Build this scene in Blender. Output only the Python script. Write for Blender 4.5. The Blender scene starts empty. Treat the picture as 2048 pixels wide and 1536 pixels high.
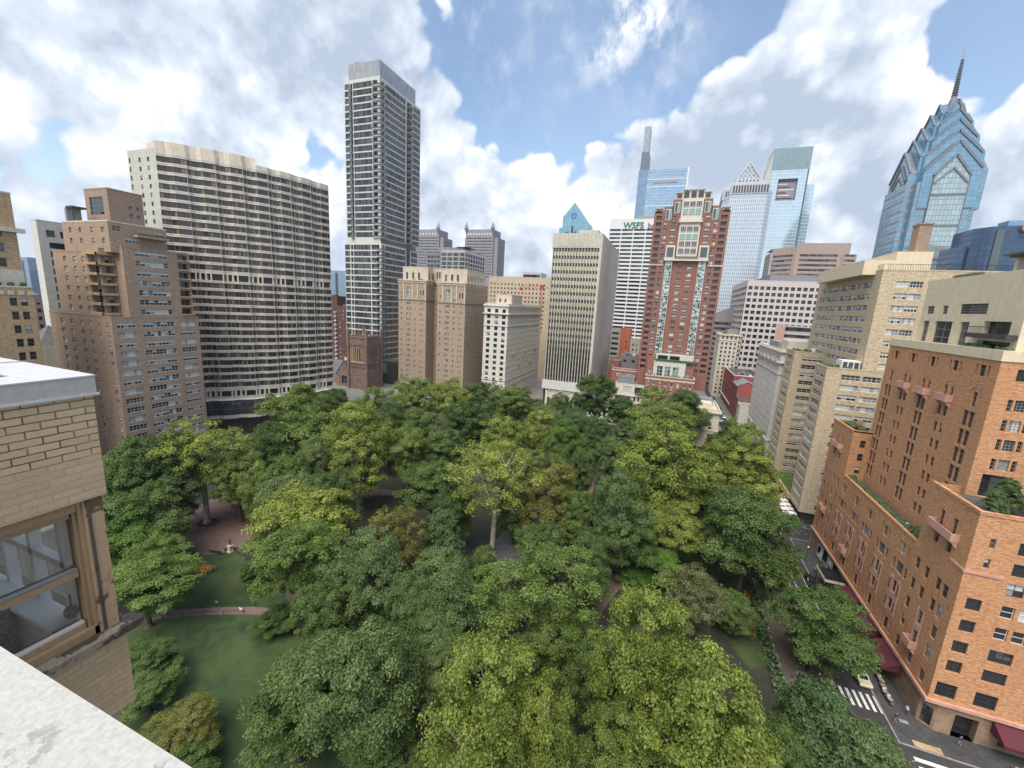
import bpy, math, random
import numpy as np
from mathutils import Vector, Matrix
R_ = math.radians
random.seed(7)
SC = bpy.context.scene
COL = SC.collection
EYE = 58.0
# ---------------------------------------------------------------- camera
ROWS = ((0.9345783292845963, 0.35168085963825857, 0.05370213585797349),
        (0.11592779513457611, -0.15834154603901346, -0.980555302424708),
        (-0.33633925246222524, 0.922631306515268, -0.1887521642023768))
cam_d = bpy.data.cameras.new('camera')
cam = bpy.data.objects.new('camera', cam_d)
COL.objects.link(cam)
rt, dn, fw = [Vector(r) for r in ROWS]
m3 = Matrix((rt, -dn, -fw)).transposed()
cam.matrix_world = Matrix.Translation((0, 0, EYE)) @ m3.to_4x4()
cam_d.sensor_width = 36.0
cam_d.lens = 828.0 / 2048 * 36
cam_d.clip_start = 0.05
cam_d.clip_end = 20000
SC.camera = cam
# ---------------------------------------------------------------- sky, sun, exposure
SUN_EL, SUN_AZ = 60.0, 184.0        # azimuth clockwise from north (+y)
SC.view_settings.view_transform = 'Standard'
SC.view_settings.look = 'None'
SC.view_settings.exposure = 0.70
SC.view_settings.gamma = 1.0
w = bpy.data.worlds.new('World'); SC.world = w; w.use_nodes = True
def ray(u, v):
    d = Vector(((u-1024)/828, (v-768)/828, 1.0))
    r = rt*d.x + dn*d.y + fw*d.z
    return r.normalized()
def P(u, v, x=None, y=None, z=None):
    "the point of the place that stands at a plane x=, y= or z= on a sight line"
    d = ray(u, v)
    t = x/d.x if x is not None else (y/d.y if y is not None else (z-EYE)/d.z)
    return Vector((d.x*t, d.y*t, EYE+d.z*t))

class NT:
    "tiny node-graph writer"
    def __init__(s, tree):
        s.t = tree; s.n = tree.nodes; s.l = tree.links; s.n.clear()
    def add(s, typ, **kw):
        nd = s.n.new(typ)
        for k, v in kw.items():
            if k.startswith('_'): setattr(nd, k[1:], v)
            else:
                key = int(k[1:]) if k[0] == 'i' and k[1:].isdigit() else k.replace('__', ' ')
                s.put(nd.inputs[key], v)
        return nd
    def put(s, sock, v):
        if isinstance(v, bpy.types.NodeSocket): s.l.new(v, sock)
        else: sock.default_value = v
    def math(s, op, a, b=None, c=None, clamp=False):
        nd = s.n.new('ShaderNodeMath'); nd.operation = op; nd.use_clamp = clamp
        s.put(nd.inputs[0], a)
        if b is not None: s.put(nd.inputs[1], b)
        if c is not None: s.put(nd.inputs[2], c)
        return nd.outputs[0]
    def vmath(s, op, a, b=None):
        nd = s.n.new('ShaderNodeVectorMath'); nd.operation = op
        s.put(nd.inputs[0], a)
        if b is not None: s.put(nd.inputs[1], b)
        return nd.outputs['Value'] if op in ('DOT_PRODUCT', 'LENGTH') else nd.outputs[0]
    def mix(s, f, a, b, mode='MIX'):
        nd = s.n.new('ShaderNodeMix'); nd.data_type = 'RGBA'; nd.blend_type = mode
        s.put(nd.inputs[0], f)
        for sock, v in ((nd.inputs[6], a), (nd.inputs[7], b)):
            s.put(sock, v if isinstance(v, bpy.types.NodeSocket) else (*v[:3], 1.0))
        return nd.outputs[2]
    def noise(s, vec, scale, detail=4, rough=.55, dist=0.0, out=0):
        nd = s.n.new('ShaderNodeTexNoise')
        s.put(nd.inputs['Vector'], vec)
        nd.inputs['Scale'].default_value = scale; nd.inputs['Detail'].default_value = detail
        nd.inputs['Roughness'].default_value = rough; nd.inputs['Distortion'].default_value = dist
        return nd.outputs[out]
    def ramp(s, f, lo, hi, a=0.0, b=1.0, smooth=True):
        nd = s.n.new('ShaderNodeMapRange'); nd.interpolation_type = 'SMOOTHSTEP' if smooth else 'LINEAR'
        s.put(nd.inputs[0], f)
        for i, v in zip((1, 2, 3, 4), (lo, hi, a, b)): nd.inputs[i].default_value = v
        return nd.outputs[0]

def build_sky():
    g = NT(w.node_tree)
    tc = g.add('ShaderNodeTexCoord')
    d = g.vmath('NORMALIZE', tc.outputs['Generated'])
    sky = g.add('ShaderNodeTexSky', _sky_type='NISHITA', _sun_disc=False)
    sky.sun_elevation = R_(SUN_EL); sky.sun_rotation = R_(SUN_AZ)
    sky.altitude = 50; sky.air_density = 1.0; sky.dust_density = 1.2; sky.ozone_density = 1.5
    clear = g.vmath('MULTIPLY', sky.outputs[0], (0.142, 0.140, 0.134))
    def blob(u, v, sharp, wt):
        r = ray(u, v)
        dt = g.vmath('DOT_PRODUCT', d, tuple(r))
        e = g.math('MULTIPLY', g.math('SUBTRACT', dt, 1.0), sharp)
        return g.math('MULTIPLY', g.math('EXPONENT', e), wt)
    def total(lst):
        acc = None
        for b in lst:
            o = blob(*b)
            acc = o if acc is None else g.math('ADD', acc, o)
        return acc
    dz = g.add('ShaderNodeSeparateXYZ', i0=d).outputs
    # heaped clouds: crisp edged noise, gathered where the banks stand
    n1 = g.noise(d, 3.1, 4, .5)
    n2 = g.noise(d, 10.0, 6, .58)
    heap = g.math('ADD', g.math('MULTIPLY', g.math('SUBTRACT', n1, .5), .9), g.math('MULTIPLY', g.math('SUBTRACT', n2, .5), .30))
    vor = g.add('ShaderNodeTexVoronoi', _feature='F1'); g.put(vor.inputs['Vector'], g.vmath('ADD', d, g.vmath('MULTIPLY', g.vmath('SUBTRACT', g.noise(d, 7.0, 3, .6, 0, out=1), (.5,.5,.5)), (.10,.10,.10))))
    vor.inputs['Scale'].default_value = 13.0; vor.inputs['Detail'].default_value = 1.0; vor.inputs['Roughness'].default_value = .5
    puff = g.math('SUBTRACT', .42, vor.outputs['Distance'])
    heap = g.math('ADD', heap, g.math('MULTIPLY', puff, .34))
    bias = total([(330, 300, 60, -.10), (645, 330, 260, -.34), (60, 250, 160, -.22), (330, 170, 160, .12), (960, 170, 200, .18), (1130, 110, 34, -.62), (1250, 90, 40, -.28), (960, 420, 400, -.16), (1700, 280, 40, .33), (1560, 230, 200, .14),
                  (1290, 400, 60, .24), (1000, 410, 150, .26), (1110, 350, 150, .22), (1210, 300, 150, .26), (1350, 310, 150, .28), (1470, 260, 150, .26), (1570, 190, 150, .20), (1850, 330, 60, .22), (100, 200, 12, .18), (880, 380, 150, .22), (1030, 430, 300, .12), (500, 150, 9, .40), (1420, 110, 300, -.16), (60, 330, 200, -.14),
                  (1900, 200, 300, -.46), (1985, 70, 400, -.34), (1275, 80, 420, .0), (1960, 420, 60, .25), (640, 520, 120, .12), (1800, 60, 150, .14), (1120, 230, 260, -.14)])
    cover = g.math('ADD', g.math('ADD', heap, bias), .085)
    mask = g.ramp(cover, -.02, .085)
    wn_ = g.noise(g.vmath('MULTIPLY', d, (1.0, 1.0, .45)), 22.0, 6, .62)
    wisp = g.math('MULTIPLY', g.math('MULTIPLY', blob(1276, 82, 330, 1.0), 1.5), g.ramp(wn_, .40, .66), clamp=True)
    wisp2 = g.math('MULTIPLY', g.math('MULTIPLY', blob(1045, 60, 120, 1.0), .45), g.ramp(wn_, .42, .75), clamp=True)
    mask = g.math('MAXIMUM', mask, g.math('MAXIMUM', wisp, wisp2))
    # light and shade of the cloud: thicker and lower parts grey, tops white
    up = g.noise(g.vmath('ADD', d, (0, 0, .045)), 3.1, 3, .5)
    up2 = g.noise(g.vmath('ADD', d, (-.008, 0, .022)), 10.0, 5, .58)
    lit = g.math('ADD', g.math('MULTIPLY', g.math('SUBTRACT', n1, up), 2.9), g.math('ADD', g.math('MULTIPLY', g.math('SUBTRACT', n2, up2), 1.5), g.math('MULTIPLY', puff, .62)))
    thick = g.ramp(cover, .0, .62, 0.18, -.16)
    big = g.math('MULTIPLY', g.math('SUBTRACT', g.noise(g.vmath('ADD', d, (3.3, 1.1, 0.4)), 2.6, 5, .58), .5), 1.7)
    gray = total([(700, 10, 60, -.20), (450, 40, 90, -.06), (1900, 440, 60, -.22), (1620, 300, 80, .02), (1150, 400, 60, .16), (850, 330, 200, .16), (1500, 180, 200, .16), (240, 230, 60, .06)])
    b = g.math('ADD', g.math('ADD', g.math('ADD', lit, thick), g.math('ADD', big, gray)), .56, clamp=True)
    cl = g.add('ShaderNodeValToRGB', i0=b)
    cr = cl.color_ramp
    cr.elements[0].position = 0.0; cr.elements[0].color = (.33, .39, .48, 1)
    cr.elements[1].position = 1.0; cr.elements[1].color = (.90, .89, .88, 1)
    e = cr.elements.new(.4); e.color = (.52, .57, .65, 1)
    e = cr.elements.new(.7); e.color = (.73, .745, .77, 1)
    # thin veil near the horizon and to the west
    veil = g.math('ADD', g.ramp(dz[2], 0.0, .22, .5, .0), g.math('MULTIPLY', g.ramp(g.noise(d, 2.0, 3, .6), .42, .7), .12), clamp=True)
    base = g.mix(veil, clear, (.58, .68, .79))
    full = g.mix(mask, base, cl.outputs[0])
    # below the horizon: dull ground light
    full = g.mix(g.ramp(dz[2], -.06, -.01), (.09, .10, .09), full)
    bg = g.add('ShaderNodeBackground'); g.put(bg.inputs[0], full); bg.inputs[1].default_value = 1.0
    out = g.add('ShaderNodeOutputWorld'); g.l.new(bg.outputs[0], out.inputs[0])
build_sky()
w.cycles.sampling_method = 'MANUAL'; w.cycles.sample_map_resolution = 1024
sun_d = bpy.data.lights.new('sun', 'SUN'); sun = bpy.data.objects.new('sun', sun_d); COL.objects.link(sun)
sun_d.energy = 2.9; sun_d.angle = R_(45); sun_d.color = (1.0, .92, .79)
sd = Vector((math.sin(R_(SUN_AZ))*math.cos(R_(SUN_EL)), math.cos(R_(SUN_AZ))*math.cos(R_(SUN_EL)), math.sin(R_(SUN_EL))))
sun.rotation_euler = sd.to_track_quat('Z', 'Y').to_euler()
SC.cycles.max_bounces = 6; SC.cycles.diffuse_bounces = 2; SC.cycles.glossy_bounces = 3
SC.cycles.transmission_bounces = 4; SC.cycles.transparent_max_bounces = 6; SC.cycles.volume_bounces = 0
SC.cycles.caustics_reflective = False; SC.cycles.caustics_refractive = False
SC.cycles.use_denoising = True

# ---------------------------------------------------------------- mesh and object helpers
class MB:
    def __init__(s): s.v = []; s.f = []; s.m = []; s.mats = []
    def mi(s, mat):
        if mat not in s.mats: s.mats.append(mat)
        return s.mats.index(mat)
    def poly(s, pts, mat):
        n = len(s.v); s.v += [tuple(p) for p in pts]; s.f.append(tuple(range(n, n+len(pts)))); s.m.append(s.mi(mat))
    def box(s, x0, y0, z0, x1, y1, z1, mat, skip=''):
        a = [(x0,y0,z0),(x1,y0,z0),(x1,y1,z0),(x0,y1,z0),(x0,y0,z1),(x1,y0,z1),(x1,y1,z1),(x0,y1,z1)]
        n = len(s.v); s.v += a; i = s.mi(mat)
        for k, q in (('b',(0,3,2,1)),('t',(4,5,6,7)),('s',(0,1,5,4)),('e',(1,2,6,5)),('n',(2,3,7,6)),('w',(3,0,4,7))):
            if k not in skip: s.f.append(tuple(n+j for j in q)); s.m.append(i)
    def prism(s, ring, z0, z1, mat, top=True, bottom=False, z1s=None):
        "ring of (x,y), counter-clockwise; upright sides; z1s: a height per corner"
        k = len(ring); n = len(s.v); i = s.mi(mat)
        s.v += [(p[0], p[1], z0) for p in ring] + [(p[0], p[1], (z1s[j] if z1s else z1)) for j, p in enumerate(ring)]
        for j in range(k):
            q = (j+1) % k; s.f.append((n+j, n+q, n+k+q, n+k+j)); s.m.append(i)
        if top: s.f.append(tuple(n+k+j for j in range(k))); s.m.append(i)
        if bottom: s.f.append(tuple(n+k-1-j for j in range(k))); s.m.append(i)
    def tube(s, p0, p1, r0, r1, mat, n=8, caps=True):
        p0, p1 = Vector(p0), Vector(p1); ax = (p1-p0).normalized()
        a = ax.orthogonal().normalized(); b = ax.cross(a); k = len(s.v); i = s.mi(mat)
        for p, r in ((p0, r0), (p1, r1)):
            for j in range(n):
                t = 2*math.pi*j/n; s.v.append(tuple(p + (a*math.cos(t)+b*math.sin(t))*r))
        for j in range(n):
            q = (j+1) % n; s.f.append((k+j, k+q, k+n+q, k+n+j)); s.m.append(i)
        if caps:
            s.f.append(tuple(k+n-1-j for j in range(n))); s.m.append(i)
            s.f.append(tuple(k+n+j for j in range(n))); s.m.append(i)
    def bar(s, p0, p1, wd, th, mat):
        p0, p1 = Vector(p0), Vector(p1); ax = (p1-p0).normalized()
        a = ax.cross(Vector((0,0,1))); a = a.normalized() if a.length > 1e-4 else Vector((1,0,0)); b = ax.cross(a)
        r = [a*wd/2+b*th/2, -a*wd/2+b*th/2, -a*wd/2-b*th/2, a*wd/2-b*th/2]
        n = len(s.v); i = s.mi(mat)
        s.v += [tuple(p0+q) for q in r] + [tuple(p1+q) for q in r]
        for j in range(4):
            q = (j+1) % 4; s.f.append((n+j, n+q, n+4+q, n+4+j)); s.m.append(i)
        s.f += [(n+3,n+2,n+1,n), (n+4,n+5,n+6,n+7)]; s.m += [i, i]
    def sphere(s, c, r, mat, n=8, k=5):
        r = r if hasattr(r, '__len__') else (r, r, r)
        i = s.mi(mat); b = len(s.v)
        for a in range(1, k):
            th = math.pi*a/k
            for j in range(n):
                ph = 2*math.pi*j/n
                s.v.append((c[0]+r[0]*math.sin(th)*math.cos(ph), c[1]+r[1]*math.sin(th)*math.sin(ph), c[2]+r[2]*math.cos(th)))
        t = len(s.v); s.v += [(c[0], c[1], c[2]+r[2]), (c[0], c[1], c[2]-r[2])]
        for a in range(k-2):
            for j in range(n):
                q = (j+1) % n; s.f.append((b+a*n+j, b+(a+1)*n+j, b+(a+1)*n+q, b+a*n+q)); s.m.append(i)
        for j in range(n):
            q = (j+1) % n
            s.f.append((t, b+j, b+q)); s.m.append(i)
            s.f.append((t+1, b+(k-2)*n+q, b+(k-2)*n+j)); s.m.append(i)
    def mesh(s, name, off=(0,0,0), smooth=False):
        me = bpy.data.meshes.new(name)
        me.from_pydata([(v[0]-off[0], v[1]-off[1], v[2]-off[2]) for v in s.v], [], s.f)
        for m in s.mats: me.materials.append(m)
        if len(s.mats) > 1: me.polygons.foreach_set('material_index', s.m)
        if smooth: me.polygons.foreach_set('use_smooth', [True]*len(s.f))
        me.update(); return me
    def build(s, name, parent=None, smooth=False, off=None):
        o = off if off is not None else (parent_loc(parent) if parent else (0,0,0))
        return link(bpy.data.objects.new(name, s.mesh(name, o, smooth)), parent)

def parent_loc(p):
    v = Vector((0,0,0))
    while p is not None: v += p.location; p = p.parent
    return v
def link(o, parent=None):
    COL.objects.link(o)
    if parent: o.parent = parent
    return o
def tag(o, label=None, cat=None, group=None, kind=None):
    if label: o['label'] = label
    if cat: o['category'] = cat
    if group: o['group'] = group
    if kind: o['kind'] = kind
    return o
def empty(name, loc, label=None, cat=None, group=None, rz=0):
    o = bpy.data.objects.new(name, None); o.location = loc; o.rotation_euler.z = rz; o.empty_display_size = .3
    COL.objects.link(o); return tag(o, label, cat, group)
def copy_tree(o, parent=None):
    c = o.copy(); COL.objects.link(c)
    if parent: c.parent = parent
    for ch in list(o.children): copy_tree(ch, c)
    return c

# ---------------------------------------------------------------- materials
MATS = {}
def newmat(name):
    m = bpy.data.materials.new(name); m.use_nodes = True; MATS[name] = m
    g = NT(m.node_tree)
    out = g.add('ShaderNodeOutputMaterial'); bs = g.add('ShaderNodeBsdfPrincipled')
    g.l.new(bs.outputs[0], out.inputs[0])
    return m, g, bs
def bump(g, bs, h, strength=.3, dist=.02):
    b = g.add('ShaderNodeBump'); b.inputs['Strength'].default_value = strength; b.inputs['Distance'].default_value = dist
    g.put(b.inputs['Height'], h); g.l.new(b.outputs[0], bs.inputs['Normal'])
def plain(name, c, rough=.6, metal=0.0, vary=.15, sc=1.5):
    m, g, bs = newmat(name)
    geo = g.add('ShaderNodeNewGeometry')
    n = g.noise(geo.outputs['Position'], sc, 5, .6)
    f = g.ramp(n, .3, .7, 1-vary, 1+vary)
    g.put(bs.inputs['Base Color'], g.vmath('MULTIPLY', tuple(c), g.add('ShaderNodeCombineXYZ', i0=f, i1=f, i2=f).outputs[0]))
    bs.inputs['Roughness'].default_value = rough; bs.inputs['Metallic'].default_value = metal
    return m
def wallmat(name, c1, c2, c3=None, brick=None, rough=.85, streak=.18, patch=.05, patch_amt=.5, rows=None):
    """stone, concrete or brick wall. brick = (length, height) in m of the blocks, c1/c2 the two block colours, c3 joint or stain"""
    m, g, bs = newmat(name)
    geo = g.add('ShaderNodeNewGeometry'); pos = geo.outputs['Position']
    s = g.add('ShaderNodeSeparateXYZ', i0=pos).outputs
    along = g.math('ADD', s[0], s[1])
    v = g.add('ShaderNodeCombineXYZ', i0=along, i1=s[2], i2=0.0).outputs[0]
    if brick:
        bt = g.add('ShaderNodeTexBrick')
        g.put(bt.inputs['Vector'], v)
        for k, val in (('Color1', c1), ('Color2', c2), ('Mortar', c3 or c1)): bt.inputs[k].default_value = (*val, 1)
        bt.inputs['Scale'].default_value = 1.0; bt.inputs['Brick Width'].default_value = brick[0]; bt.inputs['Row Height'].default_value = brick[1]
        bt.inputs['Mortar Size'].default_value = brick[2] if len(brick) > 2 else brick[1]*.12
        bt.inputs['Bias'].default_value = 0.0; bt.offset = .5
        col = bt.outputs[0]
        # runs of tinted courses
        sv = g.vmath('MULTIPLY', v, (1/(brick[0]*3.2), 1/(brick[1]*1.7), 1))
        run = g.noise(sv, 1.0, 3, .6)
        col = g.mix(g.math('MULTIPLY', g.ramp(run, .42, .62), .75), col, tuple(min(1, x*1.12) for x in c2))
        vr = g.noise(g.vmath('MULTIPLY', v, (1/(brick[0]*1.1), 1/(brick[1]*1.0), 1)), 1.0, 2, .6)
        col = g.vmath('MULTIPLY', col, g.add('ShaderNodeCombineXYZ', i0=g.ramp(vr, .3, .7, .72, 1.18), i1=g.ramp(vr, .3, .7, .66, 1.22), i2=g.ramp(vr, .3, .7, .62, 1.25)).outputs[0])
        dark = g.noise(g.vmath('ADD', sv, (9.1, 4.2, 0)), 1.0, 3, .6)
        col = g.mix(g.math('MULTIPLY', g.ramp(dark, .55, .72), .6), col, tuple(x*.62 for x in c1))
    else:
        n = g.noise(pos, .9, 6, .62)
        col = g.mix(g.ramp(n, .35, .65), c1, c2)
    if patch_amt:
        pn = g.noise(pos, patch, 5, .6)
        col = g.mix(g.math('MULTIPLY', g.ramp(pn, .4, .66), patch_amt), col, tuple(x*.86 for x in c1))
    if streak:
        sn = g.noise(g.vmath('MULTIPLY', v, (1.3, .06, 1)), 1.0, 5, .65)
        f = g.ramp(sn, .5, .75, 1.0, 1-streak)
        col = g.vmath('MULTIPLY', col, g.add('ShaderNodeCombineXYZ', i0=f, i1=f, i2=f).outputs[0])
    g.put(bs.inputs['Base Color'], col); bs.inputs['Roughness'].default_value = rough
    return m
def glass(name, c, rough=.06, metal=0.0, spec=.5, wob=.0, cell=1.4, vary=0.0):
    m, g, bs = newmat(name)
    geo = g.add('ShaderNodeNewGeometry'); pos = geo.outputs['Position']
    bs.inputs['Base Color'].default_value = (*c, 1); bs.inputs['Roughness'].default_value = rough
    bs.inputs['Metallic'].default_value = metal; bs.inputs['Specular IOR Level'].default_value = spec
    if vary:
        s = g.add('ShaderNodeSeparateXYZ', i0=pos).outputs
        v = g.add('ShaderNodeCombineXYZ', i0=g.math('ADD', s[0], s[1]), i1=s[2], i2=0.0).outputs[0]
        wn = g.add('ShaderNodeTexWhiteNoise', _noise_dimensions='2D')
        g.put(wn.inputs['Vector'], g.vmath('FLOOR', g.vmath('MULTIPLY', v, (1/cell, 1/(cell*1.6), 1))))
        f = g.ramp(wn.outputs[0], 0, 1, 1-vary, 1+vary, smooth=False)
        g.put(bs.inputs['Base Color'], g.vmath('MULTIPLY', tuple(c), g.add('ShaderNodeCombineXYZ', i0=f, i1=f, i2=f).outputs[0]))
    if wob:
        n = g.noise(pos, .35, 3, .5)
        bump(g, bs, n, wob, .4)
    return m
def curtain(name, c_glass, c_line, du, dz, wl=.12, hl=.25, rough=.12, metal=.55, spec=.6, vary=.12, band=None, bandc=None):
    "far curtain wall: panes in a thin grid; du, dz pane size in metres; band = (period, height) of spandrel strips"
    m, g, bs = newmat(name)
    geo = g.add('ShaderNodeNewGeometry'); pos = geo.outputs['Position']
    s = g.add('ShaderNodeSeparateXYZ', i0=pos).outputs
    a = g.math('ADD', s[0], s[1]); z = s[2]
    fu = g.math('FRACT', g.math('DIVIDE', a, du)); fz = g.math('FRACT', g.math('DIVIDE', z, dz))
    line = g.math('MAXIMUM', g.math('LESS_THAN', fu, wl/du), g.math('LESS_THAN', fz, hl/dz))
    cellv = g.add('ShaderNodeCombineXYZ', i0=g.math('FLOOR', g.math('DIVIDE', a, du)), i1=g.math('FLOOR', g.math('DIVIDE', z, dz)), i2=0.0).outputs[0]
    wn = g.add('ShaderNodeTexWhiteNoise', _noise_dimensions='2D'); g.put(wn.inputs['Vector'], cellv)
    f = g.ramp(wn.outputs[0], 0, 1, 1-vary, 1+vary, smooth=False)
    cg = g.vmath('MULTIPLY', tuple(c_glass), g.add('ShaderNodeCombineXYZ', i0=f, i1=f, i2=f).outputs[0])
    col = g.mix(line, cg, c_line)
    mt = g.math('MULTIPLY', g.math('SUBTRACT', 1.0, line), metal)
    if band:
        fb = g.math('LESS_THAN', g.math('FRACT', g.math('DIVIDE', z, band[0])), band[1]/band[0])
        col = g.mix(fb, col, bandc); mt = g.math('MULTIPLY', mt, g.math('SUBTRACT', 1.0, fb))
        line = g.math('MAXIMUM', line, fb)
    g.put(bs.inputs['Base Color'], col); g.put(bs.inputs['Metallic'], mt)
    g.put(bs.inputs['Roughness'], g.math('ADD', g.math('MULTIPLY', line, .45), rough))
    bs.inputs['Specular IOR Level'].default_value = spec
    n = g.noise(pos, .12, 4, .6)
    bump(g, bs, n, .12, .6)
    return m
GL_D = glass('window_glass_dark', (.022, .026, .03), .05, 0, .6, .1)
GL_M = glass('window_glass_grey', (.075, .085, .09), .08, 0, .7, .1)
GL_B = glass('window_glass_blue', (.09, .12, .13), .05, .3, .7, .1)
BLIND = plain('blind_white', (.52, .54, .52), .5, vary=.08)
BLIND2 = plain('blind_grey', (.27, .28, .27), .5, vary=.1)
FR_W = plain('frame_white', (.62, .62, .58), .5, vary=.06)
FR_D = plain('frame_dark', (.05, .048, .045), .45)
FR_G = plain('frame_grey', (.26, .27, .27), .45)
FR_T = plain('frame_tan', (.30, .25, .18), .5)
ROOF = wallmat('roof_gravel', (.20, .20, .19), (.27, .265, .25), streak=0, rough=.95)
ROOFD = wallmat('roof_dark', (.06, .06, .062), (.10, .10, .10), streak=0, rough=.9)
METAL = plain('metal_grey', (.30, .31, .32), .45, .4)
BLACK = plain('black_paint', (.014, .014, .015), .4)
WHITE = plain('white_paint', (.72, .71, .68), .5, vary=.05)
# ---------------------------------------------------------------- windows and facades
FR_K = plain('frame_mauve_grey', (.17,.13,.12), .5)
WKIND = {   # nx, nz, frame, thick, (variants of pane choice: weights over styles)
 'dh':    (1, 2, FR_W, .07, 'dddhhlbm'),
 'dhD':   (1, 2, FR_K, .07, 'ddddhm'),
 'dhT':   (1, 2, FR_T, .06, 'dddmhl'),
 'tri':   (3, 2, FR_W, .07, 'dhhhlmd'),
 'pair':  (2, 2, FR_W, .07, 'ddhhlm'),
 'pairD': (2, 2, FR_D, .06, 'dddmh'),
 'rib5':  (5, 2, FR_W, .08, 'dhhllmm'),
 'rib4':  (4, 2, FR_W, .08, 'dhhllmm'),
 'rib9':  (9, 2, FR_W, .08, 'xxxxxh'),
 'rib7':  (7, 2, FR_W, .08, 'xxxxh'),
 'strip8': (8, 1, FR_D, .07, 'gggg'),
 'strip14': (14, 1, FR_D, .08, 'gggg'),
 'strip20': (20, 1, FR_G, .07, 'cccc'),
 'strip26': (26, 1, FR_G, .07, 'cccc'),
 'strip5': (5, 1, FR_G, .07, 'cccc'),
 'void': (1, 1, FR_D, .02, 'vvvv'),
 'hot5': (5, 1, FR_D, .08, 'nnnn'),
 'hot2': (2, 1, FR_D, .08, 'nnnn'),
 'office': (3, 1, FR_D, .05, 'dddg'),
 'plain': (1, 1, FR_D, .05, 'dddm'),
 'plain2': (2, 1, FR_D, .05, 'ddmg'),
 'balc':  (4, 1, FR_W, .10, 'ddm'),
 'green': (2, 3, FR_W, .14, 'eeem'),
 'french': (2, 3, FR_K, .08, 'dd'),
 'steel': (3, 3, FR_D, .05, 'ddg'),
 'sash6': (3, 4, FR_G, .05, 'ddml'),
 'side':  (1, 3, FR_G, .05, 'ddm'),
 'tallD': (2, 3, FR_G, .08, 'mm'),
}
GREENG = glass('window_glass_green', (.22, .34, .31), .08, .25, .7, .1)
GL_BR = glass('window_glass_bronze', (.075,.055,.043), .1, 0, .4, .1)
CURT = plain('curtain_dull', (.17,.14,.12), .6, vary=.3)
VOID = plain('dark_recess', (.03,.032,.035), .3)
_wm = {}
def win_mesh(w_, h_, kind, var):
    key = (round(w_, 2), round(h_, 2), kind, var)
    if key in _wm: return _wm[key]
    nx, nz, fr, t, styles = WKIND[kind]
    st = styles[var % len(styles)]
    rnd = random.Random(str(key))
    mb = MB()
    cw = w_/nx; ch = h_/nz; t = min(t, cw*.3, ch*.3)
    for i in range(nx):
        cell_st = rnd.choice('dhhlm') if st == 'x' else st
        cut = rnd.random()
        for j in range(nz):
            if cell_st == 'h': mt = BLIND if j >= nz/2 else (GL_D if cut < .7 else BLIND2)
            elif cell_st == 'l': mt = BLIND if cut < .75 else BLIND2
            elif cell_st == 'b': mt = BLIND2
            elif cell_st == 'm': mt = GL_M if cut < .7 else GL_D
            elif cell_st == 'g': mt = GL_D if rnd.random() < .55 else GL_M
            elif cell_st == 'c': mt = (GL_D, GL_M, GL_D, GL_M, GL_D, CURT, GL_B)[rnd.randrange(7)]
            elif cell_st == 'n': mt = (GL_D, GL_BR, GL_D, GL_BR, GL_BR, CURT)[rnd.randrange(6)]
            elif cell_st == 'v': mt = FR_D
            elif cell_st == 'e': mt = GREENG if rnd.random() < .75 else GL_B
            else: mt = GL_D
            mb.poly([(i*cw, .05, j*ch), ((i+1)*cw, .05, j*ch), ((i+1)*cw, .05, (j+1)*ch), (i*cw, .05, (j+1)*ch)], mt)
    for i in range(nx+1):
        x = min(max(i*cw, t/2), w_-t/2)
        mb.box(x-t/2, 0, 0, x+t/2, .05, h_, fr, 'nbt')
    for j in range(nz+1):
        z = min(max(j*ch, t/2), h_-t/2)
        mb.box(0, -.01, z-t/2, w_, .05, z+t/2, fr, 'nwe')
    me = mb.mesh('window'); _wm[key] = me
    return me

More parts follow.
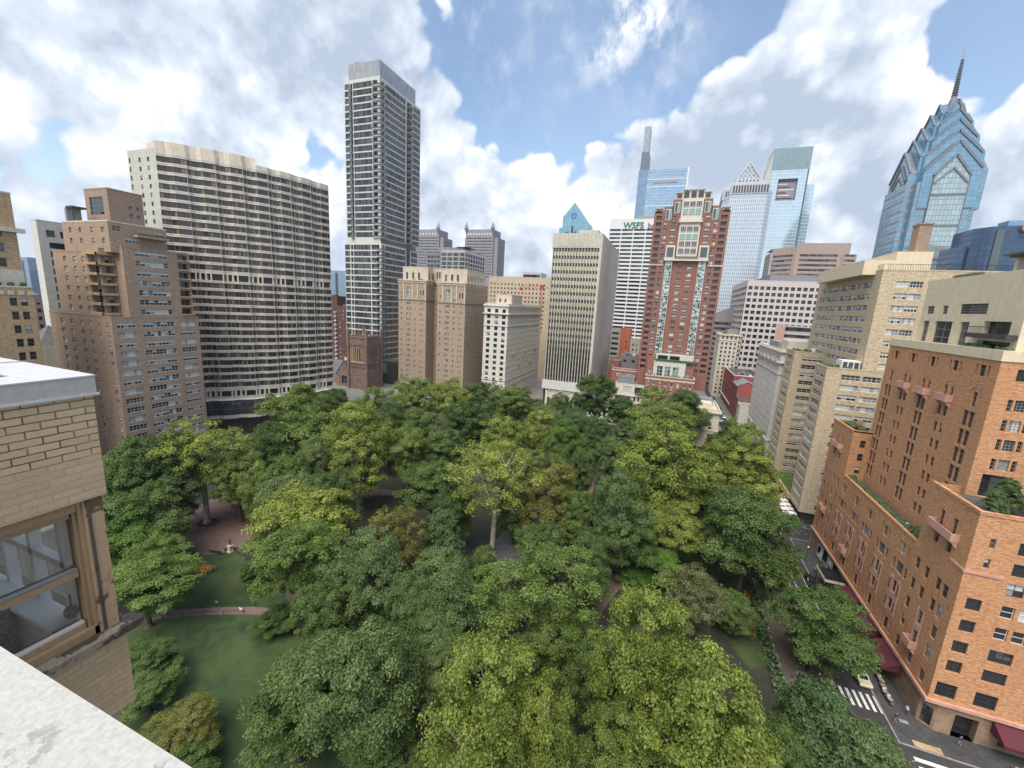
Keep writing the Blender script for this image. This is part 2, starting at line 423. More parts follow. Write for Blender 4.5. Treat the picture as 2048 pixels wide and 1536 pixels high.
class Building:
    def __init__(s, name, label, x, y, cat='building', group=None, cap=60):
        s.root = empty(name, (x, y, 0), label, cat, group); s.off = Vector((x, y, 0))
        s.mbs = {}; s.wins = []; s.cap = cap; s.rnd = random.Random(label)
    def mb(s, part):
        if part not in s.mbs: s.mbs[part] = MB()
        return s.mbs[part]
    def face(s, p0, u, W, z0, z1, ops=(), mat=None, dep=.22, part='wall', wname='window'):
        "wall from p0 along u (unit plan vector, left to right seen from outside) with real openings"
        ux, uy = u; nx, ny = uy, -ux
        mb = s.mb(part)
        def pt(a, z, d=0.0): return (p0[0]+ux*a-nx*d, p0[1]+uy*a-ny*d, z)
        ops = [o for o in ops if o[0] >= -1e-6 and o[1] <= W+1e-6 and o[2] >= z0-1e-6 and o[3] <= z1+1e-6]
        S = sorted(set([0.0, round(W, 3)] + [round(o[0], 3) for o in ops] + [round(o[1], 3) for o in ops]))
        Z = sorted(set([round(z0, 3), round(z1, 3)] + [round(o[2], 3) for o in ops] + [round(o[3], 3) for o in ops]))
        hole = np.zeros((len(S)-1, len(Z)-1), bool)
        Sa, Za = np.array(S), np.array(Z)
        for o in ops:
            i0, i1 = np.searchsorted(Sa, round(o[0], 3)), np.searchsorted(Sa, round(o[1], 3))
            j0, j1 = np.searchsorted(Za, round(o[2], 3)), np.searchsorted(Za, round(o[3], 3))
            hole[i0:i1, j0:j1] = True
        for j in range(len(Z)-1):
            i = 0
            while i < len(S)-1:
                if hole[i, j]: i += 1; continue
                k = i
                while k < len(S)-1 and not hole[k, j]: k += 1
                mb.poly([pt(S[i], Z[j]), pt(S[k], Z[j]), pt(S[k], Z[j+1]), pt(S[i], Z[j+1])], mat); i = k
        ang = math.atan2(uy, ux)
        for o in ops:
            a, b, c, d, kind = o[:5]
            dp = o[5] if len(o) > 5 else dep
            for q in ((pt(a,c), pt(a,c,dp), pt(a,d,dp), pt(a,d)), (pt(b,c,dp), pt(b,c), pt(b,d), pt(b,d,dp)),
                      (pt(a,c), pt(b,c), pt(b,c,dp), pt(a,c,dp)), (pt(a,d,dp), pt(b,d,dp), pt(b,d), pt(a,d))):
                mb.poly(q, mat)
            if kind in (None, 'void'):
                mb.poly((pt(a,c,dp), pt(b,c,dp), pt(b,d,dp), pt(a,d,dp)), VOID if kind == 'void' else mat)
            else:
                s.wins.append((b-a, d-c, kind, s.rnd.randrange(12), pt(a, c, dp), ang, wname))
    def box(s, x0, y0, x1, y1, z0, z1, mat, S=(), E=(), W=(), N=(), dep=.22, roof=None, par=.9, cop=None, part='wall'):
        s.face((x0, y0), (1, 0), x1-x0, z0, z1, S, mat, dep, part)
        s.face((x1, y0), (0, 1), y1-y0, z0, z1, E, mat, dep, part)
        s.face((x1, y1), (-1, 0), x1-x0, z0, z1, N, mat, dep, part)
        s.face((x0, y1), (0, -1), y1-y0, z0, z1, W, mat, dep, part)
        s.roof(x0, y0, x1, y1, z1, mat, roof, par, cop)
    def roof(s, x0, y0, x1, y1, z1, mat, roof=None, par=.9, cop=None, t=.4):
        zr = z1-par
        s.mb('roof').poly([(x0,y0,zr),(x1,y0,zr),(x1,y1,zr),(x0,y1,zr)], roof or ROOF)
        m = s.mb('parapet'); c = cop or mat; o = .06
        m.box(x0-o, y0-o, z1-.25, x1+o, y0+t, z1+.12, c); m.box(x0-o, y1-t, z1-.25, x1+o, y1+o, z1+.12, c)
        m.box(x0-o, y0+t, z1-.25, x0+t, y1-t, z1+.12, c); m.box(x1-t, y0+t, z1-.25, x1+o, y1-t, z1+.12, c)
        if x1-x0 > 9 and y1-y0 > 9 and z1 < EYE+14 and x0*.34-y0*.92 < -40:
            for k in range(s.rnd.randrange(2, 5)):
                ux, uy = x0+1.5+s.rnd.random()*(x1-x0-5), y0+1.5+s.rnd.random()*(y1-y0-5)
                q = MB(); hw, hd, hh = s.rnd.uniform(.8, 2.2), s.rnd.uniform(.8, 1.8), s.rnd.uniform(.8, 2.2)
                q.box(ux-hw, uy-hd, zr, ux+hw, uy+hd, zr+hh, (METAL, FR_G, WHITE, ROOFD)[k % 4]); q.box(ux-hw*.5, uy-hd-.03, zr+.3, ux+hw*.5, uy-hd, zr+hh-.2, FR_D)
                q.tube((ux, uy, zr+hh), (ux, uy, zr+hh+.5), .3, .3, METAL, 8); q.build('roof_unit', s.root, off=s.off)
        for a, b, c2, d in ((x0+t, y0+t, x1-t, y0+t), (x1-t, y0+t, x1-t, y1-t), (x1-t, y1-t, x0+t, y1-t), (x0+t, y1-t, x0+t, y0+t)):
            m.poly([(c2, d, zr), (a, b, zr), (a, b, z1-.2), (c2, d, z1-.2)], mat)
    def finish(s):
        for k, m in s.mbs.items():
            if m.f: m.build(k.split('#')[0], s.root, off=s.off)
        def dist(wn):
            l = wn[4]; dd = math.sqrt(l[0]**2+l[1]**2+(l[2]-EYE)**2)
            fu = Vector((l[0], l[1], l[2]-EYE)).dot(fw)
            return -(wn[0]*wn[1])/(dd*dd) if fu > 0 else 1
        ws = sorted(s.wins, key=dist)
        for k, wn in enumerate(ws[:s.cap]):
            o = bpy.data.objects.new(wn[6], win_mesh(*wn[:4])); o.location = Vector(wn[4])-s.off
            o.rotation_euler.z = wn[5]; link(o, s.root)
        rest = ws[s.cap:]
        if rest:
            V = []; F = []; MI = []; mats = []
            for wn in rest:
                me = win_mesh(*wn[:4]); n = len(V); ca, sa = math.cos(wn[5]), math.sin(wn[5]); L = Vector(wn[4])-s.off
                V += [(L.x+v.co.x*ca-v.co.y*sa, L.y+v.co.x*sa+v.co.y*ca, L.z+v.co.z) for v in me.vertices]
                mp = []
                for m in me.materials:
                    if m not in mats: mats.append(m)
                    mp.append(mats.index(m))
                for p in me.polygons:
                    F.append(tuple(n+q for q in p.vertices)); MI.append(mp[p.material_index])
            me = bpy.data.meshes.new('windows'); me.from_pydata(V, [], F)
            for m in mats: me.materials.append(m)
            me.polygons.foreach_set('material_index', MI); me.update()
            o = bpy.data.objects.new('windows', me); link(o, s.root); o['kind'] = 'stuff'
        return s.root

def cols(xs, w_, zs, h_, kind, dep=None):
    "openings centred on xs, sills at zs"
    return [(x-w_/2, x+w_/2, z, z+h_, kind) + ((dep,) if dep is not None else ()) for x in xs for z in zs]
def lin(a, b, n): return [a+(b-a)*i/(n-1) for i in range(n)] if n > 1 else [(a+b)/2]
def steps(a, d, n): return [a+d*i for i in range(n)]
S_, E_, N_, W_ = (1,0), (0,1), (-1,0), (0,-1)
# ---------------------------------------------------------------- buildings
def yx(u, v, X): return P(u, v, x=X).y
def zx(u, v, X): return P(u, v, x=X).z
def xy(u, v, Y): return P(u, v, y=Y).x
def zy(u, v, Y): return P(u, v, y=Y).z
M_APT = wallmat('apartment_brick', (.33,.235,.165), (.41,.295,.215), (.31,.24,.18), brick=(.6,.2), patch_amt=.35, patch=.08)
M_APTD = wallmat('penthouse_brick', (.28,.195,.14), (.34,.24,.175), (.27,.195,.15), brick=(.6,.2), patch_amt=.3)
M_TAN = wallmat('tan_brick', (.42,.29,.16), (.52,.37,.21), (.38,.28,.18), brick=(.6,.2), patch_amt=.3)
M_TANL = wallmat('pale_stone', (.55,.50,.41), (.63,.58,.49), patch_amt=.3, streak=.2)
M_CONC = wallmat('pale_concrete', (.44,.44,.37), (.52,.52,.45), patch_amt=.4, streak=.3)
M_HWHITE = wallmat('cream_precast', (.60,.525,.42), (.70,.625,.52), patch_amt=.2, streak=.25)
M_CREAM = wallmat('cream_panel', (.50,.49,.45), (.58,.57,.53), patch_amt=.15, streak=.12)
M_BROWN = wallmat('church_brownstone', (.14,.085,.068), (.27,.18,.145), (.2,.13,.105), brick=(1.1,.45,.02), patch=.3, patch_amt=.5, streak=.35)
M_BUFF = wallmat('buff_brick', (.34,.255,.18), (.42,.325,.235), (.24,.18,.13), brick=(.7,.22), patch_amt=.35)
M_LIME = wallmat('limestone', (.50,.42,.33), (.60,.52,.42), patch_amt=.4, streak=.35)
M_WHITE = wallmat('white_terracotta', (.55,.52,.46), (.66,.63,.57), patch_amt=.3, streak=.25)
M_1845 = wallmat('weathered_concrete', (.48,.455,.385), (.58,.555,.48), patch_amt=.55, streak=.42, patch=.08)
M_RED = wallmat('red_brick', (.22,.09,.07), (.28,.125,.095), (.22,.10,.075), brick=(.7,.22), patch_amt=.3)
M_RED2 = wallmat('dull_red_brick', (.25,.10,.07), (.32,.14,.10), (.24,.13,.10), brick=(.6,.2), patch_amt=.35)
M_CLAR = wallmat('yellow_brick', (.47,.375,.25), (.55,.45,.31), (.42,.33,.22), brick=(.6,.2), patch_amt=.35, streak=.22)
M_BARC = wallmat('orange_brick', (.41,.185,.082), (.57,.30,.15), (.38,.23,.13), brick=(.42,.13), patch_amt=.25, streak=.12)
M_PINK = wallmat('pink_terracotta', (.48,.26,.19), (.56,.33,.25), patch_amt=.3)
M_STUC = wallmat('cream_stucco', (.64,.54,.37), (.70,.60,.43), patch_amt=.2, streak=.15)
M_PINKG = wallmat('pink_granite', (.33,.25,.21), (.38,.29,.25), patch_amt=.2)
M_GREYG = wallmat('grey_granite', (.23,.22,.24), (.27,.26,.28), patch_amt=.2)
M_PALEG = wallmat('pale_granite', (.50,.45,.43), (.56,.51,.49), patch_amt=.15, streak=.1)
M_SLATE = wallmat('slate_roof', (.09,.095,.11), (.13,.135,.15), patch_amt=.3)
LEAFPOT = plain('planter_green', (.05,.09,.03), .8, vary=.5, sc=3)

# --- stepped brick apartment block, west side
b = Building('apartment_building', 'stepped pinkish brick apartment block with corner balconies in front of the curved hotel', -150, 85, cap=100)
X0 = -150
ys = lambda u: yx(u, 652, X0)
y0, y1 = 72.3, ys(398)
rows = [45.0-2.86*k for k in range(16)]
E = []
for k, z in enumerate(rows):
    E += cols([(ys(234)+ys(272))/2-y0], ys(272)-ys(234), [z], 1.55, 'rib5')
    E += cols([(ys(286)+ys(349))/2-y0], ys(349)-ys(286), [z], 1.55, 'rib9')
    E += cols([(ys(361)+ys(391))/2-y0], ys(391)-ys(361), [z], 1.55, 'rib5')
Sx0 = xy(98, 622, y0)
WS = X0-Sx0
Sops = cols([WS-1.9], 1.5, rows, 1.5, 'pair') + cols([WS-6.2], .8, rows, 1.1, 'dh') + cols([WS-10.5, WS-14.8], 1.6, rows, 1.5, 'pair') \
     + cols([WS-20, WS-25], 2.2, rows, 1.5, 'tri')
b.box(Sx0, y0, X0, y1, 0, 48.2, M_APT, S=Sops, E=E, cop=M_APT)
y2 = ys(262); ztop = zx(376, 508, X0); yn = yx(377, 508, X0)
rows2 = [48.9+2.86*k for k in range(7)]
ybr = yx(364, 620, X0)
E = cols([(ys(286)+ys(349))/2-y2], ys(349)-ys(286), rows2, 1.55, 'rib7') + [(ybr-y2, min(ybr-y2+3.6, yn-y2-.5), z, z+2.0, 'plain2', 1.2) for z in rows2]
b.box(Sx0+6, y2, X0, yn, 48.2, ztop, M_APT, E=E, cop=M_APT)
# recessed balcony stack on the corner
bx, by = X0-4.5, y2
b.face((bx-6, y0+1.2), S_, 6, 48.2, ztop-1, [(.6, 5.4, z+.2, z+2.2, 'pair', 1.4) for z in rows2], M_APT)
b.face((bx, y0+1.2), E_, y2-y0-1.2, 48.2, ztop-1, [(.5, y2-y0-1.6, z+.2, z+2.2, 'pair', 1.4) for z in rows2], M_APT)
b.box(Sx0+4, y0+1.2, bx-6, y2+2, 48.2, ztop-2, M_APT, S=cols([6, 11, 15.5], 1.7, [z+.3 for z in rows2], 1.5, 'tri'), cop=M_APT)
b.mb('roof').box(bx-6, y0+1.3, ztop-1.1, bx, y2, ztop-.9, ROOF)
for z in rows2:
    m = MB(); m.box(bx-6.2, y0+.3, z-.45, bx+.9, y0+1.4, z+.25, M_TAN); m.box(bx-.1, y0+.3, z-.45, bx+1.0, y2-.3, z+.25, M_TAN)
    m.build('balcony', b.root)
    m = MB(); m.box(X0-.1, ybr-.2, z-.28, X0+.5, ybr+3.8, z+.15, M_TAN); m.build('balcony', b.root)
zt2 = zx(331, 459.6, X0-1); ya, yb = yx(224, 445, X0-1)-1, yx(333, 470, X0-1)
b.box(Sx0+8, ya, X0-1.2, yb, ztop-2, zt2, M_APT, E=cols([5.5], 3.6, [ztop+1.2], 1.6, 'rib4')+cols([7.5, 10.4], 2.6, [ztop-1.5], 1.6, 'rib4') + cols([2, 13], 2.0, [zt2-2.6], 1.5, 'pair'),
      S=cols([4, 9, 15, 20, 27], 1.4, [zt2-3.2, zt2-6.2], 1.5, 'pair'), cop=M_TANL)
m = MB(); m.box(X0-1, yb-9, ztop+3.0, X0+1.3, yb-.6, ztop+3.7, M_APT); m.box(X0-1, yb-9, ztop+3.7, X0+1.2, yb-.7, ztop+4.1, LEAFPOT); m.build('terrace_planter', b.root)
XP = -163
zp = zx(216, 376, XP); yp0, yp1 = yx(216, 400, XP), yx(287, 420, XP); xp0 = xy(167, 378, yp0)
b.box(xp0, yp0, XP, yp1, zt2-1.2, zp, M_APTD, S=[(2.2, XP-xp0-2.6, zp-7.5, zp-2.4, 'sash6')] + cols([(XP-xp0)/2], 4, [zp-13], 1.6, 'rib4'),
      E=cols([5.6, 7.6, 9.6], 1.2, [zp-5.2, zp-7.6], 1.2, 'dh') + cols([6, 7.9, 9.8], 1.5, [zp-13], 1.2, 'steel'), cop=M_APTD)
m = MB(); m.box(Sx0+9, ya+1, zt2-.5, xp0+1, ya+4.5, zt2+4.2, METAL); m.box(Sx0+9, ya+1, zt2+4.2, xp0+5, ya+4.5, zt2+4.7, FR_D); m.box(xp0+4.6, ya+1.1, zt2-.5, xp0+4.9, ya+1.4, zt2+4.2, FR_D); m.build('roof_shed', b.root)
b.finish()

# --- tan block at the left edge
b = Building('apartment_building', 'tan brick block with paired windows cut off by the left edge of the photo', -150, 45, cap=60)
yN = yx(64, 572, -150)
zL = zx(62, 574, -150)
rw = [zL-4.7-3.35*k for k in range(14)]
E = []
for c in (2.9, 9.3, 16.5):
    E += cols([24-c-.7, 24-c+1.15][::1], 1.25, rw, 2.0, 'dhD')
b.box(-185, yN-24, -150, yN, 0, zL, M_TAN, E=[o for o in E], cop=M_TANL)
yU = yx(27, 430, -153); zU = zx(14, 385, -153)
b.box(-182, yU-22, -153, yU+0, zL-.5, zU, M_TAN, E=cols([22-3.1, 22-5.4, 22-11, 22-13.4], 1.3, [zL+4.6+3.5*k for k in range(6)], 2.1, 'dhD')+cols([18.5], 1.3, [zL+.3], 2.3, 'plain'), cop=M_TANL)
m = MB(); m.box(-153.3, yU-22.2, zU-9.2, -151.9, yU+1.2, zU-8.2, M_TANL); m.box(-152.95, yU-22, zL+.1, -152.7, yU, zL+4.0, M_TANL)
for k in range(14): m.box(-150.0, yN-23+1.7*k, zL-2.0, -149.8, yN-22+1.7*k, zL-1.1, M_TANL)
m.build('cornice', b.root)
m = MB()
for k in range(9): m.sphere((-150.9, yN-1.2-2.1*k, zL+.5), (.5, .7, .6), LEAFPOT)
m.build('terrace_plants', b.root)
b.finish()

# --- white framed tower behind
b = Building('apartment_tower', 'slim white concrete tower rising behind the pinkish brick apartment block', -215, 100, cap=40)
XW = -215
ya, yb = yx(73, 450, XW), yx(150, 450, XW); zt = zx(100, 443, XW)
xs0 = XW
E = [(2.6, yb-ya-1.5, z, z+2.1, 'plain2', 1.2) for z in steps(zt-9.5, -3.1, 22)]
b.box(XW-4, ya, XW, yb, 0, zt, M_CREAM, E=E+cols([3.4, 7.2], 2.4, [zt-5.5], 2.4, 'office'), cop=M_CREAM)
b.finish()

# --- waved hotel
b = Building('hotel', 'wide curved hotel with rippled dark window bands and cream strips on the west side', -152, 120, cap=100)
A, B_ = Vector((-172.5, 101.3)), Vector((-146, 152.2))
A2 = Vector((-163.5, 98.6)); L = (B_-A).length; t_ = (B_-A)/L; nrm = Vector((t_.y, -t_.x))
def hpt(s, off): return A + t_*s + nrm*(off + 6.5*math.sin(math.pi*min(1, max(0, s/L))**1.15))
nb = 7; pts = [hpt(0, 0)]
for k in range(nb):
    s0 = L*k/nb; d = L/nb
    pts += [hpt(s0+d*.34, .0), hpt(s0+d*.52, .75), hpt(s0+d*.98, .75)] if k < nb-1 else [hpt(s0+d*.34, .0), hpt(s0+d*.52, .75), hpt(L, .75)]
    if k < nb-1: pts.append(hpt(s0+d*1.14, 0))
fh = 2.96; zbase = 18.5; nlow = 14; zm = zbase+nlow*fh; nup = 13; zup = zm+3.6
for i in range(len(pts)-1):
    p, q = pts[i], pts[i+1]; W = (q-p).length
    if W < .05: continue
    u = ((q-p)/W); k = 'hot5' if W > 2.4 else 'hot2'
    ops = [(0, W, zbase+j*fh+1.02, zbase+(j+1)*fh, k, .16) for j in range(nlow)] + [(0, W, zup+j*fh+1.02, zup+(j+1)*fh, k, .16) for j in range(nup)]
    ops += [(.25, W-.25, zm+.9, zm+3.3, 'void', 1.0)]
    ops += [(.3, W-.3, zbase-3.0, zbase-.6, 'void', 1.2)]
    b.face(tuple(p), tuple(u), W, zbase-3.4, zup+nup*fh+2.4, ops, M_HWHITE, wname='window_band')
zr = zup+nup*fh+2.4
WB = Vector((-20, 6.0))
ring = [tuple(p) for p in pts] + [tuple(pts[-1]+WB), tuple(pts[0]+WB)]
b.mb('roof').poly([(x, y, zr-.6) for x, y in ring], ROOF)
pS = pts[0]; sv = (pts[0]-(pts[0]+WB)); 
c0 = pts[0]+WB; wS = WB.length; uS = -WB/wS
sx = xy(255, 312, pS.y)
c0 = Vector((sx, pS.y+.0)); wS = (pS-c0).length; uS = (pS-c0)/wS
b.face(tuple(c0), tuple(uS), wS, 0, zr, cols([wS*.42, wS*.72], 1.2, [zup+j*fh+1.2 for j in range(nup)], 1.5, 'dhD')+cols([wS*.06], .9, [zup+j*fh+1.2 for j in range(nup)], 1.7, 'plain'), M_CONC)
b.mb('wall').poly([(pts[-1].x, pts[-1].y, 0), (pts[-1].x-20, pts[-1].y+2, 0), (pts[-1].x-20, pts[-1].y+2, zr), (pts[-1].x, pts[-1].y, zr)], M_CONC)
# raised screen along the southern half of the roof
m = MB(); fr = [p for p in pts if (p-A).dot(t_) < L*.56]
for i in range(len(fr)-1):
    p, q = fr[i]-nrm*1.2, fr[i+1]-nrm*1.2
    m.poly([(p.x,p.y,zr-.6),(q.x,q.y,zr-.6),(q.x,q.y,zr+2.7),(p.x,p.y,zr+2.7)], M_HWHITE)
    m.poly([(p.x,p.y,zr+2.7),(q.x,q.y,zr+2.7),(q.x-8,q.y+2,zr+2.7),(p.x-8,p.y+2,zr+2.7)], M_HWHITE)
p, q = fr[0]-nrm*1.2, fr[-1]-nrm*1.2
m.poly([(p.x-8,p.y+2,zr-.6),(p.x,p.y,zr-.6),(p.x,p.y,zr+2.7),(p.x-8,p.y+2,zr+2.7)], M_HWHITE)
m.poly([(q.x,q.y,zr-.6),(q.x-8,q.y+2,zr-.6),(q.x-8,q.y+2,zr+2.7),(q.x,q.y,zr+2.7)], M_HWHITE)
m.build('roof_screen', b.root)
# thin string lines on every cream strip
m = MB()
for i in range(len(pts)-1):
    p, q = pts[i]+nrm*.07, pts[i+1]+nrm*.07
    for z in [zbase+j*fh+.85 for j in range(nlow+1)] + [zup+j*fh+.85 for j in range(nup+1)]:
        m.poly([(p.x,p.y,z-.28),(q.x,q.y,z-.28),(q.x,q.y,z),(p.x,p.y,z)], M_CREAM)
        m.poly([(p.x,p.y,z),(q.x,q.y,z),(q.x-nrm.x*.08,q.y-nrm.y*.08,z),(p.x-nrm.x*.08,p.y-nrm.y*.08,z)], M_CREAM)
        m.poly([(p.x-nrm.x*.08,p.y-nrm.y*.08,z-.28),(q.x-nrm.x*.08,q.y-nrm.y*.08,z-.28),(q.x,q.y,z-.28),(p.x,p.y,z-.28)], M_CREAM)
m.build('string_course', b.root)
# lobby: dark curved glass front and canopy under the tower
m = MB(); m2 = MB()
for i in range(len(pts)-1):
    p, q = pts[i]+nrm*1.5, pts[i+1]+nrm*1.5; p2, q2 = pts[i]+nrm*4.5, pts[i+1]+nrm*4.5
    m.poly([(p2.x,p2.y,9),(q2.x,q2.y,9),(q2.x,q2.y,13),(p2.x,p2.y,13)], FR_D); m.poly([(p2.x,p2.y,13),(q2.x,q2.y,13),(q.x,q.y,zbase-4.2),(p.x,p.y,zbase-4.2)], GL_D)
    m.bar((p2.x,p2.y,9),(p.x,p.y,zbase-4.2), .15, .15, FR_G); m.bar((p2.x,p2.y,11.5),(q2.x,q2.y,11.5), .1, .1, FR_G)
    m2.poly([(p2.x,p2.y,7.6),(q2.x,q2.y,7.6),(q2.x,q2.y,9),(p2.x,p2.y,9)], M_HWHITE)
    m2.poly([(p.x,p.y,zbase-4.2),(q.x,q.y,zbase-4.2),(q.x-nrm.x*2,q.y-nrm.y*2,zbase-3.4),(p.x-nrm.x*2,p.y-nrm.y*2,zbase-3.4)], M_CONC)
    m2.poly([(p.x,p.y,0),(q.x,q.y,0),(q.x,q.y,7.6),(p.x,p.y,7.6)], FR_D)
m.build('lobby_glazing', b.root); m2.build('lobby_canopy', b.root)
b.finish()

# --- brownstone church
b = Building('church', 'brownstone church with square pinnacled tower and slate gable beside the glass tower', -184, 212, cap=40)
cx0, cx1 = xy(697, 700, 208), xy(733, 700, 208); cy = 208; zt = zy(715, 672, 208)
wv = cx1-cx0
tw = MB(); LAMP_ = GL_D
b.box(cx0, cy, cx1, cy+wv, 0, zt, M_BROWN, S=[(wv*.5-1.3-.4+k*1.4*1.0-1.2, wv*.5-1.3+.3+k*1.4-1.2, zt-16, zt-8, 'side') for k in range(4)], E=[(wv*.5-3+k*1.7, wv*.5-3+.9+k*1.7, zt-16, zt-8, 'side') for k in range(4)], par=1, cop=M_BROWN, dep=.6)
m = MB()
for x in (cx0-.5, cx1-.5):
    for y in (cy-.5, cy+wv-.5):
        m.box(x-.3, y-.3, 0, x+1.3, y+1.3, zt+.5, M_BROWN)
        m.prism([(x-.2,y-.2),(x+1.2,y-.2),(x+1.2,y+1.2),(x-.2,y+1.2)], zt+.5, zt+2.5, M_BROWN)
        for q in (((x-.2,y-.2),(x+1.2,y-.2)), ((x+1.2,y-.2),(x+1.2,y+1.2)), ((x+1.2,y+1.2),(x-.2,y+1.2)), ((x-.2,y+1.2),(x-.2,y-.2))):
            m.poly([(*q[0], zt+2.5), (*q[1], zt+2.5), (x+.5, y+.5, zt+5.5)], M_BROWN)
m.box(cx0+1.6, cy-.12, zt-16.6, cx1-1.6, cy-.02, zt-16.1, M_LIME)
for k in range(5): m.box(cx0+1.7+k*1.5, cy-.14, zt-16, cx0+2.15+k*1.5, cy-.02, zt-7.6, M_TAN)
for z in (zt-5.8, zt-19.5, zt-17.6, zt-1.4): m.box(cx0-.35, cy-.35, z, cx1+.35, cy+wv+.35, z+.6, M_BROWN)
for k in range(6): m.box(cx0+1+k*(wv-2)/6, cy-.2, zt, cx0+1.8+k*(wv-2)/6, cy+.4, zt+1.0, M_RED)
m.build('buttresses', b.root)
gx0 = cx0-13; zr1, ze = zy(672, 705, 214), zy(672, 745, 214)
b.face((gx0, cy+3), S_, 13, 0, ze, [(4.4, 8.6, ze-6, ze-.6, 'sash6')], M_BROWN, dep=.7)
m = MB()
mx = gx0+6.5; ya, yb = cy+3, cy+30
m.poly([(gx0, ya, ze), (gx0+13, ya, ze), (mx, ya, ze+9)], M_BROWN)
m.poly([(gx0, ya, 0), (gx0, ya, ze), (gx0, yb, ze), (gx0, yb, 0)], M_BROWN)
m.build('gable', b.root)
m = MB()
m.poly([(gx0-.5, ya-.4, ze-.4), (mx, ya-.4, ze+9.3), (mx, yb, ze+9.3), (gx0-.5, yb, ze-.4)], M_SLATE); m.poly([(mx, ya-.4, ze+9.3), (gx0+13.5, ya-.4, ze-.4), (gx0+13.5, yb, ze-.4), (mx, yb, ze+9.3)], M_SLATE)
m.poly([(gx0-14, ya+5, ze-4), (gx0, ya+5, ze-4), (gx0, ya+13, ze+7), (gx0-14, ya+13, ze+7)], M_SLATE); m.poly([(gx0, ya+21, ze-4), (gx0-14, ya+21, ze-4), (gx0-14, ya+13, ze+7), (gx0, ya+13, ze+7)], M_SLATE)
m.build('slate_roof', b.root)
b.box(gx0-14, ya+5, gx0, ya+21, 0, ze-4, M_BROWN, S=cols([3, 8], 1.5, [ze-10], 4, 'side'), par=.1)
b.finish()

# --- dark brick block with fire stair, between the hotel and the glass tower
b = Building('brick_building', 'dark red brick block with white fire stairs in the gap left of the glass tower', -240, 240, cap=30)
zt = zy(668, 592, 250); zt2 = zy(686, 612, 250); xa, xb = xy(655, 600, 250), xy(676, 600, 250)
b.box(xa-12, 250, xb-1, 262, 0, zt, wallmat('dark_brick', (.085,.04,.035), (.12,.06,.05), brick=(.6,.2)), S=cols([11, 15], 1, steps(zt-6, -3.2, 16), 1.6, 'dh'))
b.box(xb-1, 250, xb+14, 262, 0, zt2, MATS['dark_brick'], S=cols([2.2, 5.4], 1.1, steps(zt2-4, -3.2, 16), 1.7, 'dh'))
m = MB()
for k in range(14): m.box(xb-3.4, 248.6, zt2-5-3.2*k, xb-1.2, 250, zt2-4.6-3.2*k, WHITE); m.bar((xb-3.4, 249, zt2-5-3.2*k), (xb-1.2, 249, zt2-8.2-3.2*k), .15, .15, WHITE)
m.build('fire_stair', b.root); b.finish()

# --- tall glass residential tower
b = Building('glass_tower', 'tallest slender residential glass tower with white floor bands and corner balconies', -190, 255, cap=100)
YL = 240
xw, xc = xy(689, 300, YL), xy(760, 300, YL)
zc = zy(760, 117, YL); zs = zy(689, 163, YL)
ye = yx(841, 260, xc)            # north end of the east face
zb = 8; zset = zy(700, 486, YL)
nf = 24; fl = (zs-1.0-zset-3.8)/23
def floors(z0_, n): return [z0_+i*fl for i in range(n)]
zf = floors(zset+3.8, nf-1)
# upper shaft
xl = xw+.6
W = xc-xl
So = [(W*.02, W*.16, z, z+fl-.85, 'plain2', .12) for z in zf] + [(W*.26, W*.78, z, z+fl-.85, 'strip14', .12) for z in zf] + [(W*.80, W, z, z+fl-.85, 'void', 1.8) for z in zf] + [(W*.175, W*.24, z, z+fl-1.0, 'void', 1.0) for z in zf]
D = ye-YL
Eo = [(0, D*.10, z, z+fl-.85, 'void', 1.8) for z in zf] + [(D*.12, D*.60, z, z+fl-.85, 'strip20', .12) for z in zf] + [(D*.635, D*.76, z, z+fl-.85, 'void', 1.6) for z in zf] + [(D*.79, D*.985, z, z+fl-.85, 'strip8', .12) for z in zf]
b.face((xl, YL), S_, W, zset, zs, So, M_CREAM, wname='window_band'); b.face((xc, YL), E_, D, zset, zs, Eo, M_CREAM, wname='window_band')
b.face((xl, YL+D), W_, D, zset, zs, (), M_CREAM)
b.mb('roof').poly([(xl,YL,zs),(xc,YL,zs),(xc,ye,zs),(xl,ye,zs)], ROOF)
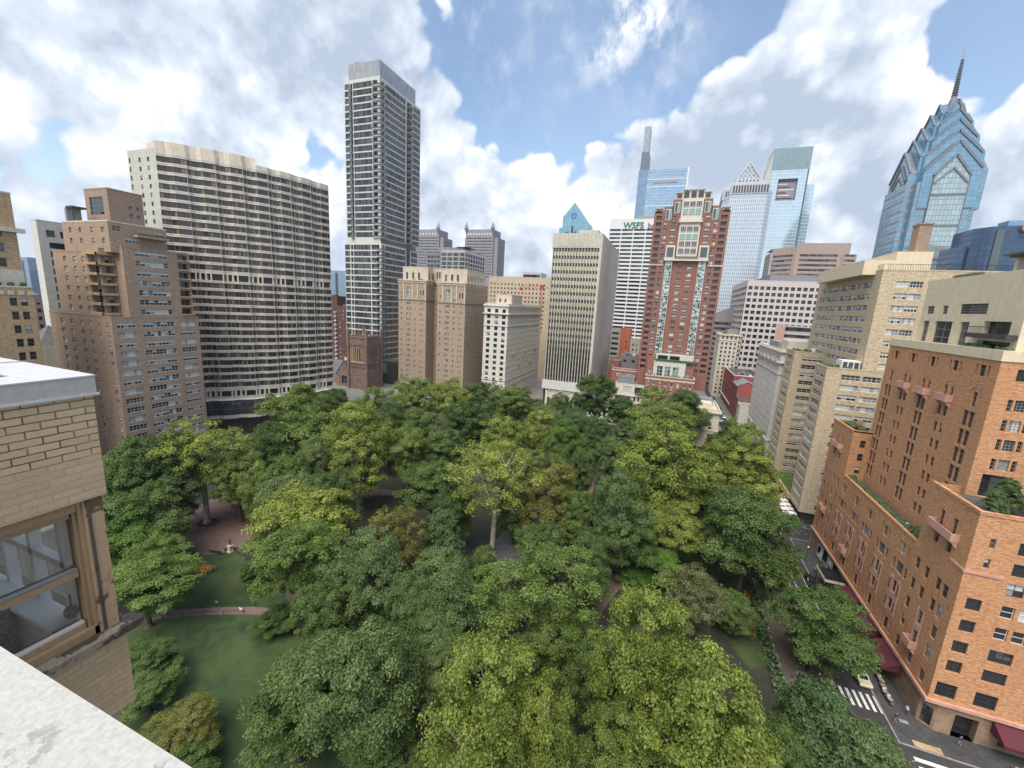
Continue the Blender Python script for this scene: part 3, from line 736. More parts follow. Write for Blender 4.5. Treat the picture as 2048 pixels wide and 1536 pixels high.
# crown of plain glass
M_CROWN = curtain('crown_glass', (.34,.36,.37), (.18,.19,.20), 1.5, 6.0, .12, .2, .08, .3)
m = MB(); xq = xy(697, 130, YL+.5)
m.prism([(xq, YL+.5), (xc-.3, YL+.5), (xc-.3, YL+D*.86), (xq, YL+D*.86)], zs-.5, zc, M_CROWN)
m.box(xq-.1, YL+.4, zs-3.0+2.6, xc+.3, YL+.6, zs+.4, M_CREAM)
m.build('crown', b.root)
m = MB(); m.bar((xq+4, YL+5, zc), (xq+4, YL+5, zc+3), .4, .4, METAL); m.bar((xq+1, YL+5, zc+3), (xq+8, YL+5, zc+2.6), .5, .4, METAL); m.build('roof_crane', b.root)
for i, z in enumerate(zf):
    m = MB()
    m.box(xc-W*.20, YL-.9, z-.45, xc+1.0, YL+.0, z-.1, M_CREAM); m.box(xc-W*.2, YL-.9, z-.1, xc+1.0, YL-.8, z+.95, GL_B)
    m.box(xc, YL, z-.45, xc+1.0, YL+D*.11, z-.1, M_CREAM); m.box(xc+.9, YL-.9, z-.1, xc+1.0, YL+D*.11, z+.95, GL_B)
    m.build('corner_balcony', b.root)
    m = MB()
    m.box(xc, YL+D*.62, z-.45, xc+1.7, YL+D*.76, z-.1, FR_G); m.box(xc+1.6, YL+D*.62, z-.1, xc+1.7, YL+D*.76, z+.9, GL_B)
    m.box(xl+W*.15, YL-1.5, z-.45, xl+W*.24, YL, z-.1, FR_G); m.box(xl+W*.15, YL-1.5, z-.1, xl+W*.24, YL-1.4, z+.9, GL_B)
    m.build('side_balcony', b.root)
# lower, wider shaft
xl2 = xw-.6; xc2 = xc+1.2; W2 = xc2-xl2
n2 = int((zset-2-12)/fl); zf2 = floors(zset-1.0-n2*fl+.6, n2)
So = [(W2*.01, W2*.15, z, z+fl-.85, 'plain2', .12) for z in zf2] + [(W2*.25, W2*.72, z, z+fl-.85, 'strip14', .12) for z in zf2] + [(W2*.74, W2*.9, z, z+fl-.85, 'strip5', 1.0) for z in zf2] + [(W2*.17, W2*.235, z, z+fl-1.0, 'void', 1.0) for z in zf2] + [(W2*.9, W2, z, z+fl-.85, 'void', 1.5) for z in zf2]
D2 = D*.62
Eo = [(0, D2*.12, z, z+fl-.85, 'void', 1.5) for z in zf2] + [(D2*.14, D2*.97, z, z+fl-.85, 'strip20', .12) for z in zf2]
b.face((xl2, YL-1), S_, W2, 9, zset, So, M_CREAM, wname='window_band'); b.face((xc2, YL-1), E_, D2, 9, zset, Eo, M_CREAM, wname='window_band')
b.face((xc2-1.4, YL-1+D2), E_, D-D2+1, 9, zset, [(D*.17, D*.35, z, z+fl-.85, 'strip8', .12) for z in zf2], M_CREAM, wname='window_band')
b.mb('wall').box(xc2-1.4, YL-1+D2, 9, xc2-1.3, YL-1+D2+D*.14, zset, FR_D)
b.mb('roof').poly([(xl2,YL-1,zset-.05),(xc2,YL-1,zset-.05),(xc2,YL+D2,zset-.05),(xl2,YL+D2,zset-.05)], ROOF)
for z in zf2:
    m = MB(); m.box(xc2-W2*.11, YL-2.0, z-.45, xc2+1.1, YL-1, z-.1, M_CREAM); m.box(xc2, YL-1, z-.45, xc2+1.1, YL+D2*.1, z-.1, M_CREAM)
    m.box(xc2-W2*.11, YL-2.0, z-.1, xc2+1.1, YL-1.9, z+.9, GL_B); m.box(xc2+1.0, YL-2, z-.1, xc2+1.1, YL+D2*.1, z+.9, GL_B); m.build('corner_balcony', b.root)
# glass belt at the setback and dark foot
m = MB(); m.box(xl+.5, YL+.3, zset, xc-.2, YL+.5, zset+3.4, GL_B); m.box(xc-.3, YL+.3, zset, xc+.05, YL+D*.9, zset+3.4, GL_M); m.build('setback_glazing', b.root)
m = MB(); m.box(xl2+1, YL-3, 0, xc2+14, YL+20, 9, FR_D); m.box(xl2+1.2, YL-5, 0, xl2+8, YL-3, 14, M_CREAM)
m.build('podium', b.root)
m = MB(); px0 = xy(756, 740, YL-8); px1 = xy(778, 740, YL-8); pz = zy(766, 722, YL-8)
m.box(px0, YL-8, 0, px1+5, YL+4, pz, FR_D)
for k in range(5): m.box(px0+1+k*1.3, YL-8.15, pz-8, px0+2+k*1.3, YL-8, pz-1.5, GREENG)
m.build('entrance_pavilion', b.root)
b.finish()
# --- buff brick pair of towers with limestone crowns
b = Building('apartment_building', 'pair of buff brick towers with limestone crowns beside the glass tower', -138, 235, cap=100)
YB = 225
for (ua, ub, vtop, wing) in ((797, 852, 560, 0), (874, 930, 565, 1)):
    x0, x1 = xy(ua, 620, YB), xy(ub, 620, YB); zt = zy((ua+ub)/2, vtop, YB); W = x1-x0
    zz = steps(zt-15, -3.3, 16)
    S = cols([W*.11, W*.61], .85, zz, 1.5, 'dh') + cols([W*.80, W*.88], .6, zz, 1.4, 'dh') + [(W*.37-1.5+k*1.05, W*.37-1.5+.8+k*1.05, z, z+1.6, 'dh') for z in zz for k in range(3)]
    S += [(W*.37-1.4, W*.37+1.4, zt-10.5, zt-4.2, 'green', .4)] + cols([W*.11, W*.61], .9, [zt-12.2+1, zt-9], 1.4, 'dh') + cols([W*.80, W*.9], .9, [zt-9.0], 3, 'side')
    yl = 32 if wing else 10
    En = int(yl/3.1)
    Eo = cols([1.8+i*3.1 for i in range(En)] if wing else [2, 4.2, 7], .75, zz + [zt-11.2, zt-8.2, zt-5.2], 1.35, 'dh')
    b.box(x0, YB, x1, YB+yl, 0, zt, M_BUFF, S=S, E=Eo, cop=M_LIME, par=1.2)
    m = MB()
    for z, h, o in ((zt-12.4, .5, .25), (zt-1.6, .6, .35), (zt-.5, .5, .5)): m.box(x0-o, YB-o, z, x1+o, YB+yl+o, z+h, M_LIME if h > .5 or z > zt-1 else M_BROWN)
    for fx in (.2, .52, .70, .98): m.box(x0+W*fx-.35, YB-.35, zt-12, x0+W*fx+.35, YB, zt+1.2, M_LIME)
    for k in range(int(yl/4.5)): m.box(x1, YB+1+k*4.5, zt-3, x1+.4, YB+1.6+k*4.5, zt+1.4, M_LIME)
    m.build('limestone_trim', b.root)
    # set back limestone penthouse
    xa, xb = x0+W*.06, x1-W*.04; zp = zt+8.2
    b.box(xa, YB+3, xb, YB+(9 if not wing else 30), zt-1, zp, M_LIME, S=cols([W*.15, W*.37, W*.58], 1.5, [zt+.6], 4.2, 'side'), E=cols(steps(2, 3.4, 7 if wing else 2), 1.2, [zt+.8], 3.6, 'side'), part='penthouse', cop=M_LIME)
xa, xb = xy(852, 620, YB), xy(874, 620, YB)
b.face((xa, YB+10), S_, xb-xa, 0, 69, cols([1.6, 4.2, 6.4], .8, steps(8, 3.3, 18), 1.4, 'dh'), M_BUFF)
b.box(xa-6, YB+11, xb+8, YB+28, 66, 77.5, M_LIME, S=cols(steps(7, 1.8, 5), 1.0, [71.5], 4, 'side'), part='penthouse', cop=M_LIME)
b.mb('roof').poly([(xa-14, YB+9, 68.2), (xb, YB+9, 68.2), (xb, YB+31, 68.2), (xa-14, YB+31, 68.2)], ROOF)
b.finish()

# --- white terracotta block
b = Building('apartment_building', 'white classical block with deep cornice between buff towers and piered office slab', -94, 245, cap=100)
YT = 228
x0, x1 = xy(966, 690, YT), xy(1013, 690, YT); zt = zy(990, 607, YT); W = x1-x0
zz = steps(zt-5.2, -3.42, 15); L_ = 66
S = cols([W*.2, W*.52, W*.83], 2.2, zz, 2.1, 'pairD')
E = cols(steps(2.4, 3.7, 17), 1.35, zz, 2.1, 'dhD')
b.box(x0, YT, x1, YT+L_, 0, zt, M_WHITE, S=S, E=E, dep=.4, cop=M_WHITE)
m = MB(); m.box(x0-.9, YT-.9, zt-6.1, x1+.9, YT+L_, zt-5.6, M_LIME); m.box(x0-.6, YT-.6, zt-1.5, x1+.6, YT+L_+.4, zt-.7, M_WHITE)
for z in (zt-13, 12.5, 9): m.box(x0-.3, YT-.3, z, x1+.3, YT+L_, z+.35, M_WHITE)
for k in range(5): m.box(x1, YT+11+k*11, zt-30-(k%2)*8, x1+.8, YT+14.5+k*11, zt-29.4-(k%2)*8, M_LIME)
m.build('cornice', b.root)
b.box(x0+4, YT+8, x1-1, YT+26, zt-1, zt+5.5, M_LIME, S=cols([2.5, 6], 1.2, [zt+1], 2, 'dhD'), part='penthouse')
b.finish()

# --- low white annexe left of the piered slab and the blue hoarding
b = Building('shop_building', 'low white colonnaded pavilion at the foot of the piered office slab', -50, 222, cap=20)
x0, x1 = xy(1090, 790, 218), xy(1232, 775, 218)
b.box(x0, 218, x1, 228, 0, 11.0, M_TANL, S=cols(steps(2, 2.6, int((x1-x0)/2.6)), 1.3, [1.5], 7.2, 'plain'), dep=.6, cop=M_TANL)
b.finish()

# --- piered office slab
b = Building('office_building', 'office slab with tall white piers, blank pale side wall and bronze upper storeys', -50, 240, cap=100)
YO = 228
x0, x1 = xy(1108, 467, YO), xy(1207, 470, YO); zt = zy(1108, 467, YO); zb = 17.0; W = x1-x0
BRZ = glass('bronze_panel', (.56,.46,.27), .10, .95, .5, .10, vary=.08, cell=1.6)
n = 16; pitch = (W-1.4)/n
y_e = yx(1238.9, 508.4, x1); ztb = zx(1238.9, 508.4, x1)
b.face((x1, YO), E_, y_e-YO, 0, ztb+1.0, (), M_1845); b.face((x0, y_e), W_, y_e-YO, 0, zt, (), M_1845)
m = MB(); m.poly([(x0, YO, zb), (x1-1.2, YO, zb), (x1-1.2, YO, zt-7), (x0, YO, zt-7)], BRZ)
m.build('bronze_panels', b.root)
fl_ = (zt-7-zb)/19
for k in range(19):
    m = MB(); z = zb+k*fl_+1.5
    for i in range(n): m.box(x0+.5+i*pitch+.2, YO-.09, z, x0+.5+(i+1)*pitch-.42, YO-.02, z+1.75, GL_D, 'n')
    m.build('window_row', b.root)
m = MB()
for i in range(n+1): m.box(x0+.2+i*pitch, YO-.75, zb-.5, x0+.52+i*pitch, YO-.1, zt-7+(.6 if i % 2 else 0), M_CREAM)
m.build('piers', b.root)
m = MB()
m.box(x0-.1, YO-1.0, zt-7.5, x1+.05, YO+.2, zt, M_1845); m.box(x1-1.3, YO-1.0, zb-1, x1+.05, YO+.1, zt-7.5, M_1845)
m.box(x0-.6, YO-1.2, zb-5.5, x1+.05, YO-.2, zb-.5, M_CREAM)
for i in range(n*2): m.box(x0+.1+i*pitch/2, YO-1.16, zt-6.8, x0+.35+i*pitch/2, YO-.98, zt-.1, M_1845)
m.box(x0+1, YO+4, zt-.5, x1-1, y_e-2, zt+.2, ROOF); m.box(x0+12, YO+8, zt, x1-4, y_e-10, zt+3, M_1845)
m.build('parapet', b.root)
m = MB(); m.box(x0+1, YO+1.5, 0, x1, YO+2, zb-5.5, FR_D)
for i in range(4): m.box(x0+1.5+i*8.2, YO-.6, 0, x0+2.5+i*8.2, YO+.4, zb-5.5, M_CREAM)
m.build('ground_colonnade', b.root)
b.finish()

# --- red brick residential tower
b = Building('apartment_tower', 'red brick residential tower with pale glazed bays and stepped stone crown', 4, 250, cap=100)
YR = 240
xa, xb = xy(1290, 600, YR), xy(1436, 600, YR)
Wt = xb-xa
def fx(u_, v_): return (xy(u_, v_, YR)-xa)/Wt
z1 = 109.5; zb = 18
ff = steps(27, 3.13, 26)
S = []
cent = {'b1': .07, 'w1': .165, 'g1': .275, 'c1': .435, 'c2': .565, 'g2': .725, 'w2': .835, 'b2': .93}
for z in ff:
    S += [(Wt*(.07-.038), Wt*(.07+.038), z, z+2.0, 'balc', 1.3), (Wt*(.93-.038), Wt*(.93+.038), z, z+2.0, 'balc', 1.3)]
    S += cols([Wt*.165, Wt*.835], 1.75, [z], 2.0, 'pair')
    if z < 88: S += cols([Wt*.435, Wt*.565], 2.3, [z], 1.9, 'tri')
    else: S += cols([Wt*.275, Wt*.725], 2.3, [z], 2.1, 'tri')
S = [o for o in S if not (o[2] < 29 and Wt*.2 < o[0] < Wt*.76)]
b.face((xa, YR), S_, Wt, zb, z1, S, M_RED, dep=.35)
b.face((xb, YR), E_, 26, zb, z1, (), M_RED); b.face((xa, YR+26), W_, 26, zb, z1, (), M_RED)
b.mb('roof').poly([(xa,YR,z1-1),(xb,YR,z1-1),(xb,YR+26,z1-1),(xa,YR+26,z1-1)], ROOF)
b.mb('wall').box(xa, YR+.3, z1-1, xb, YR+.5, z1, M_RED)
# glazed bays
for c in (.275, .725):
    for z in ff[1:20]:
        m = MB(); x = xa+Wt*c
        m.box(x-1.7, YR-.8, z-.55, x+1.7, YR+.1, z+2.58, FR_W, 'n')
        for i in range(3):
            for j in range(3): m.box(x-1.55+i*1.05, YR-.86, z-.35+j*.95, x-.6+i*1.05, YR-.78, z+.5+j*.95, (GREENG, GREENG, GREENG, GL_M, GL_D, BLIND)[random.randrange(6)], 'n')
        m.build('bay_window', b.root)
# centre stone bay at the top
m = MB(); xcn = xa+Wt*.5
xl_, xr_ = xcn-5.0, xcn+5.0
m.box(xl_, YR-1.2, 87, xr_, YR+8, 115.0, M_TANL)
m.build('centre_bay', b.root)
for zz_, h_, kk in ((88.5, 2.6, 0), (92.0, 2.6, 0), (95.4, 2.9, 1), (99.2, 2.6, 0), (107.5, 3.0, 1), (111.2, 2.7, 0)):
    for i in range(3):
        m = MB(); x = xcn-4.3+i*3.0
        m.box(x, YR-1.45, zz_, x+2.6, YR-1.2, zz_+h_, FR_W, 'n')
        for q in range(3): m.box(x+.15+q*.82, YR-1.5, zz_+.2, x+.85+q*.82, YR-1.44, zz_+h_-.2, GREENG if kk else GL_M, 'n')
        m.build('bay_window', b.root)
m = MB(); m.box(xcn-5.6, YR-2.2, 103.6, xcn+5.6, YR, 104.2, M_TANL)
for i in range(24): m.box(xcn-5.5+i*.47, YR-2.15, 104.2, xcn-5.35+i*.47, YR-2.0, 105.3, WHITE)
m.box(xcn-5.6, YR-2.2, 105.3, xcn+5.6, YR-2.0, 105.5, WHITE)
m.box(xa+Wt*.2, YR-1.7, 84.8, xa+Wt*.80, YR, 85.6, M_TANL)
for c in (.275, .725): m.box(xa+Wt*c-2.3, YR-1.4, 85.6, xa+Wt*c+2.3, YR, 92.5, M_TANL); m.box(xa+Wt*c-1.6, YR-1.5, 86.6, xa+Wt*c+1.6, YR-1.4, 91.5, GL_M, 'n')
m.box(xa-.2, YR-.25, 82.4, xa+Wt*.2, YR, 82.9, M_TANL); m.box(xa+Wt*.8, YR-.25, 82.4, xb+.2, YR, 82.9, M_TANL)
for i in range(30): m.box(xa+Wt*.2+i*Wt*.0205, YR-1.65, 85.6, xa+Wt*.2+.15+i*Wt*.0205, YR-1.5, 86.6, WHITE)
m.build('stone_balcony', b.root)
# stepped shoulders and crown
m = MB(); cr_ = MB(); wn = MB()
for c0, c1, zt_ in ((.13, .25, z1+2.2), (.75, .87, z1+2.2), (.24, .36, z1+5.6), (.64, .76, z1+5.6)):
    m = MB(); wn = MB(); m.box(xa+Wt*c0, YR-.05, z1-1, xa+Wt*c1, YR+16, zt_, M_RED); wn.box(xa+Wt*(c0+.025), YR-.12, zt_-6.5, xa+Wt*(c1-.025), YR, zt_-1.2, FR_W, 'n')
    for q in range(2): wn.box(xa+Wt*(c0+.03)+q*1.5, YR-.17, zt_-6.2, xa+Wt*(c0+.03)+1.3+q*1.5, YR-.11, zt_-1.5, GREENG if q else GL_M, 'n')
    m.build('crown_shoulder', b.root); wn.build('crown_glazing', b.root)
for c0, c1, za, zb_ in ((.01, .10, z1-.8, z1+1.6), (.90, .99, z1-.8, z1+1.6), (.27, .36, z1+5.6, z1+9.0), (.64, .73, z1+5.6, z1+9.0), (.36, .64, z1+5.6, z1+10.2)):
    cr_.box(xa+Wt*c0, YR, za, xa+Wt*c1, YR+12, zb_, M_1845)
    for k in range(3 if c1-c0 > .2 else 1):
        wz = (c1-c0)*Wt/(3 if c1-c0 > .2 else 1); cr_.box(xa+Wt*c0+k*wz+.45, YR-.1, za+.6, xa+Wt*c0+(k+1)*wz-.45, YR, zb_-.8, FR_D, 'n')
    cr_.box(xa+Wt*c0-.25, YR-.4, zb_-.3, xa+Wt*c1+.25, YR+12, zb_+.15, M_1845)
cr_.build('crown', b.root)
b.finish()

# --- red brick base building with roof terrace, in front of the tower
b = Building('brick_building', 'brown brick house with white string course and planted roof terrace below the red tower', 0, 240, cap=60)
YQ = 231
x0, x1 = xy(1290, 760, YQ), xy(1389, 765, YQ); zt = zy(1290, 748, YQ)-.3; W = x1-x0
z3 = steps(zt-4.9, -3.3, 4)
b.box(x0, YQ, x1, YQ+9, 0, zt, M_RED2, S=cols(steps(1.7, W/8.2, 8), 1.1, z3, 1.9, 'dh'), cop=M_TANL)
m = MB(); m.box(x0-.1, YQ-.2, zt-2.2, x1+.1, YQ, zt-1.5, M_TANL)
for x in steps(x0+1.7, W/8.2, 8):
    for z in z3: m.box(x-.8, YQ-.06, z-.3, x+.8, YQ, z-.02, M_TANL); m.box(x-.25, YQ-.08, z+1.95, x+.25, YQ, z+2.4, M_TANL)
m.build('stone_trim', b.root)
b.box(x0+3.4, YQ+4, x1-5, YQ+9, zt-1, zt+7.4, M_CREAM, S=cols(steps(3.3, 4.0, 3), 3.0, [zt-.5], 5.4, 'green'), part='conservatory', cop=M_CREAM)
b.box(x0, YQ+5, x0+4.0, YQ+9, zt-1, zt+9.5, M_RED2, S=cols([1.8], 1.6, [zt-.5], 3, 'green'), part='side_block')
b.box(x1-5.5, YQ+5, x1-1, YQ+9, zt-1, zt+6.5, M_RED2, S=cols([2], 1.7, [zt-.5], 2.4, 'green'), part='side_block#2')
m = MB(); m.box(x0+4, YQ+3.9, zt+7.4, x1-1, YQ+5.2, zt+8.6, LEAFPOT)
rr = random.Random(3)
for k in range(30): m.sphere((x0+1+rr.random()*(W-2), YQ+1.3+rr.random(), zt+.1), (.4, .4, .3+.5*rr.random()), LEAFPOT, 6, 4)
m.build('terrace_plants', b.root)
m = MB(); m.box(x0+4, YQ+5.6, zt+8.5, x1-1.5, YQ+9, zt+11.3, M_CREAM)
for k in range(2): m.box(x0+5+k*6, YQ+5.5, zt+8.7, x0+10+k*6, YQ+5.6, zt+10.6, GL_D, 'n')
m.build('pergola', b.root)
b.finish()

# --- white stone mansion and its neighbours along the north side
b = Building('town_house', 'white stone mansion with mansard and iron balcony left of the brown brick house', -14, 236, cap=30)
YM = 229
x0, x1 = xy(1228, 790, YM), xy(1288, 790, YM); z1_ = zy(1260, 790, YM); W = x1-x0
b.box(x0, YM, x1, YM+12, 0, z1_, M_TANL, S=cols([W*.3, W*.5, W*.7, W*.83], 1.0, steps(z1_-3.2, -4, 3), 2.2, 'dhD'), cop=M_TANL)
b.box(x0, YM+2, x1, YM+12, z1_-1, z1_+5.5, M_TANL, S=cols([W*.42, W*.8], 4.2, [z1_+.6], 3.6, 'sash6'), part='attic', cop=M_TANL)
b.box(x0+1, YM+4, x1-6, YM+12, z1_+5, z1_+9.0, METAL, part='roof_house', S=())
m = MB(); m.box(x0-.3, YM-1.0, z1_-5.3, x1+.3, YM, z1_-5.0, M_LIME); m.box(x0-.5, YM-.6, z1_-.6, x1+.5, YM, z1_-.1, M_TANL)
for k in range(int(W/.4)): m.box(x0+k*.4, YM-.95, z1_-5, x0+k*.4+.06, YM-.9, z1_-4.1, BLACK)
m.build('balcony', b.root)
b.finish()
b = Building('brick_building', 'low red brick building with flat grey roof behind the white stone mansion', -14, 246, cap=20)
z_ = zy(1260, 742, 243)
b.box(xy(1222, 760, 243), 243, xy(1290, 760, 243), 252, 0, z_, M_RED2, S=cols([4, 9.5, 15], 2.6, [z_-3.4], 1.8, 'tri'), cop=M_TANL)
b.finish()
b = Building('brick_building', 'small red brick building with sunlit roof right behind the piered slab', -22, 262, cap=8)
z_ = zy(1225, 720, 262); b.box(xy(1216, 740, 262), 262, xy(1238, 740, 262), 280, 0, z_, M_RED2, S=cols([2.5], 1.4, [z_-4], 2, 'dh'), E=cols([4], 1.5, [z_-4], 2, 'dh'), cop=M_TAN)
b.finish()
b = Building('flat_building', 'grey flat roofed building with rooftop plant under the red tower', -16, 262, cap=6)
z_ = zy(1260, 712, 268); xq, xr = xy(1240, 720, 268), xy(1275, 720, 268); b.box(xq, 268, xr, 282, 0, z_, M_GREYG, S=cols([3, 8], 2, [z_-4], 1.5, 'plain'), roof=ROOFD)
m = MB(); m.box(xq+2, 271, z_-1, xq+5, 274, z_+2, METAL); m.box(xq+7, 270, z_-1, xq+9, 273, z_+1.2, WHITE); m.build('roof_plant', b.root)
b.finish()
b = Building('office_building', 'short white striped block with orange end wall in front of the bank tower', -20, 300, cap=30)
YG = 300; x0, x1 = xy(1222, 690, YG), xy(1243, 690, YG); x2 = xy(1258, 690, YG); zt = zy(1238, 658, YG)
ORN = wallmat('orange_panel', (.60,.17,.09), (.66,.2,.11), patch_amt=.1)
b.box(x0-10, YG, x1-1.5, YG+14, 0, zt, M_CREAM, S=[(10, x1-x0+7.5, z, z+1.7, 'office') for z in steps(zt-4, -3.6, 8)])
b.box(x1-1.5, YG-.5, x2, YG+14, 0, zt+.6, ORN, S=cols([4.6], .9, steps(zt-9, -4, 5), 1.1, 'plain'), part='end_wall')
b.finish()
b = Building('town_house', 'narrow tan stone building wedged under the bank tower, left of the red tower', -14, 310, cap=10)
z_ = zy(1268, 680, 290); b.box(xy(1260, 690, 290), 290, xy(1285, 690, 290), 300, 0, z_, M_TANL, S=cols([2, 4.4], .9, steps(z_-4, -3.4, 7), 1.6, 'dhD'))
b.finish()
# cream corner mansion at the street
b = Building('town_house', 'cream stone corner mansion with heavy cornice beside the narrow street', 24, 202, cap=20)
x0, x1 = 12.5, 25.5; YC = 196; zt = zy(1410, 818, YC)
b.box(x0, YC, x1, YC+22, 0, zt, M_TANL, S=cols([x1-x0-3.2, x1-x0-8], 1.3, steps(zt-4.6, -4.3, 3), 2.3, 'dh'), E=cols([4, 9, 14, 18], 1.3, steps(zt-4.6, -4.3, 3), 2.3, 'dh'), cop=M_TANL, roof=M_TANL)
m = MB(); m.box(x0-.8, YC-.8, zt-1.5, x1+.8, YC+22, zt-.8, M_TANL); m.box(x0-.2, YC-.2, zt-9.6, x1+.2, YC+22, zt-9.2, M_TANL)
m.box(x0+2, YC+5, zt-.9, x1-3, YC+12, zt+1.6, M_TANL); m.box(x0+4, YC+13, zt-.9, x1-2, YC+19, zt+2.2, METAL)
m.build('cornice', b.root)
b.finish()
# street blocks up the narrow street
b = Building('brick_building', 'bright red brick corner block with white trim and black railed roof', 46, 262, cap=40)
XS = 41.5
ya, yb = yx(1465, 770, XS), yx(1436, 752, XS); zt = zx(1463, 745, XS)
RB = wallmat('scarlet_brick', (.27,.065,.055), (.33,.09,.075), brick=(.6,.2), patch_amt=.2)
b.box(XS, ya, XS+16, yb+8, 0, zt, RB, S=cols([1.8, 4.4, 6.8, 11, 13.5], 1.2, steps(zt-4.2, -3.6, 3), 2.1, 'dh'), W=cols(steps(2, 2.7, int((yb+6-ya)/2.7)), 1.1, steps(zt-4.2, -3.6, 4), 2.0, 'dh'), cop=WHITE, roof=ROOFD)
m = MB(); m.box(XS-.5, ya-.4, 3.8, XS, yb+8, 4.4, WHITE)
rr = random.Random(5)
for k in range(9): xx, yy = XS+3+rr.random()*10, ya+2+rr.random()*(yb+4-ya); m.box(xx, yy, zt-1, xx+1.3, yy+1, zt+.4+rr.random(), (METAL, WHITE)[k % 2])
m.build('roof_plant', b.root)
b.finish()
b = Building('brick_building', 'small dark red house with grey gabled roof below the scarlet corner block', 46, 240, cap=10)
ya, yb = ya-19, ya-1; zt = zx(1482, 772, XS)-1.5
b.face((XS, ya), S_, 10, 0, zt, (), RB); b.face((XS, yb), W_, yb-ya, 0, zt, cols([3, 7, 11, 15], 1, [zt-4, zt-8], 1.8, 'dh'), RB)
m = MB(); m.poly([(XS-.4, ya-.3, zt-.3), (XS+5, ya-.3, zt+2.6), (XS+5, yb, zt+2.6), (XS-.4, yb, zt-.3)], METAL); m.poly([(XS+5, ya-.3, zt+2.6), (XS+10.4, ya-.3, zt-.3), (XS+10.4, yb, zt-.3), (XS+5, yb, zt+2.6)], METAL)
m.poly([(XS, ya, zt), (XS+10, ya, zt), (XS+5, ya, zt+2.6)], RB); m.build('gable_roof', b.root); b.finish()
for k in range(2):
    b = Building('town_house', ('low brown rowhouse touching the dark red gabled house', 'low cream rowhouse nearest the ornate white apartment house')[k], 46, ya-6-8*k, cap=8)
    z_ = 13-2*k; yy = ya-8.2-8.3*k
    b.box(XS, yy, XS+12, yy+8, 0, z_, (M_BROWN, M_TANL)[k], W=cols([2, 5.6], 1.1, steps(z_-3.6, -3.4, 3), 1.9, 'dh'), roof=ROOFD); b.finish()
b = Building('office_building', 'slim beige classical block with arched top storey at the head of the street', 30, 310, cap=80)
YK = 330; x0 = xy(1437, 690, YK); x1 = xy(1482, 690, YK); zt = zy(1450, 668, YK)
b.box(x0, YK, x1, YK+25, 0, zt, M_TANL, S=cols(steps(2.2, 2.75, 6), 1.2, steps(zt-7.6, -2.95, 15), 1.7, 'dhD')+cols(steps(2.2, 2.75, 6), 1.0, [zt-3.6], 2.4, 'side'), W=cols(steps(2, 3, 8), 1.2, steps(zt-7.6, -2.95, 15), 1.7, 'dhD'), cop=M_TANL)
m = MB(); m.box(x0-.6, YK-.6, zt-1.1, x1+.6, YK+25, zt-.4, M_TANL); m.box(x0-.3, YK-.3, zt-4.6, x1+.3, YK+25, zt-4.2, M_TANL); m.box(x0+5, YK+3, zt-1, x1-1, YK+12, zt+3.4, METAL); m.build('cornice', b.root)
b.finish()
# --- ornate white apartment house on the street
XS = 41.5
b = Building('apartment_building', 'ornate white stone apartment house between the narrow street and the yellow brick wings', 50, 205, cap=100)
ys0, yn0 = 183, yx(1519, 690, XS); zt = 46.6; zz = steps(zt-7.5, -2.85, 13); D = yn0-ys0
b.box(XS, ys0, XS+16, yn0, 0, zt, M_WHITE, S=cols([3.2, 7.5, 12], 1.9, zz, 1.6, 'pairD'), W=cols(steps(2, 3.1, int(D/3.1)), .95, zz+[zt-4.2], 1.6, 'dhD'), dep=.3, cop=M_WHITE)
m = MB()
for z, o in ((zt-1.0, .8), (zt-5.2, .9), (zt-9.5, .3), (10.5, .35), (7, .25)): m.box(XS-o, ys0-o, z, XS+16, yn0+o*.5, z+.5, M_WHITE)
for k in range(6): m.box(XS-.9, ys0+3+k*7.5, zt-4.9, XS, ys0+5.5+k*7.5, zt-3.9, M_LIME)
m.build('cornice', b.root)
m = MB(); m.box(XS+2, ys0+2, zt-1, XS+9, ys0+12, zt+3.4, M_TANL); m.box(XS+1.5, ys0+14, zt-1, XS+8, ys0+30, zt+2.2, METAL); m.box(XS+9, ys0+1, zt-1, XS+13, ys0+6, zt+4.5, M_WHITE); m.build('penthouse', b.root)
b.finish()

# --- yellow brick complex
b = Building('apartment_building', 'pale yellow brick apartment complex with stepped wings and long window strips', 55, 155, cap=100)
zA = 45.9; zz = steps(zA-3.1, -2.72, 15)
xe = 70
wA = [(1.2, 8.4, z, z+1.45, 'rib4') for z in zz]
xg = [xy(1684, 748, 134)-XS, xy(1722, 750, 134)-XS, xy(1727, 751, 134)-XS, xy(1764, 757, 134)-XS]
sA = [(xg[0], xg[1], z, z+1.45, 'rib4') for z in zz] + [(xg[2], xg[3], z, z+1.45, 'rib4') for z in zz] + [(xg[3]+2.5, xg[3]+7.5, z, z+1.45, 'rib4') for z in zz]
b.box(XS, 134, xe, 143.6, 3.6, zA, M_CLAR, S=sA, W=wA, cop=M_CLAR)
b.mb('ground_floor').box(XS+1.0, 134.8, 0, xe, 177, 3.6, FR_D)
zB = 47.5; zz2 = steps(zB-3.1, -2.72, 16)
b.box(XS, 166.4, xe, 177, 3.6, zB, M_CLAR, S=[(2.6, 8.6, z, z+1.4, 'rib4') for z in zz2]+[(11.5, 16, z, z+1.4, 'rib4') for z in zz2], W=[(1.6, 9, z, z+1.4, 'rib4') for z in zz2], cop=M_CLAR)
b.face((54, 166.4), W_, 22.8, 3.6, 47, cols([4, 11.4, 18.6], 4.5, zz, 1.4, 'rib4'), M_CLAR)
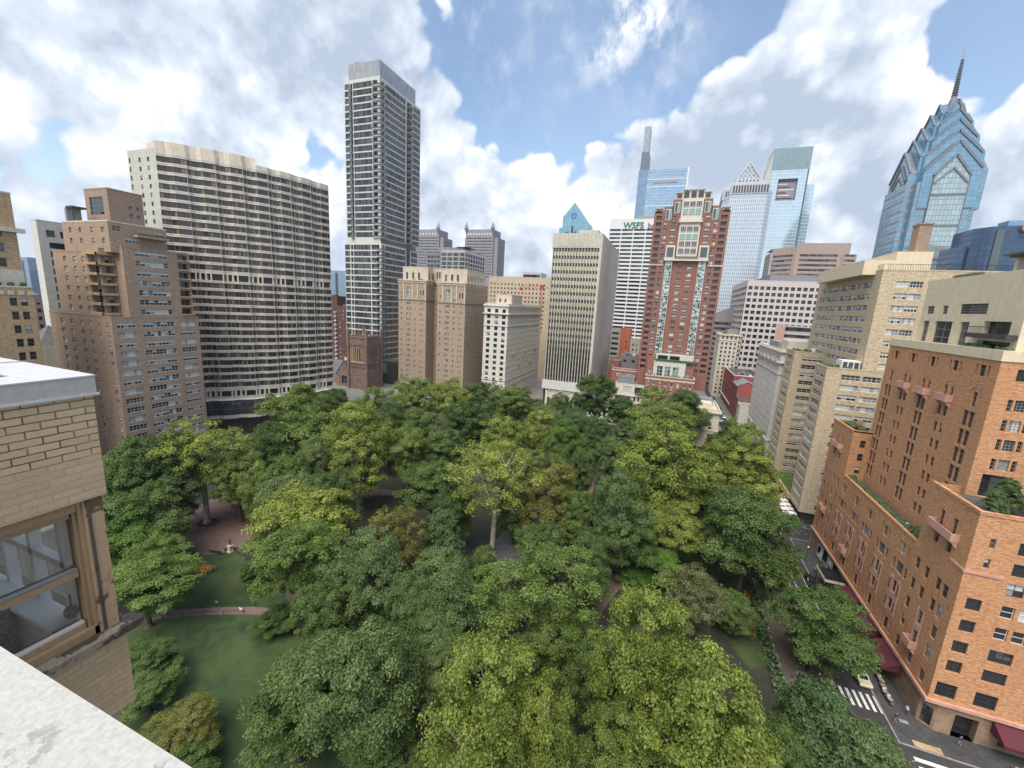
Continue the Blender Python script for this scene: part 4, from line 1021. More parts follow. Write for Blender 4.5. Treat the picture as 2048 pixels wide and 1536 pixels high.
# lawn terrace in the court between the wings
m = MB(); m.box(XS-.5, 143.6, 3.2, XS+.2, 166.4, 4.6, M_TAN); m.build('court_wall', b.root)
m = MB(); m.box(XS+.2, 143.6, 3.6, 54, 166.4, 4.2, plain('terrace_grass', (.07,.12,.03), .9, vary=.3, sc=.6)); m.build('court_lawn', b.root)
XM = 50; ya, yb = yx(1767, 539, XM), yx(1640, 563, XM); zM = zx(1767, 539, XM); D = yb-ya
zz3 = steps(zM-4.3, -3.05, 8)
wM = []
for k in range(5): wM += [(D*.08+k*D*.165, D*.08+(k+1)*D*.165-.25, z, z+1.5, 'rib7') for z in zz3]
x1, x2 = xy(1794, 560, ya)-XM, xy(1849, 560, ya)-XM
b.box(XM, ya, XM+32, yb, 44, zM, M_CLAR, S=[(x1, x1+(x2-x1)*.48, z, z+1.5, 'rib4') for z in zz3]+[(x1+(x2-x1)*.52, x2, z, z+1.5, 'rib4') for z in zz3]+[(x2+.9, x2+6.5, z, z+1.5, 'rib5') for z in zz3[:3]], W=wM, cop=M_CLAR)
# penthouse storeys and brick chimney
px0 = xy(1730, 520, ya+4); px1 = xy(1795, 505, ya+4); px2 = xy(1868, 505, ya+4)
m = MB(); zp = zy(1800, 503, ya+4)
m.box(px0, ya+4, zM-1, px1, yb-8, zy(1745, 520, ya+4), M_STUC); m.box(px1, ya+4, zM-1, px2, yb-14, zp, M_STUC)
m.build('penthouse', b.root)
m = MB(); xc0, xc1 = xy(1836, 470, ya+9), xy(1856, 470, ya+9); zc = zy(1850, 449, ya+9)
m.box(xc0, ya+9, zp-2, xc1+.6, ya+12.5, zc, M_APTD); m.box(xc0-.2, ya+8.8, zc, xc1+.8, ya+12.7, zc+.4, M_APTD); m.build('chimney', b.root)
m = MB()
for k in range(int((D-2)/.5)): m.box(XM+.25, ya+1+k*.5, zM, XM+.3, ya+1.06+k*.5, zM+1.4, BLACK)
for k in range(50): m.box(XM+1+k*.5, ya+.25, zM, XM+1.06+k*.5, ya+.3, zM+1.4, BLACK)
m.box(XM+.2, ya+1, zM+1.35, XM+.32, yb-1, zM+1.45, BLACK); m.box(XM+.3, ya+.2, zM+1.35, XM+26, ya+.32, zM+1.45, BLACK); m.build('railing', b.root)
rr = random.Random(11); mA, mB2 = MB(), MB()
for k in range(26):
    m = mB2 if k % 2 else mA
    q = (XS+.8+rr.random()*6, 134.8+rr.random()*8, zA-.2) if k % 2 else (XS+.8+rr.random()*8, 167.2+rr.random()*8.5, zB-.2)
    m.sphere(q, (.6, .6, .6+.5*rr.random()), LEAFPOT, 6, 4)
mA.build('terrace_plants', b.root); mB2.build('terrace_plants', b.root)
m = MB(); m.box(XS+4, 137, zA-.9, XS+9.5, 141, zA+2.0, WHITE)
for k in range(4): m.box(XS+4.3+k*1.3, 136.93, zA-.2, XS+5.3+k*1.3, 137, zA+1.6, GL_M, 'n')
m.build('glass_room', b.root)
b.finish()

# --- the orange brick block in the right foreground
b = Building('apartment_building', 'orange brick apartment block with pink stone trim and planted terraces filling the right side', 55, 95, cap=100)
XB, YS, YNn = 41.5, 69.6, 122.3
XE = 70
zP, zK = 24.0, 34.4         # middle parapet, corner blocks
yk1, yk2 = 80.4, 110.5
def wy(y): return YNn-y     # distance along the west wall, from its north end
W = []
Lm = yk2-yk1
BAY = [108.9-6.4*f for f in range(5)]
for y in BAY:
    W += cols([wy(y)], 1.35, [20.1], 2.0, 'sash6') + cols([wy(y)-1.3, wy(y)+1.3], .55, [20.1], 2.0, 'side')
    W += cols([wy(y)], 2.2, [16.6], 2.0, 'sash6') + cols([wy(y)-1.85, wy(y)+1.85], .85, [16.6], 2.0, 'side')
    W += cols([wy(y)], 1.15, [12.9, 9.7], 2.2, 'steel')
    W += cols([wy(y)], 1.3, [5.9], 2.2, 'steel') + cols([wy(y)-1.4, wy(y)+1.4], .55, [5.9], 2.2, 'side')
W += cols([wy(120.7), wy(118.4), wy(115.5), wy(113.2)], 1.0, [16.7, 20.2], 1.9, 'dhD') + cols([wy(120.4), wy(114.2)], 1.05, [13.2, 10.0, 6.1], 1.9, 'dhD') + cols([wy(117.6)], 1.2, [12.6, 9.4], 2.2, 'steel')
W += cols([wy(118.3), wy(115.2)], .95, [26.3], 1.85, 'dhD') + cols([wy(118.1), wy(115.2)], .8, [29.2], 2.5, 'french') + cols([wy(118.3), wy(115.2)], .95, [23.4], 1.85, 'dhD')
W += cols([wy(72.0)], 1.25, [5.8, 9.8, 13.2, 16.5, 19.9], 2.05, 'dhD') + cols([wy(79.1)], 1.15, [5.9, 9.9, 13.1, 16.5, 20.1], 2.0, 'dhD')
W += cols([wy(73.7), wy(76.6)], 1.15, [16.5, 20.0, 23.3], 2.0, 'dhD') + cols([wy(73.5), wy(76.5)], 1.1, [26.2], 1.9, 'dhD') + cols([wy(73.5), wy(76.5)], .95, [29.0], 2.5, 'french')
W += cols([wy(75.4)], 1.2, [5.9], 2.1, 'tallD') + cols([wy(75.4)], 1.25, [9.4, 12.8], 2.3, 'tallD')
keep = []
for o in W:
    if any(o[0] < k[1]+.05 and o[1] > k[0]-.05 and o[2] < k[3]+.05 and o[3] > k[2]-.05 for k in keep): continue
    keep.append(o)
W = keep
b.face((XB, YNn), W_, YNn-YS, 5.0, zP, [o for o in W if o[3] < zP], M_BARC)
b.face((XB, YNn), W_, YNn-yk2, zP, zK, [o for o in W if o[2] > zP], M_BARC)
b.face((XB, yk1), W_, yk1-YS, zP, zK, [(o[0]-wy(yk1), o[1]-wy(yk1), *o[2:]) for o in W if o[2] > zP and o[0] > 20], M_BARC)
# shop level
M_SHOP = wallmat('shop_stone', (.24,.16,.10), (.33,.23,.15), patch_amt=.4)
sh = [(5.5+k*8.0, 12.0+k*8.0, .9, 4.2, 'steel', .3) for k in range(6)]
b.face((XB+.15, YNn), W_, YNn-YS-1.5, 0, 5.0, sh, M_SHOP, part='shop_front')
# south face
S = []
for d0 in (0, 9.6, 19.2):
    S += cols([d0+1.7], 2.3, [5.9], 2.3, 'steel') + cols([d0+6.0], 2.4, [5.9], 2.3, 'steel') + cols([d0+1.8], 1.65, [10.2, 13.4], 1.8, 'pairD') + cols([d0+6.1], 2.5, [10.1, 13.3], 1.85, 'steel')
    S += cols([d0+1.9], 1.6, [16.8, 20.2], 1.8, 'pairD') + cols([d0+5.4, d0+7.2], 1.35, [16.8, 20.1], 1.8, 'dh') + cols([d0+5.5], 1.8, [23.4, 26.3, 29.3], 1.8, 'pairD') + cols([d0+2.0], .6, [26.7, 29.6], 1.4, 'dhD')
keep = []
for o in S:
    if any(o[0] < k[1]+.3 and o[1] > k[0]-.3 and o[2] < k[3]+.3 and o[3] > k[2]-.3 for k in keep): continue
    keep.append(o)
b.face((XB, YS), S_, XE-XB, 5.0, zK, keep, M_BARC)
b.face((XB+1.6, YS+.2), S_, XE-XB-1.6, 0, 5.0, [(2.0, 4.6, 0, 3.6, 'steel', 1.0), (7.0, 16, .6, 3.9, 'steel', .4)], M_SHOP, part='shop_front')
c0 = Vector((XB+.15, YS+1.5)); c1 = Vector((XB+1.6, YS+.2)); cu = (c1-c0).normalized()
b.face(tuple(c0), tuple(cu), (c1-c0).length, 0, 5.0, [(.4, 1.6, .2, 3.2, 'steel', .2)], M_SHOP, part='shop_front')
b.face((XB+6, YNn), N_, 6, 0, zK, (), M_BARC)
# inner faces of the corner blocks, roofs, terraces
b.face((XB, yk2), S_, 3.5, zP-1, zK, cols([2.1], 1.0, [zP+.6, zP+3.6, zP+6.7], 1.7, 'dhD'), M_BARC)
b.face((XB+3.5, yk1), N_, 3.5, zP-1, zK, (), M_BARC)
rf = b.mb('roof')
for (x0, y0_, x1, y1_, z) in ((XB, yk1, XB+3.5, yk2, zP-1.0), (XB, yk2, XB+3.5, YNn, zK-.5), (XB, YS, XE, 79.5, zK-1.0)):
    rf.poly([(x0, y0_, z), (x1, y0_, z), (x1, y1_, z), (x0, y1_, z)], ROOFD)
b.face((XB+3.5, YNn), W_, 12, zK-3, zK, (), M_BARC)
m = b.mb('parapet')
m.box(XB-.12, yk1+.4, zP-.2, XB+.4, yk2-.4, zP+.12, M_BARC); m.box(XB+.3, yk1, zP-1, XB+.4, yk2, zP, M_BARC)
m = b.mb('parapet#2'); m.box(XB-.1, YS-.1, zK-.3, XB+.4, yk1, zK+.15, M_BARC); m.box(XB+.4, YS-.1, zK-.3, XE, YS+.4, zK+.15, M_BARC); m.box(XB+.3, YS+.3, zK-1, XE, YS+.4, zK, M_BARC)
m = b.mb('parapet#3'); m.box(XB-.1, yk2, zK-.3, XB+.4, YNn+.1, zK+.15, M_BARC); m.box(XB+.4, yk2, zK-.3, XB+3.5, yk2+.4, zK+.15, M_BARC)
# stone band and pink trim
m = MB(); m.box(XB-.35, YS-.3, 4.75, XB-.001, YNn+.1, 5.25, M_PINK); m.box(XB, YS-.35, 4.75, XE, YS-.001, 5.25, M_PINK); m.box(XB-.15, YS-.15, 25.6, XB-.001, YS+3, 25.95, M_PINK); m.box(XB, YS-.15, 25.6, XB+4, YS-.001, 25.95, M_PINK)
m.build('stone_band', b.root)
for y in BAY:
    m = MB()
    m.box(XB-.10, y-1.75, 9.2, XB-.001, y-.6, 15.5, M_PINK); m.box(XB-.10, y+.6, 9.2, XB-.001, y+1.75, 15.5, M_PINK); m.box(XB-.10, y-.6, 11.75, XB-.001, y+.6, 12.85, M_PINK)
    for s_ in (-1.35, 1.35):
        for z in (9.7, 12.9): m.box(XB-.13, y+s_-.16, z, XB-.1, y+s_+.16, z+1.9, GL_M)
    m.build('stone_surround', b.root)
m = MB(); m.box(XB-.1, 74.55, 9.2, XB-.001, 74.77, 15.4, M_PINK); m.box(XB-.1, 76.03, 9.2, XB-.001, 76.25, 15.4, M_PINK); m.box(XB-.1, 74.77, 11.75, XB-.001, 76.03, 12.75, M_PINK); m.build('stone_surround', b.root)
def balcony(x, ya_, yb_, z, face='W'):
    m = MB(); d = 1.0
    m.box(x-d, ya_, z-.25, x-.001, yb_, z, M_PINK); m.box(x-d, ya_, z, x-d+.15, yb_, z+.95, M_PINK); m.box(x-d+.15, ya_, z, x-.001, ya_+.15, z+.95, M_PINK); m.box(x-d+.15, yb_-.15, z, x-.001, yb_, z+.95, M_PINK)
    for k in range(max(2, int((yb_-ya_)/1.6)+1)):
        yy = ya_+.25+k*(yb_-ya_-.5)/max(1, int((yb_-ya_)/1.6))
        m.poly([(x-d+.1, yy-.12, z-.25), (x-.002, yy-.12, z-.25), (x-.002, yy-.12, z-1.3)], M_PINK); m.poly([(x-d+.1, yy+.12, z-.25), (x-.002, yy+.12, z-1.3), (x-.002, yy+.12, z-.25)], M_PINK)
        m.poly([(x-d+.1, yy-.12, z-.25), (x-.002, yy-.12, z-1.3), (x-.002, yy+.12, z-1.3), (x-d+.1, yy+.12, z-.25)], M_PINK)
    m.build('stone_balcony', b.root)
balcony(XB, 71.9, 77.6, 28.8); balcony(XB, 114.4, 118.9, 29.1); balcony(XB, 74.4, 76.5, 9.2); balcony(XB, 101.6, 103.6, 9.4); balcony(XB, 116.4, 118.8, 12.4)
# upper tower
XT = 45.0; y0t, y1t = 79.5, yx(1781, 688, XT); zT = 53.8; D = y1t-y0t
def ty(y): return y1t-y
zf = [25.4, 28.4, 31.4, 34.4, 37.4, 40.4, 43.4]
T = []
for c in (108.9, 96.2, 83.2): T += cols([ty(c)-.68, ty(c)+.68], 1.18, [z-.25 for z in zf], 2.5, 'french')
for c in (102.6, 89.7): T += cols([ty(c)-.78, ty(c)+.78], .95, [z+.1 for z in zf], 1.7, 'dhD')
ar = 46.5
T += [o for c in (102.3, 95.9, 89.3) for o in cols([ty(c)-.85, ty(c)+.85], .8, [ar+.2], 2.0, 'french')] + cols([ty(82.9), ty(108.6)], .95, [ar-.1], 2.3, 'french')
T += [o for c in (108.5, 102.1, 95.6, 89.2, 82.8) for o in cols([ty(c)], 1.25, [51.2], 1.7, 'steel')+cols([ty(c)-1.3, ty(c)+1.3], .5, [51.2], 1.7, 'side')]
keep = []
for o in T:
    if o[0] < .2 or any(o[0] < k[1]+.05 and o[1] > k[0]-.05 and o[2] < k[3]+.1 and o[3] > k[2]-.1 for k in keep): continue
    keep.append(o)
b.face((XT, y1t), W_, D, zP-1, zT, keep, M_BARC)
Sx = []
for c in (3.3, 9.8, 16.3):
    for z in (37.8, 40.8, 43.7, 46.7): Sx += cols([c], 1.25, [z], 1.7, 'sash6') + cols([c-1.15, c+1.15], .55, [z], 1.7, 'side')
    Sx += cols([c-.7], 1.2, [51.1], 1.7, 'steel')
Sx += [(1.4, 4.8, zK-.9, zK+2.6, 'steel', .3), (8.0, 11.6, zK-.9, zK+2.4, 'steel', .3)]
b.face((XT, y0t), S_, XE-XT, zK-1, zT, Sx, M_BARC)
b.face((XE-8, y1t), N_, XE-8-XT, zP, zT, (), M_BARC)
m = MB()
for c in (108.6, 102.3, 95.9, 89.3, 82.9):      # thin round-headed arches over the small paired windows
    for q in range(9):
        a0, a1 = math.pi*q/9, math.pi*(q+1)/9
        for r_, in ((1.35,),):
            m.poly([(XT-.08, c+r_*math.cos(a0), ar+1.9+r_*math.sin(a0)), (XT-.08, c+r_*math.cos(a1), ar+1.9+r_*math.sin(a1)), (XT-.08, c+(r_-.2)*math.cos(a1), ar+1.9+(r_-.2)*math.sin(a1)), (XT-.08, c+(r_-.2)*math.cos(a0), ar+1.9+(r_-.2)*math.sin(a0))], M_PINK)
m.build('arch_trim', b.root)
for c in (102.3, 95.9, 89.3): balcony(XT, c-1.6, c+1.6, ar-.2)
# stucco penthouse storeys
m = MB(); m.box(XT-.15, y0t-.15, zT, XE, y0t+1.5, zT+1.5, M_STUC); m.box(XT-.15, y0t+1.5, zT, XT+1.5, y1t+.1, zT+1.5, M_STUC); m.build('stucco_parapet', b.root)
rf.poly([(XT, y0t, zT+.3), (XE, y0t, zT+.3), (XE, y1t, zT+.3), (XT, y1t, zT+.3)], ROOF)
XQ = 46.8; q0, q1 = y0t+1.2, yx(1840, 640, XQ)
zq = zx(1857, 562, XQ); Dq = q1-q0
def qy(f): return Dq*f
Q = [(qy(.05), qy(.13), zT+1.1, zT+5.4, 'tallD', .35), (qy(.20), qy(.40), zT+1.1, zT+5.4, 'tallD', .35), (qy(.48), qy(.57), zT+1.1, zT+5.4, 'tallD', .35), (qy(.68), qy(.95), zT+.4, zT+2.6, 'plain2', .8), (qy(.70), qy(.92), zT+3.6, zT+5.6, 'plain2', .8),
     (qy(.06), qy(.15), zT+6.7, zT+8.2, 'tallD'), (qy(.25), qy(.31), zT+6.7, zT+8.2, 'side'), (qy(.44), qy(.70), zT+6.7, zT+8.4, 'sash6')]
zq = max(zq, zT+9.3)
b.face((XQ, q1), W_, Dq, zT, zq, Q, M_STUC, part='penthouse')
b.face((XQ, q0), S_, XE-XQ, zT, zq, cols([3.5, 8], 1.7, [zT+1.5], 2.6, 'tallD')+cols([3.5], 1.8, [zT+6.5], 2, 'plain2'), M_STUC, part='penthouse')
b.mb('roof').poly([(XQ, q0, zq-.3), (XE, q0, zq-.3), (XE, q1, zq-.3), (XQ, q1, zq-.3)], ROOF)
m = MB(); m.box(XQ-1.3, q0+.2, zT+3.0, XQ, q0+Dq*.36, zT+3.7, FR_D)
for k in range(24): m.box(XQ-1.28, q0+.25+k*Dq*.36/24, zT+3.7, XQ-1.25, q0+.29+k*Dq*.36/24, zT+4.7, BLACK)
m.box(XQ-1.3, q0+.2, zT+4.65, XQ-1.22, q0+Dq*.36, zT+4.75, BLACK)
m.build('terrace_balcony', b.root)
m = MB(); rr = random.Random(4)
for k in range(30): m.sphere((XT+.9+rr.random()*.5, y0t+.6+rr.random()*Dq*.42, zT+1.5), (.4, .5, .35+.3*rr.random()), LEAFPOT, 6, 4)
m.build('terrace_plants', b.root); m = MB()
for k in range(9): m.sphere((XQ+.6, q0+1+k*.8+Dq*.45, zq+.1), (.5, .7, .5), LEAFPOT, 6, 4)
m.build('terrace_plants', b.root)
m = MB(); m.box(XQ+1, q0+.5, zq+2.2, XE, q0+8, zq+2.5, FR_D)
for y in (q0+1, q0+7): m.box(XQ+1.6, y, zq-.3, XQ+2.2, y+.6, zq+2.2, M_STUC)
for k in range(14): m.box(XQ+.2, q0+.6+k*.55, zq+2.5, XE, q0+.75+k*.55, zq+2.7, FR_D)
m.build('pergola', b.root)
# middle terrace: hedge, tables, pots
m = MB(); rr = random.Random(9)
for k in range(70):
    f = rr.random(); y = yk1+.8+f*28.5
    m.sphere((XB+.7+rr.random()*.7, y, zP-.3+.3*rr.random()), (.35+.3*rr.random(), .5, .4+.5*rr.random()), LEAFPOT, 6, 4)
for k in range(16): m.sphere((XB+1.2+rr.random()*1.5, yk1+.6+rr.random()*3.4, zP+.2+rr.random()*.6), (.7, .8, .7), LEAFPOT, 7, 5)
m.build('terrace_plants', b.root); m = MB()
for k in range(12): m.sphere((XB+.9+rr.random()*2, yk2+.9+rr.random()*8, zK+.1), (.6, .9, .5), LEAFPOT, 7, 5)
m.build('terrace_plants', b.root)
for k, (dx, y) in enumerate(((1.7, 86.5), (2.0, 88.2), (1.6, 90.4))):
    m = MB(); m.tube((XB+dx, y, zP-1), (XB+dx, y, zP-.2), .22, .34, WHITE, 10); m.build('plant_pot', b.root)
# awnings, canopy over the entrance, screens
M_AWN = plain('maroon_awning', (.085,.014,.026), .8, vary=.12, sc=.6)
for k, (ya_, yb_) in enumerate(((92.0, 97.6), (84.2, 90.6), (76.2, 82.4))):
    m = MB(); zt_, zb_ = 4.5, 3.2; d = 2.6
    m.poly([(XB-.02, yb_, zt_), (XB-.02, ya_, zt_), (XB-d, ya_, zb_), (XB-d, yb_, zb_)], M_AWN)
    m.poly([(XB-d, yb_, zb_), (XB-d, ya_, zb_), (XB-d, ya_, zb_-.35), (XB-d, yb_, zb_-.35)], M_AWN)
    for yy in (ya_, yb_): m.poly([(XB-.02, yy, zt_), (XB-d, yy, zb_), (XB-d, yy, zb_-.35), (XB-.02, yy, zb_-.35)], M_AWN)
    for yy in (ya_+.2, (ya_+yb_)/2, yb_-.2): m.bar((XB, yy, zb_-.1), (XB-d+.05, yy, zb_), .05, .05, METAL)
    m.build('awning', b.root)
ax0, ax1 = XB+7.4, XB+18.5
m = MB(); d = 2.6
m.poly([(ax0, YS-.02, 4.5), (ax0, YS-d, 3.2), (ax1, YS-d, 3.2), (ax1, YS-.02, 4.5)][::-1], M_AWN)
m.poly([(ax0, YS-d, 2.75), (ax1, YS-d, 2.75), (ax1, YS-d, 3.2), (ax0, YS-d, 3.2)], M_AWN)
for xx in (ax0, ax1): m.poly([(xx, YS-.02, 4.5), (xx, YS-d, 3.2), (xx, YS-d, 2.75), (xx, YS-.02, 2.75)], M_AWN)
aw = m.build('awning', b.root)
cu = bpy.data.curves.new('lettering', 'FONT'); cu.body = 'CAFE - BAR A VINS'; cu.size = .52; cu.extrude = .01; cu.align_x = 'CENTER'; cu.space_character = 1.35
tmp = bpy.data.objects.new('lettering', cu); COL.objects.link(tmp)
dg = bpy.context.evaluated_depsgraph_get(); me = bpy.data.meshes.new_from_object(tmp.evaluated_get(dg)); bpy.data.objects.remove(tmp)
me.materials.clear(); me.materials.append(WHITE)
lt = link(bpy.data.objects.new('lettering', me), aw); lt.rotation_euler = (R_(90), 0, 0); lt.location = Vector(((ax0+ax1)/2, YS-d-.02, 2.80))-b.off
m = MB(); m.box(XB-3.6, 99.2, 3.3, XB, 104.6, 3.5, BLACK); m.box(XB-3.7, 99.1, 3.1, XB-3.6, 104.7, 3.7, M_TANL); m.box(XB-3.6, 99.1, 3.1, XB, 99.2, 3.65, M_TANL)
for xx, yy in ((XB-3.5, 99.4), (XB-3.5, 104.4)): m.box(xx, yy, 0, xx+.12, yy+.12, 3.3, BLACK)
m.build('entrance_canopy', b.root)
for (ya_, yb_) in ((106.4, 109.6), (112.6, 116.0)):
    m = MB(); m.box(XB-.12, ya_, .5, XB-.01, yb_, 3.9, glass('shop_screen', (.30,.42,.48), .3, 0, .5) if 'shop_screen' not in MATS else MATS['shop_screen'])
    rr = random.Random(ya_)
    for k in range(7): m.box(XB-.16, ya_+.2+rr.random()*(yb_-ya_-.8), .7+rr.random()*2.2, XB-.12, ya_+.7+rr.random()*(yb_-ya_-.8), 2.2+rr.random()*1.5, (WHITE, FR_D)[k % 2])
    m.build('printed_screen', b.root)
b.finish()
MB_ = MB()
# ---------------------------------------------------------------- office towers beyond the square
# --- pale grid block
b = Building('office_building', 'broad pale office block of small dark square windows left of the yellow brick complex', 70, 340, cap=100)
Y = 330; x0, x1 = xy(1490, 600, Y), xy(1650, 620, Y); zt = zy(1490, 560, Y); W = x1-x0
zz = steps(zt-6.2, -4.1, 17); yw = yx(1463, 592, x0)
b.box(x0, Y, x1, yw, 0, zt, M_PALEG, S=cols([2.2+i*W/13.2 for i in range(13)], W/13.2-1.15, zz, 2.35, 'office'), W=cols([(i+.5)*(yw-Y)/9 for i in range(9)], (yw-Y)/9-1.2, zz, 2.35, 'office'), dep=.6, cop=M_PALEG)
b.box(x0+14, Y+6, x1, yw-2, zt-1, zt+4.5, M_GREYG, part='roof_house'); b.finish()
# --- chamfered tan office block
b = Building('office_building', 'tan granite office block with chamfered corner and ribbon windows above the pale grid block', 100, 440, cap=60)
Y = 430; xa, xb, xc = xy(1540, 530, Y+14), xy(1590, 520, Y), xy(1697, 520, Y); zt = zy(1597, 486, Y)
zz = steps(zt-11, -4.0, 12)
ch = Vector((xb-xa, -14)); cl = ch.length; cu = ch/cl
b.face((xb, Y), S_, xc-xb, 0, zt, [(3, xc-xb-8, z, z+1.9, 'strip14') for z in zz], M_PINKG, wname='window_band')
b.face((xa, Y+14), tuple(cu), cl, 0, zt-3, [(1.5, cl-2.5, z, z+1.9, 'strip5') for z in zz], M_PINKG, wname='window_band')
b.face((xa-.5, Y+40), W_, 26, 0, zt-6, [(2, 24, z, z+1.9, 'strip8') for z in zz], M_PINKG, wname='window_band')
b.face((xc-4.5, Y-.6), S_, 9.5, 0, zt-9, [(1, 8.5, z, z+1.9, 'strip5') for z in zz], M_PINKG, wname='window_band')
b.mb('roof').poly([(xa, Y+14, zt-3), (xb, Y, zt-3), (xc, Y, zt-3), (xc, Y+40, zt-3), (xa, Y+40, zt-3)], ROOF)
b.mb('wall').box(xb, Y+.3, zt-4, xc, Y+1, zt, M_PINKG); b.finish()
# --- dark louvred block
b = Building('office_building', 'dark grey striped office block with sloping roof between red tower and pale grid block', 38, 360, cap=20)
Y = 380; x0, x1 = xy(1412, 650, Y), xy(1466, 640, Y); z0_, z1_ = zy(1430, 634, Y), zy(1461, 620, Y)
zz = steps(z0_-6, -4.2, 14)
b.face((x0, Y), S_, x1-x0, 0, z0_, [(1, x1-x0-1, z, z+2.2, 'strip8') for z in zz], M_GREYG, wname='window_band')
m = MB(); m.poly([(x0, Y, z0_), (x1, Y, z0_), (x1, Y, z1_+3)], M_GREYG); m.poly([(x0, Y-.2, z0_), (x1, Y-.2, z1_+3), (x1, Y+20, z1_+3), (x0, Y+20, z0_)], METAL); m.build('sloping_roof', b.root); b.finish()
# --- striped low block
b = Building('office_building', 'low white and pink striped block in front of the pale grid block', 75, 290, cap=20)
Y = 285; x0, x1 = xy(1552, 660, Y), xy(1640, 680, Y); zt = zy(1580, 650, Y); PK = wallmat('pink_panel', (.42,.26,.21), (.48,.3,.25), patch_amt=.1)
xm = xy(1570, 660, Y); b.face((x0, Y), S_, xm-x0, 0, zt, (), PK); b.face((xm, Y+2), S_, x1-xm, 0, zt-.5, [(0, x1-xm, z, z+2.0, 'strip8', .8) for z in steps(zt-3.5, -4, 8)], M_PALEG, wname='window_band')
b.mb('roof').poly([(x0, Y, zt-1), (x1, Y, zt-1), (x1, Y+25, zt-1), (x0, Y+25, zt-1)], ROOF); b.finish()

# --- bank tower with lettering
b = Building('office_tower', 'white gridded office tower carrying the green bank lettering, behind the red tower', -42, 430, cap=100)
Y = 420; x0, x1 = xy(1220, 450, Y), xy(1318, 450, Y); zt = zy(1220, 439, Y); W = x1-x0; nb_ = 4
zz = steps(zt-10.6, -3.62, 36)
bw = W/nb_
S = [(i*bw+.55, (i+1)*bw-.35, z, z+1.95, 'plain2', .5) for i in range(nb_) for z in zz]
M_BW = wallmat('white_marble', (.62,.63,.62), (.68,.69,.68), patch_amt=.1, streak=.08)
b.box(x0, Y, x1, Y+40, 0, zt, M_BW, S=S, cop=M_BW)
m = MB(); m.box(x0+W*.55, Y+6, zt-1, x1, Y+20, zt+4, METAL); m.build('roof_house', b.root)
b.finish()
def text_mesh(body, size, mat, loc, bold=.0, parent=None, rz=0.0, shear=0.0):
    cu = bpy.data.curves.new('sign_lettering', 'FONT'); cu.body = body; cu.size = size; cu.extrude = .12; cu.offset = bold; cu.shear = shear
    t = bpy.data.objects.new('sign_lettering', cu); COL.objects.link(t)
    me = bpy.data.meshes.new_from_object(t.evaluated_get(bpy.context.evaluated_depsgraph_get())); bpy.data.objects.remove(t)
    me.materials.clear(); me.materials.append(mat)
    o = bpy.data.objects.new('sign_lettering', me); link(o, parent); o.rotation_euler = (R_(90), 0, rz)
    o.location = Vector(loc)-(parent_loc(parent) if parent else Vector((0,0,0))); return o
GREENP = plain('green_letters', (.01,.16,.075), .4, vary=.03); GREYP = plain('grey_letters', (.10,.11,.12), .4, vary=.03)
xt = xy(1247, 452, Y)
text_mesh('WSFS', 7.6, GREENP, (xt, Y-.3, zt-8.0), .14, b.root)
text_mesh('bank', 7.2, GREYP, (xt+21.8, Y-.3, zt-8.4), .05, b.root)

# --- stepped glass tower with a tall mast-like top
M_CTC = curtain('blue_curtain', (.28,.40,.50), (.36,.44,.50), 3.2, 4.5, .25, .7, .1, .6, band=(27.0, 1.4), bandc=(.50,.60,.68))
M_CTC2 = curtain('blue_curtain_side', (.22,.31,.40), (.15,.21,.27), 2.4, 4.5, .2, .5, .1, .55)
M_CTCG = curtain('grey_screen', (.30,.36,.36), (.24,.29,.29), 1.5, 6.0, .3, .4, .35, .3)
r = empty('office_tower', (-35, 715, 0), 'blue glass tower with tall narrow fin on its left, behind the bank tower', 'office tower')
Y = 700; xl, xn, xr = xy(1279, 340, Y)+1, xy(1295, 340, Y), xy(1376, 340, Y); zsh = zy(1340, 338, Y)
m = MB(); m.prism([(xn, Y), (xr, Y), (xr, Y+40), (xn, Y+40)], 0, zsh, M_CTC); m.build('shaft', r)
m = MB(); z2 = zy(1288, 305, Y); z3 = zy(1288, 254, Y)
m.box(xl-1.5, Y-2, 0, xn+.5, Y+34, zsh, M_CTC2); m.box(xl, Y-2, zsh, xn+.5, Y+30, z2, plain('dark_screen', (.13,.15,.19), .4)); m.build('side_core', r)
m = MB(); m.box(xl+.8, Y-1, z2, xn-1.2, Y+20, z3, M_CTCG); m.build('fin', r)
m = MB(); m.box(xn+10, Y-.6, zsh-19, xn+45, Y-.1, zsh-16, FR_G); m.box(xn+.2, Y-.4, zsh-14, xr, Y-.1, zsh-13, WHITE); m.box(xr-.2, Y-.6, 0, xr+1.6, Y+3, zsh+1, WHITE); m.build('louvre_band', r)

# --- tower with pyramid
M_MEL = curtain('silver_curtain', (.36,.46,.56), (.52,.56,.60), 1.9, 3.9, .8, .9, .18, .45)
M_MELT = wallmat('silver_granite', (.42,.44,.48), (.47,.49,.53), patch_amt=.1, streak=.05)
r = empty('office_tower', (62, 545, 0), 'silver office tower topped by an open lattice pyramid', 'office tower')
Y = 520; xl, xr = xy(1463, 384, Y), xy(1536, 384, Y); zt = zy(1500, 368, Y); W = xr-xl
xw = xy(1447, 388, Y+6); D = W
m = MB(); m.prism([(xl, Y), (xr, Y), (xr+5, Y+6), (xr+5, Y+D), (xw, Y+D), (xw, Y+6)], 0, zt-6, M_MEL); m.build('shaft', r)
m = MB()
m.box(xl-.6, Y-.6, zt-9.5, xr+.6, Y+D, zt, M_MELT)
for k in range(13): m.box(xl+1+k*W/13, Y-.75, zt-8.5, xl+2.6+k*W/13, Y-.6, zt-1.2, FR_D)
m.prism([(xw-.8, Y+6), (xl-.6, Y+.2), (xl-.6, Y+D), (xw-.8, Y+D)], zt-14, zt-4, M_MELT)
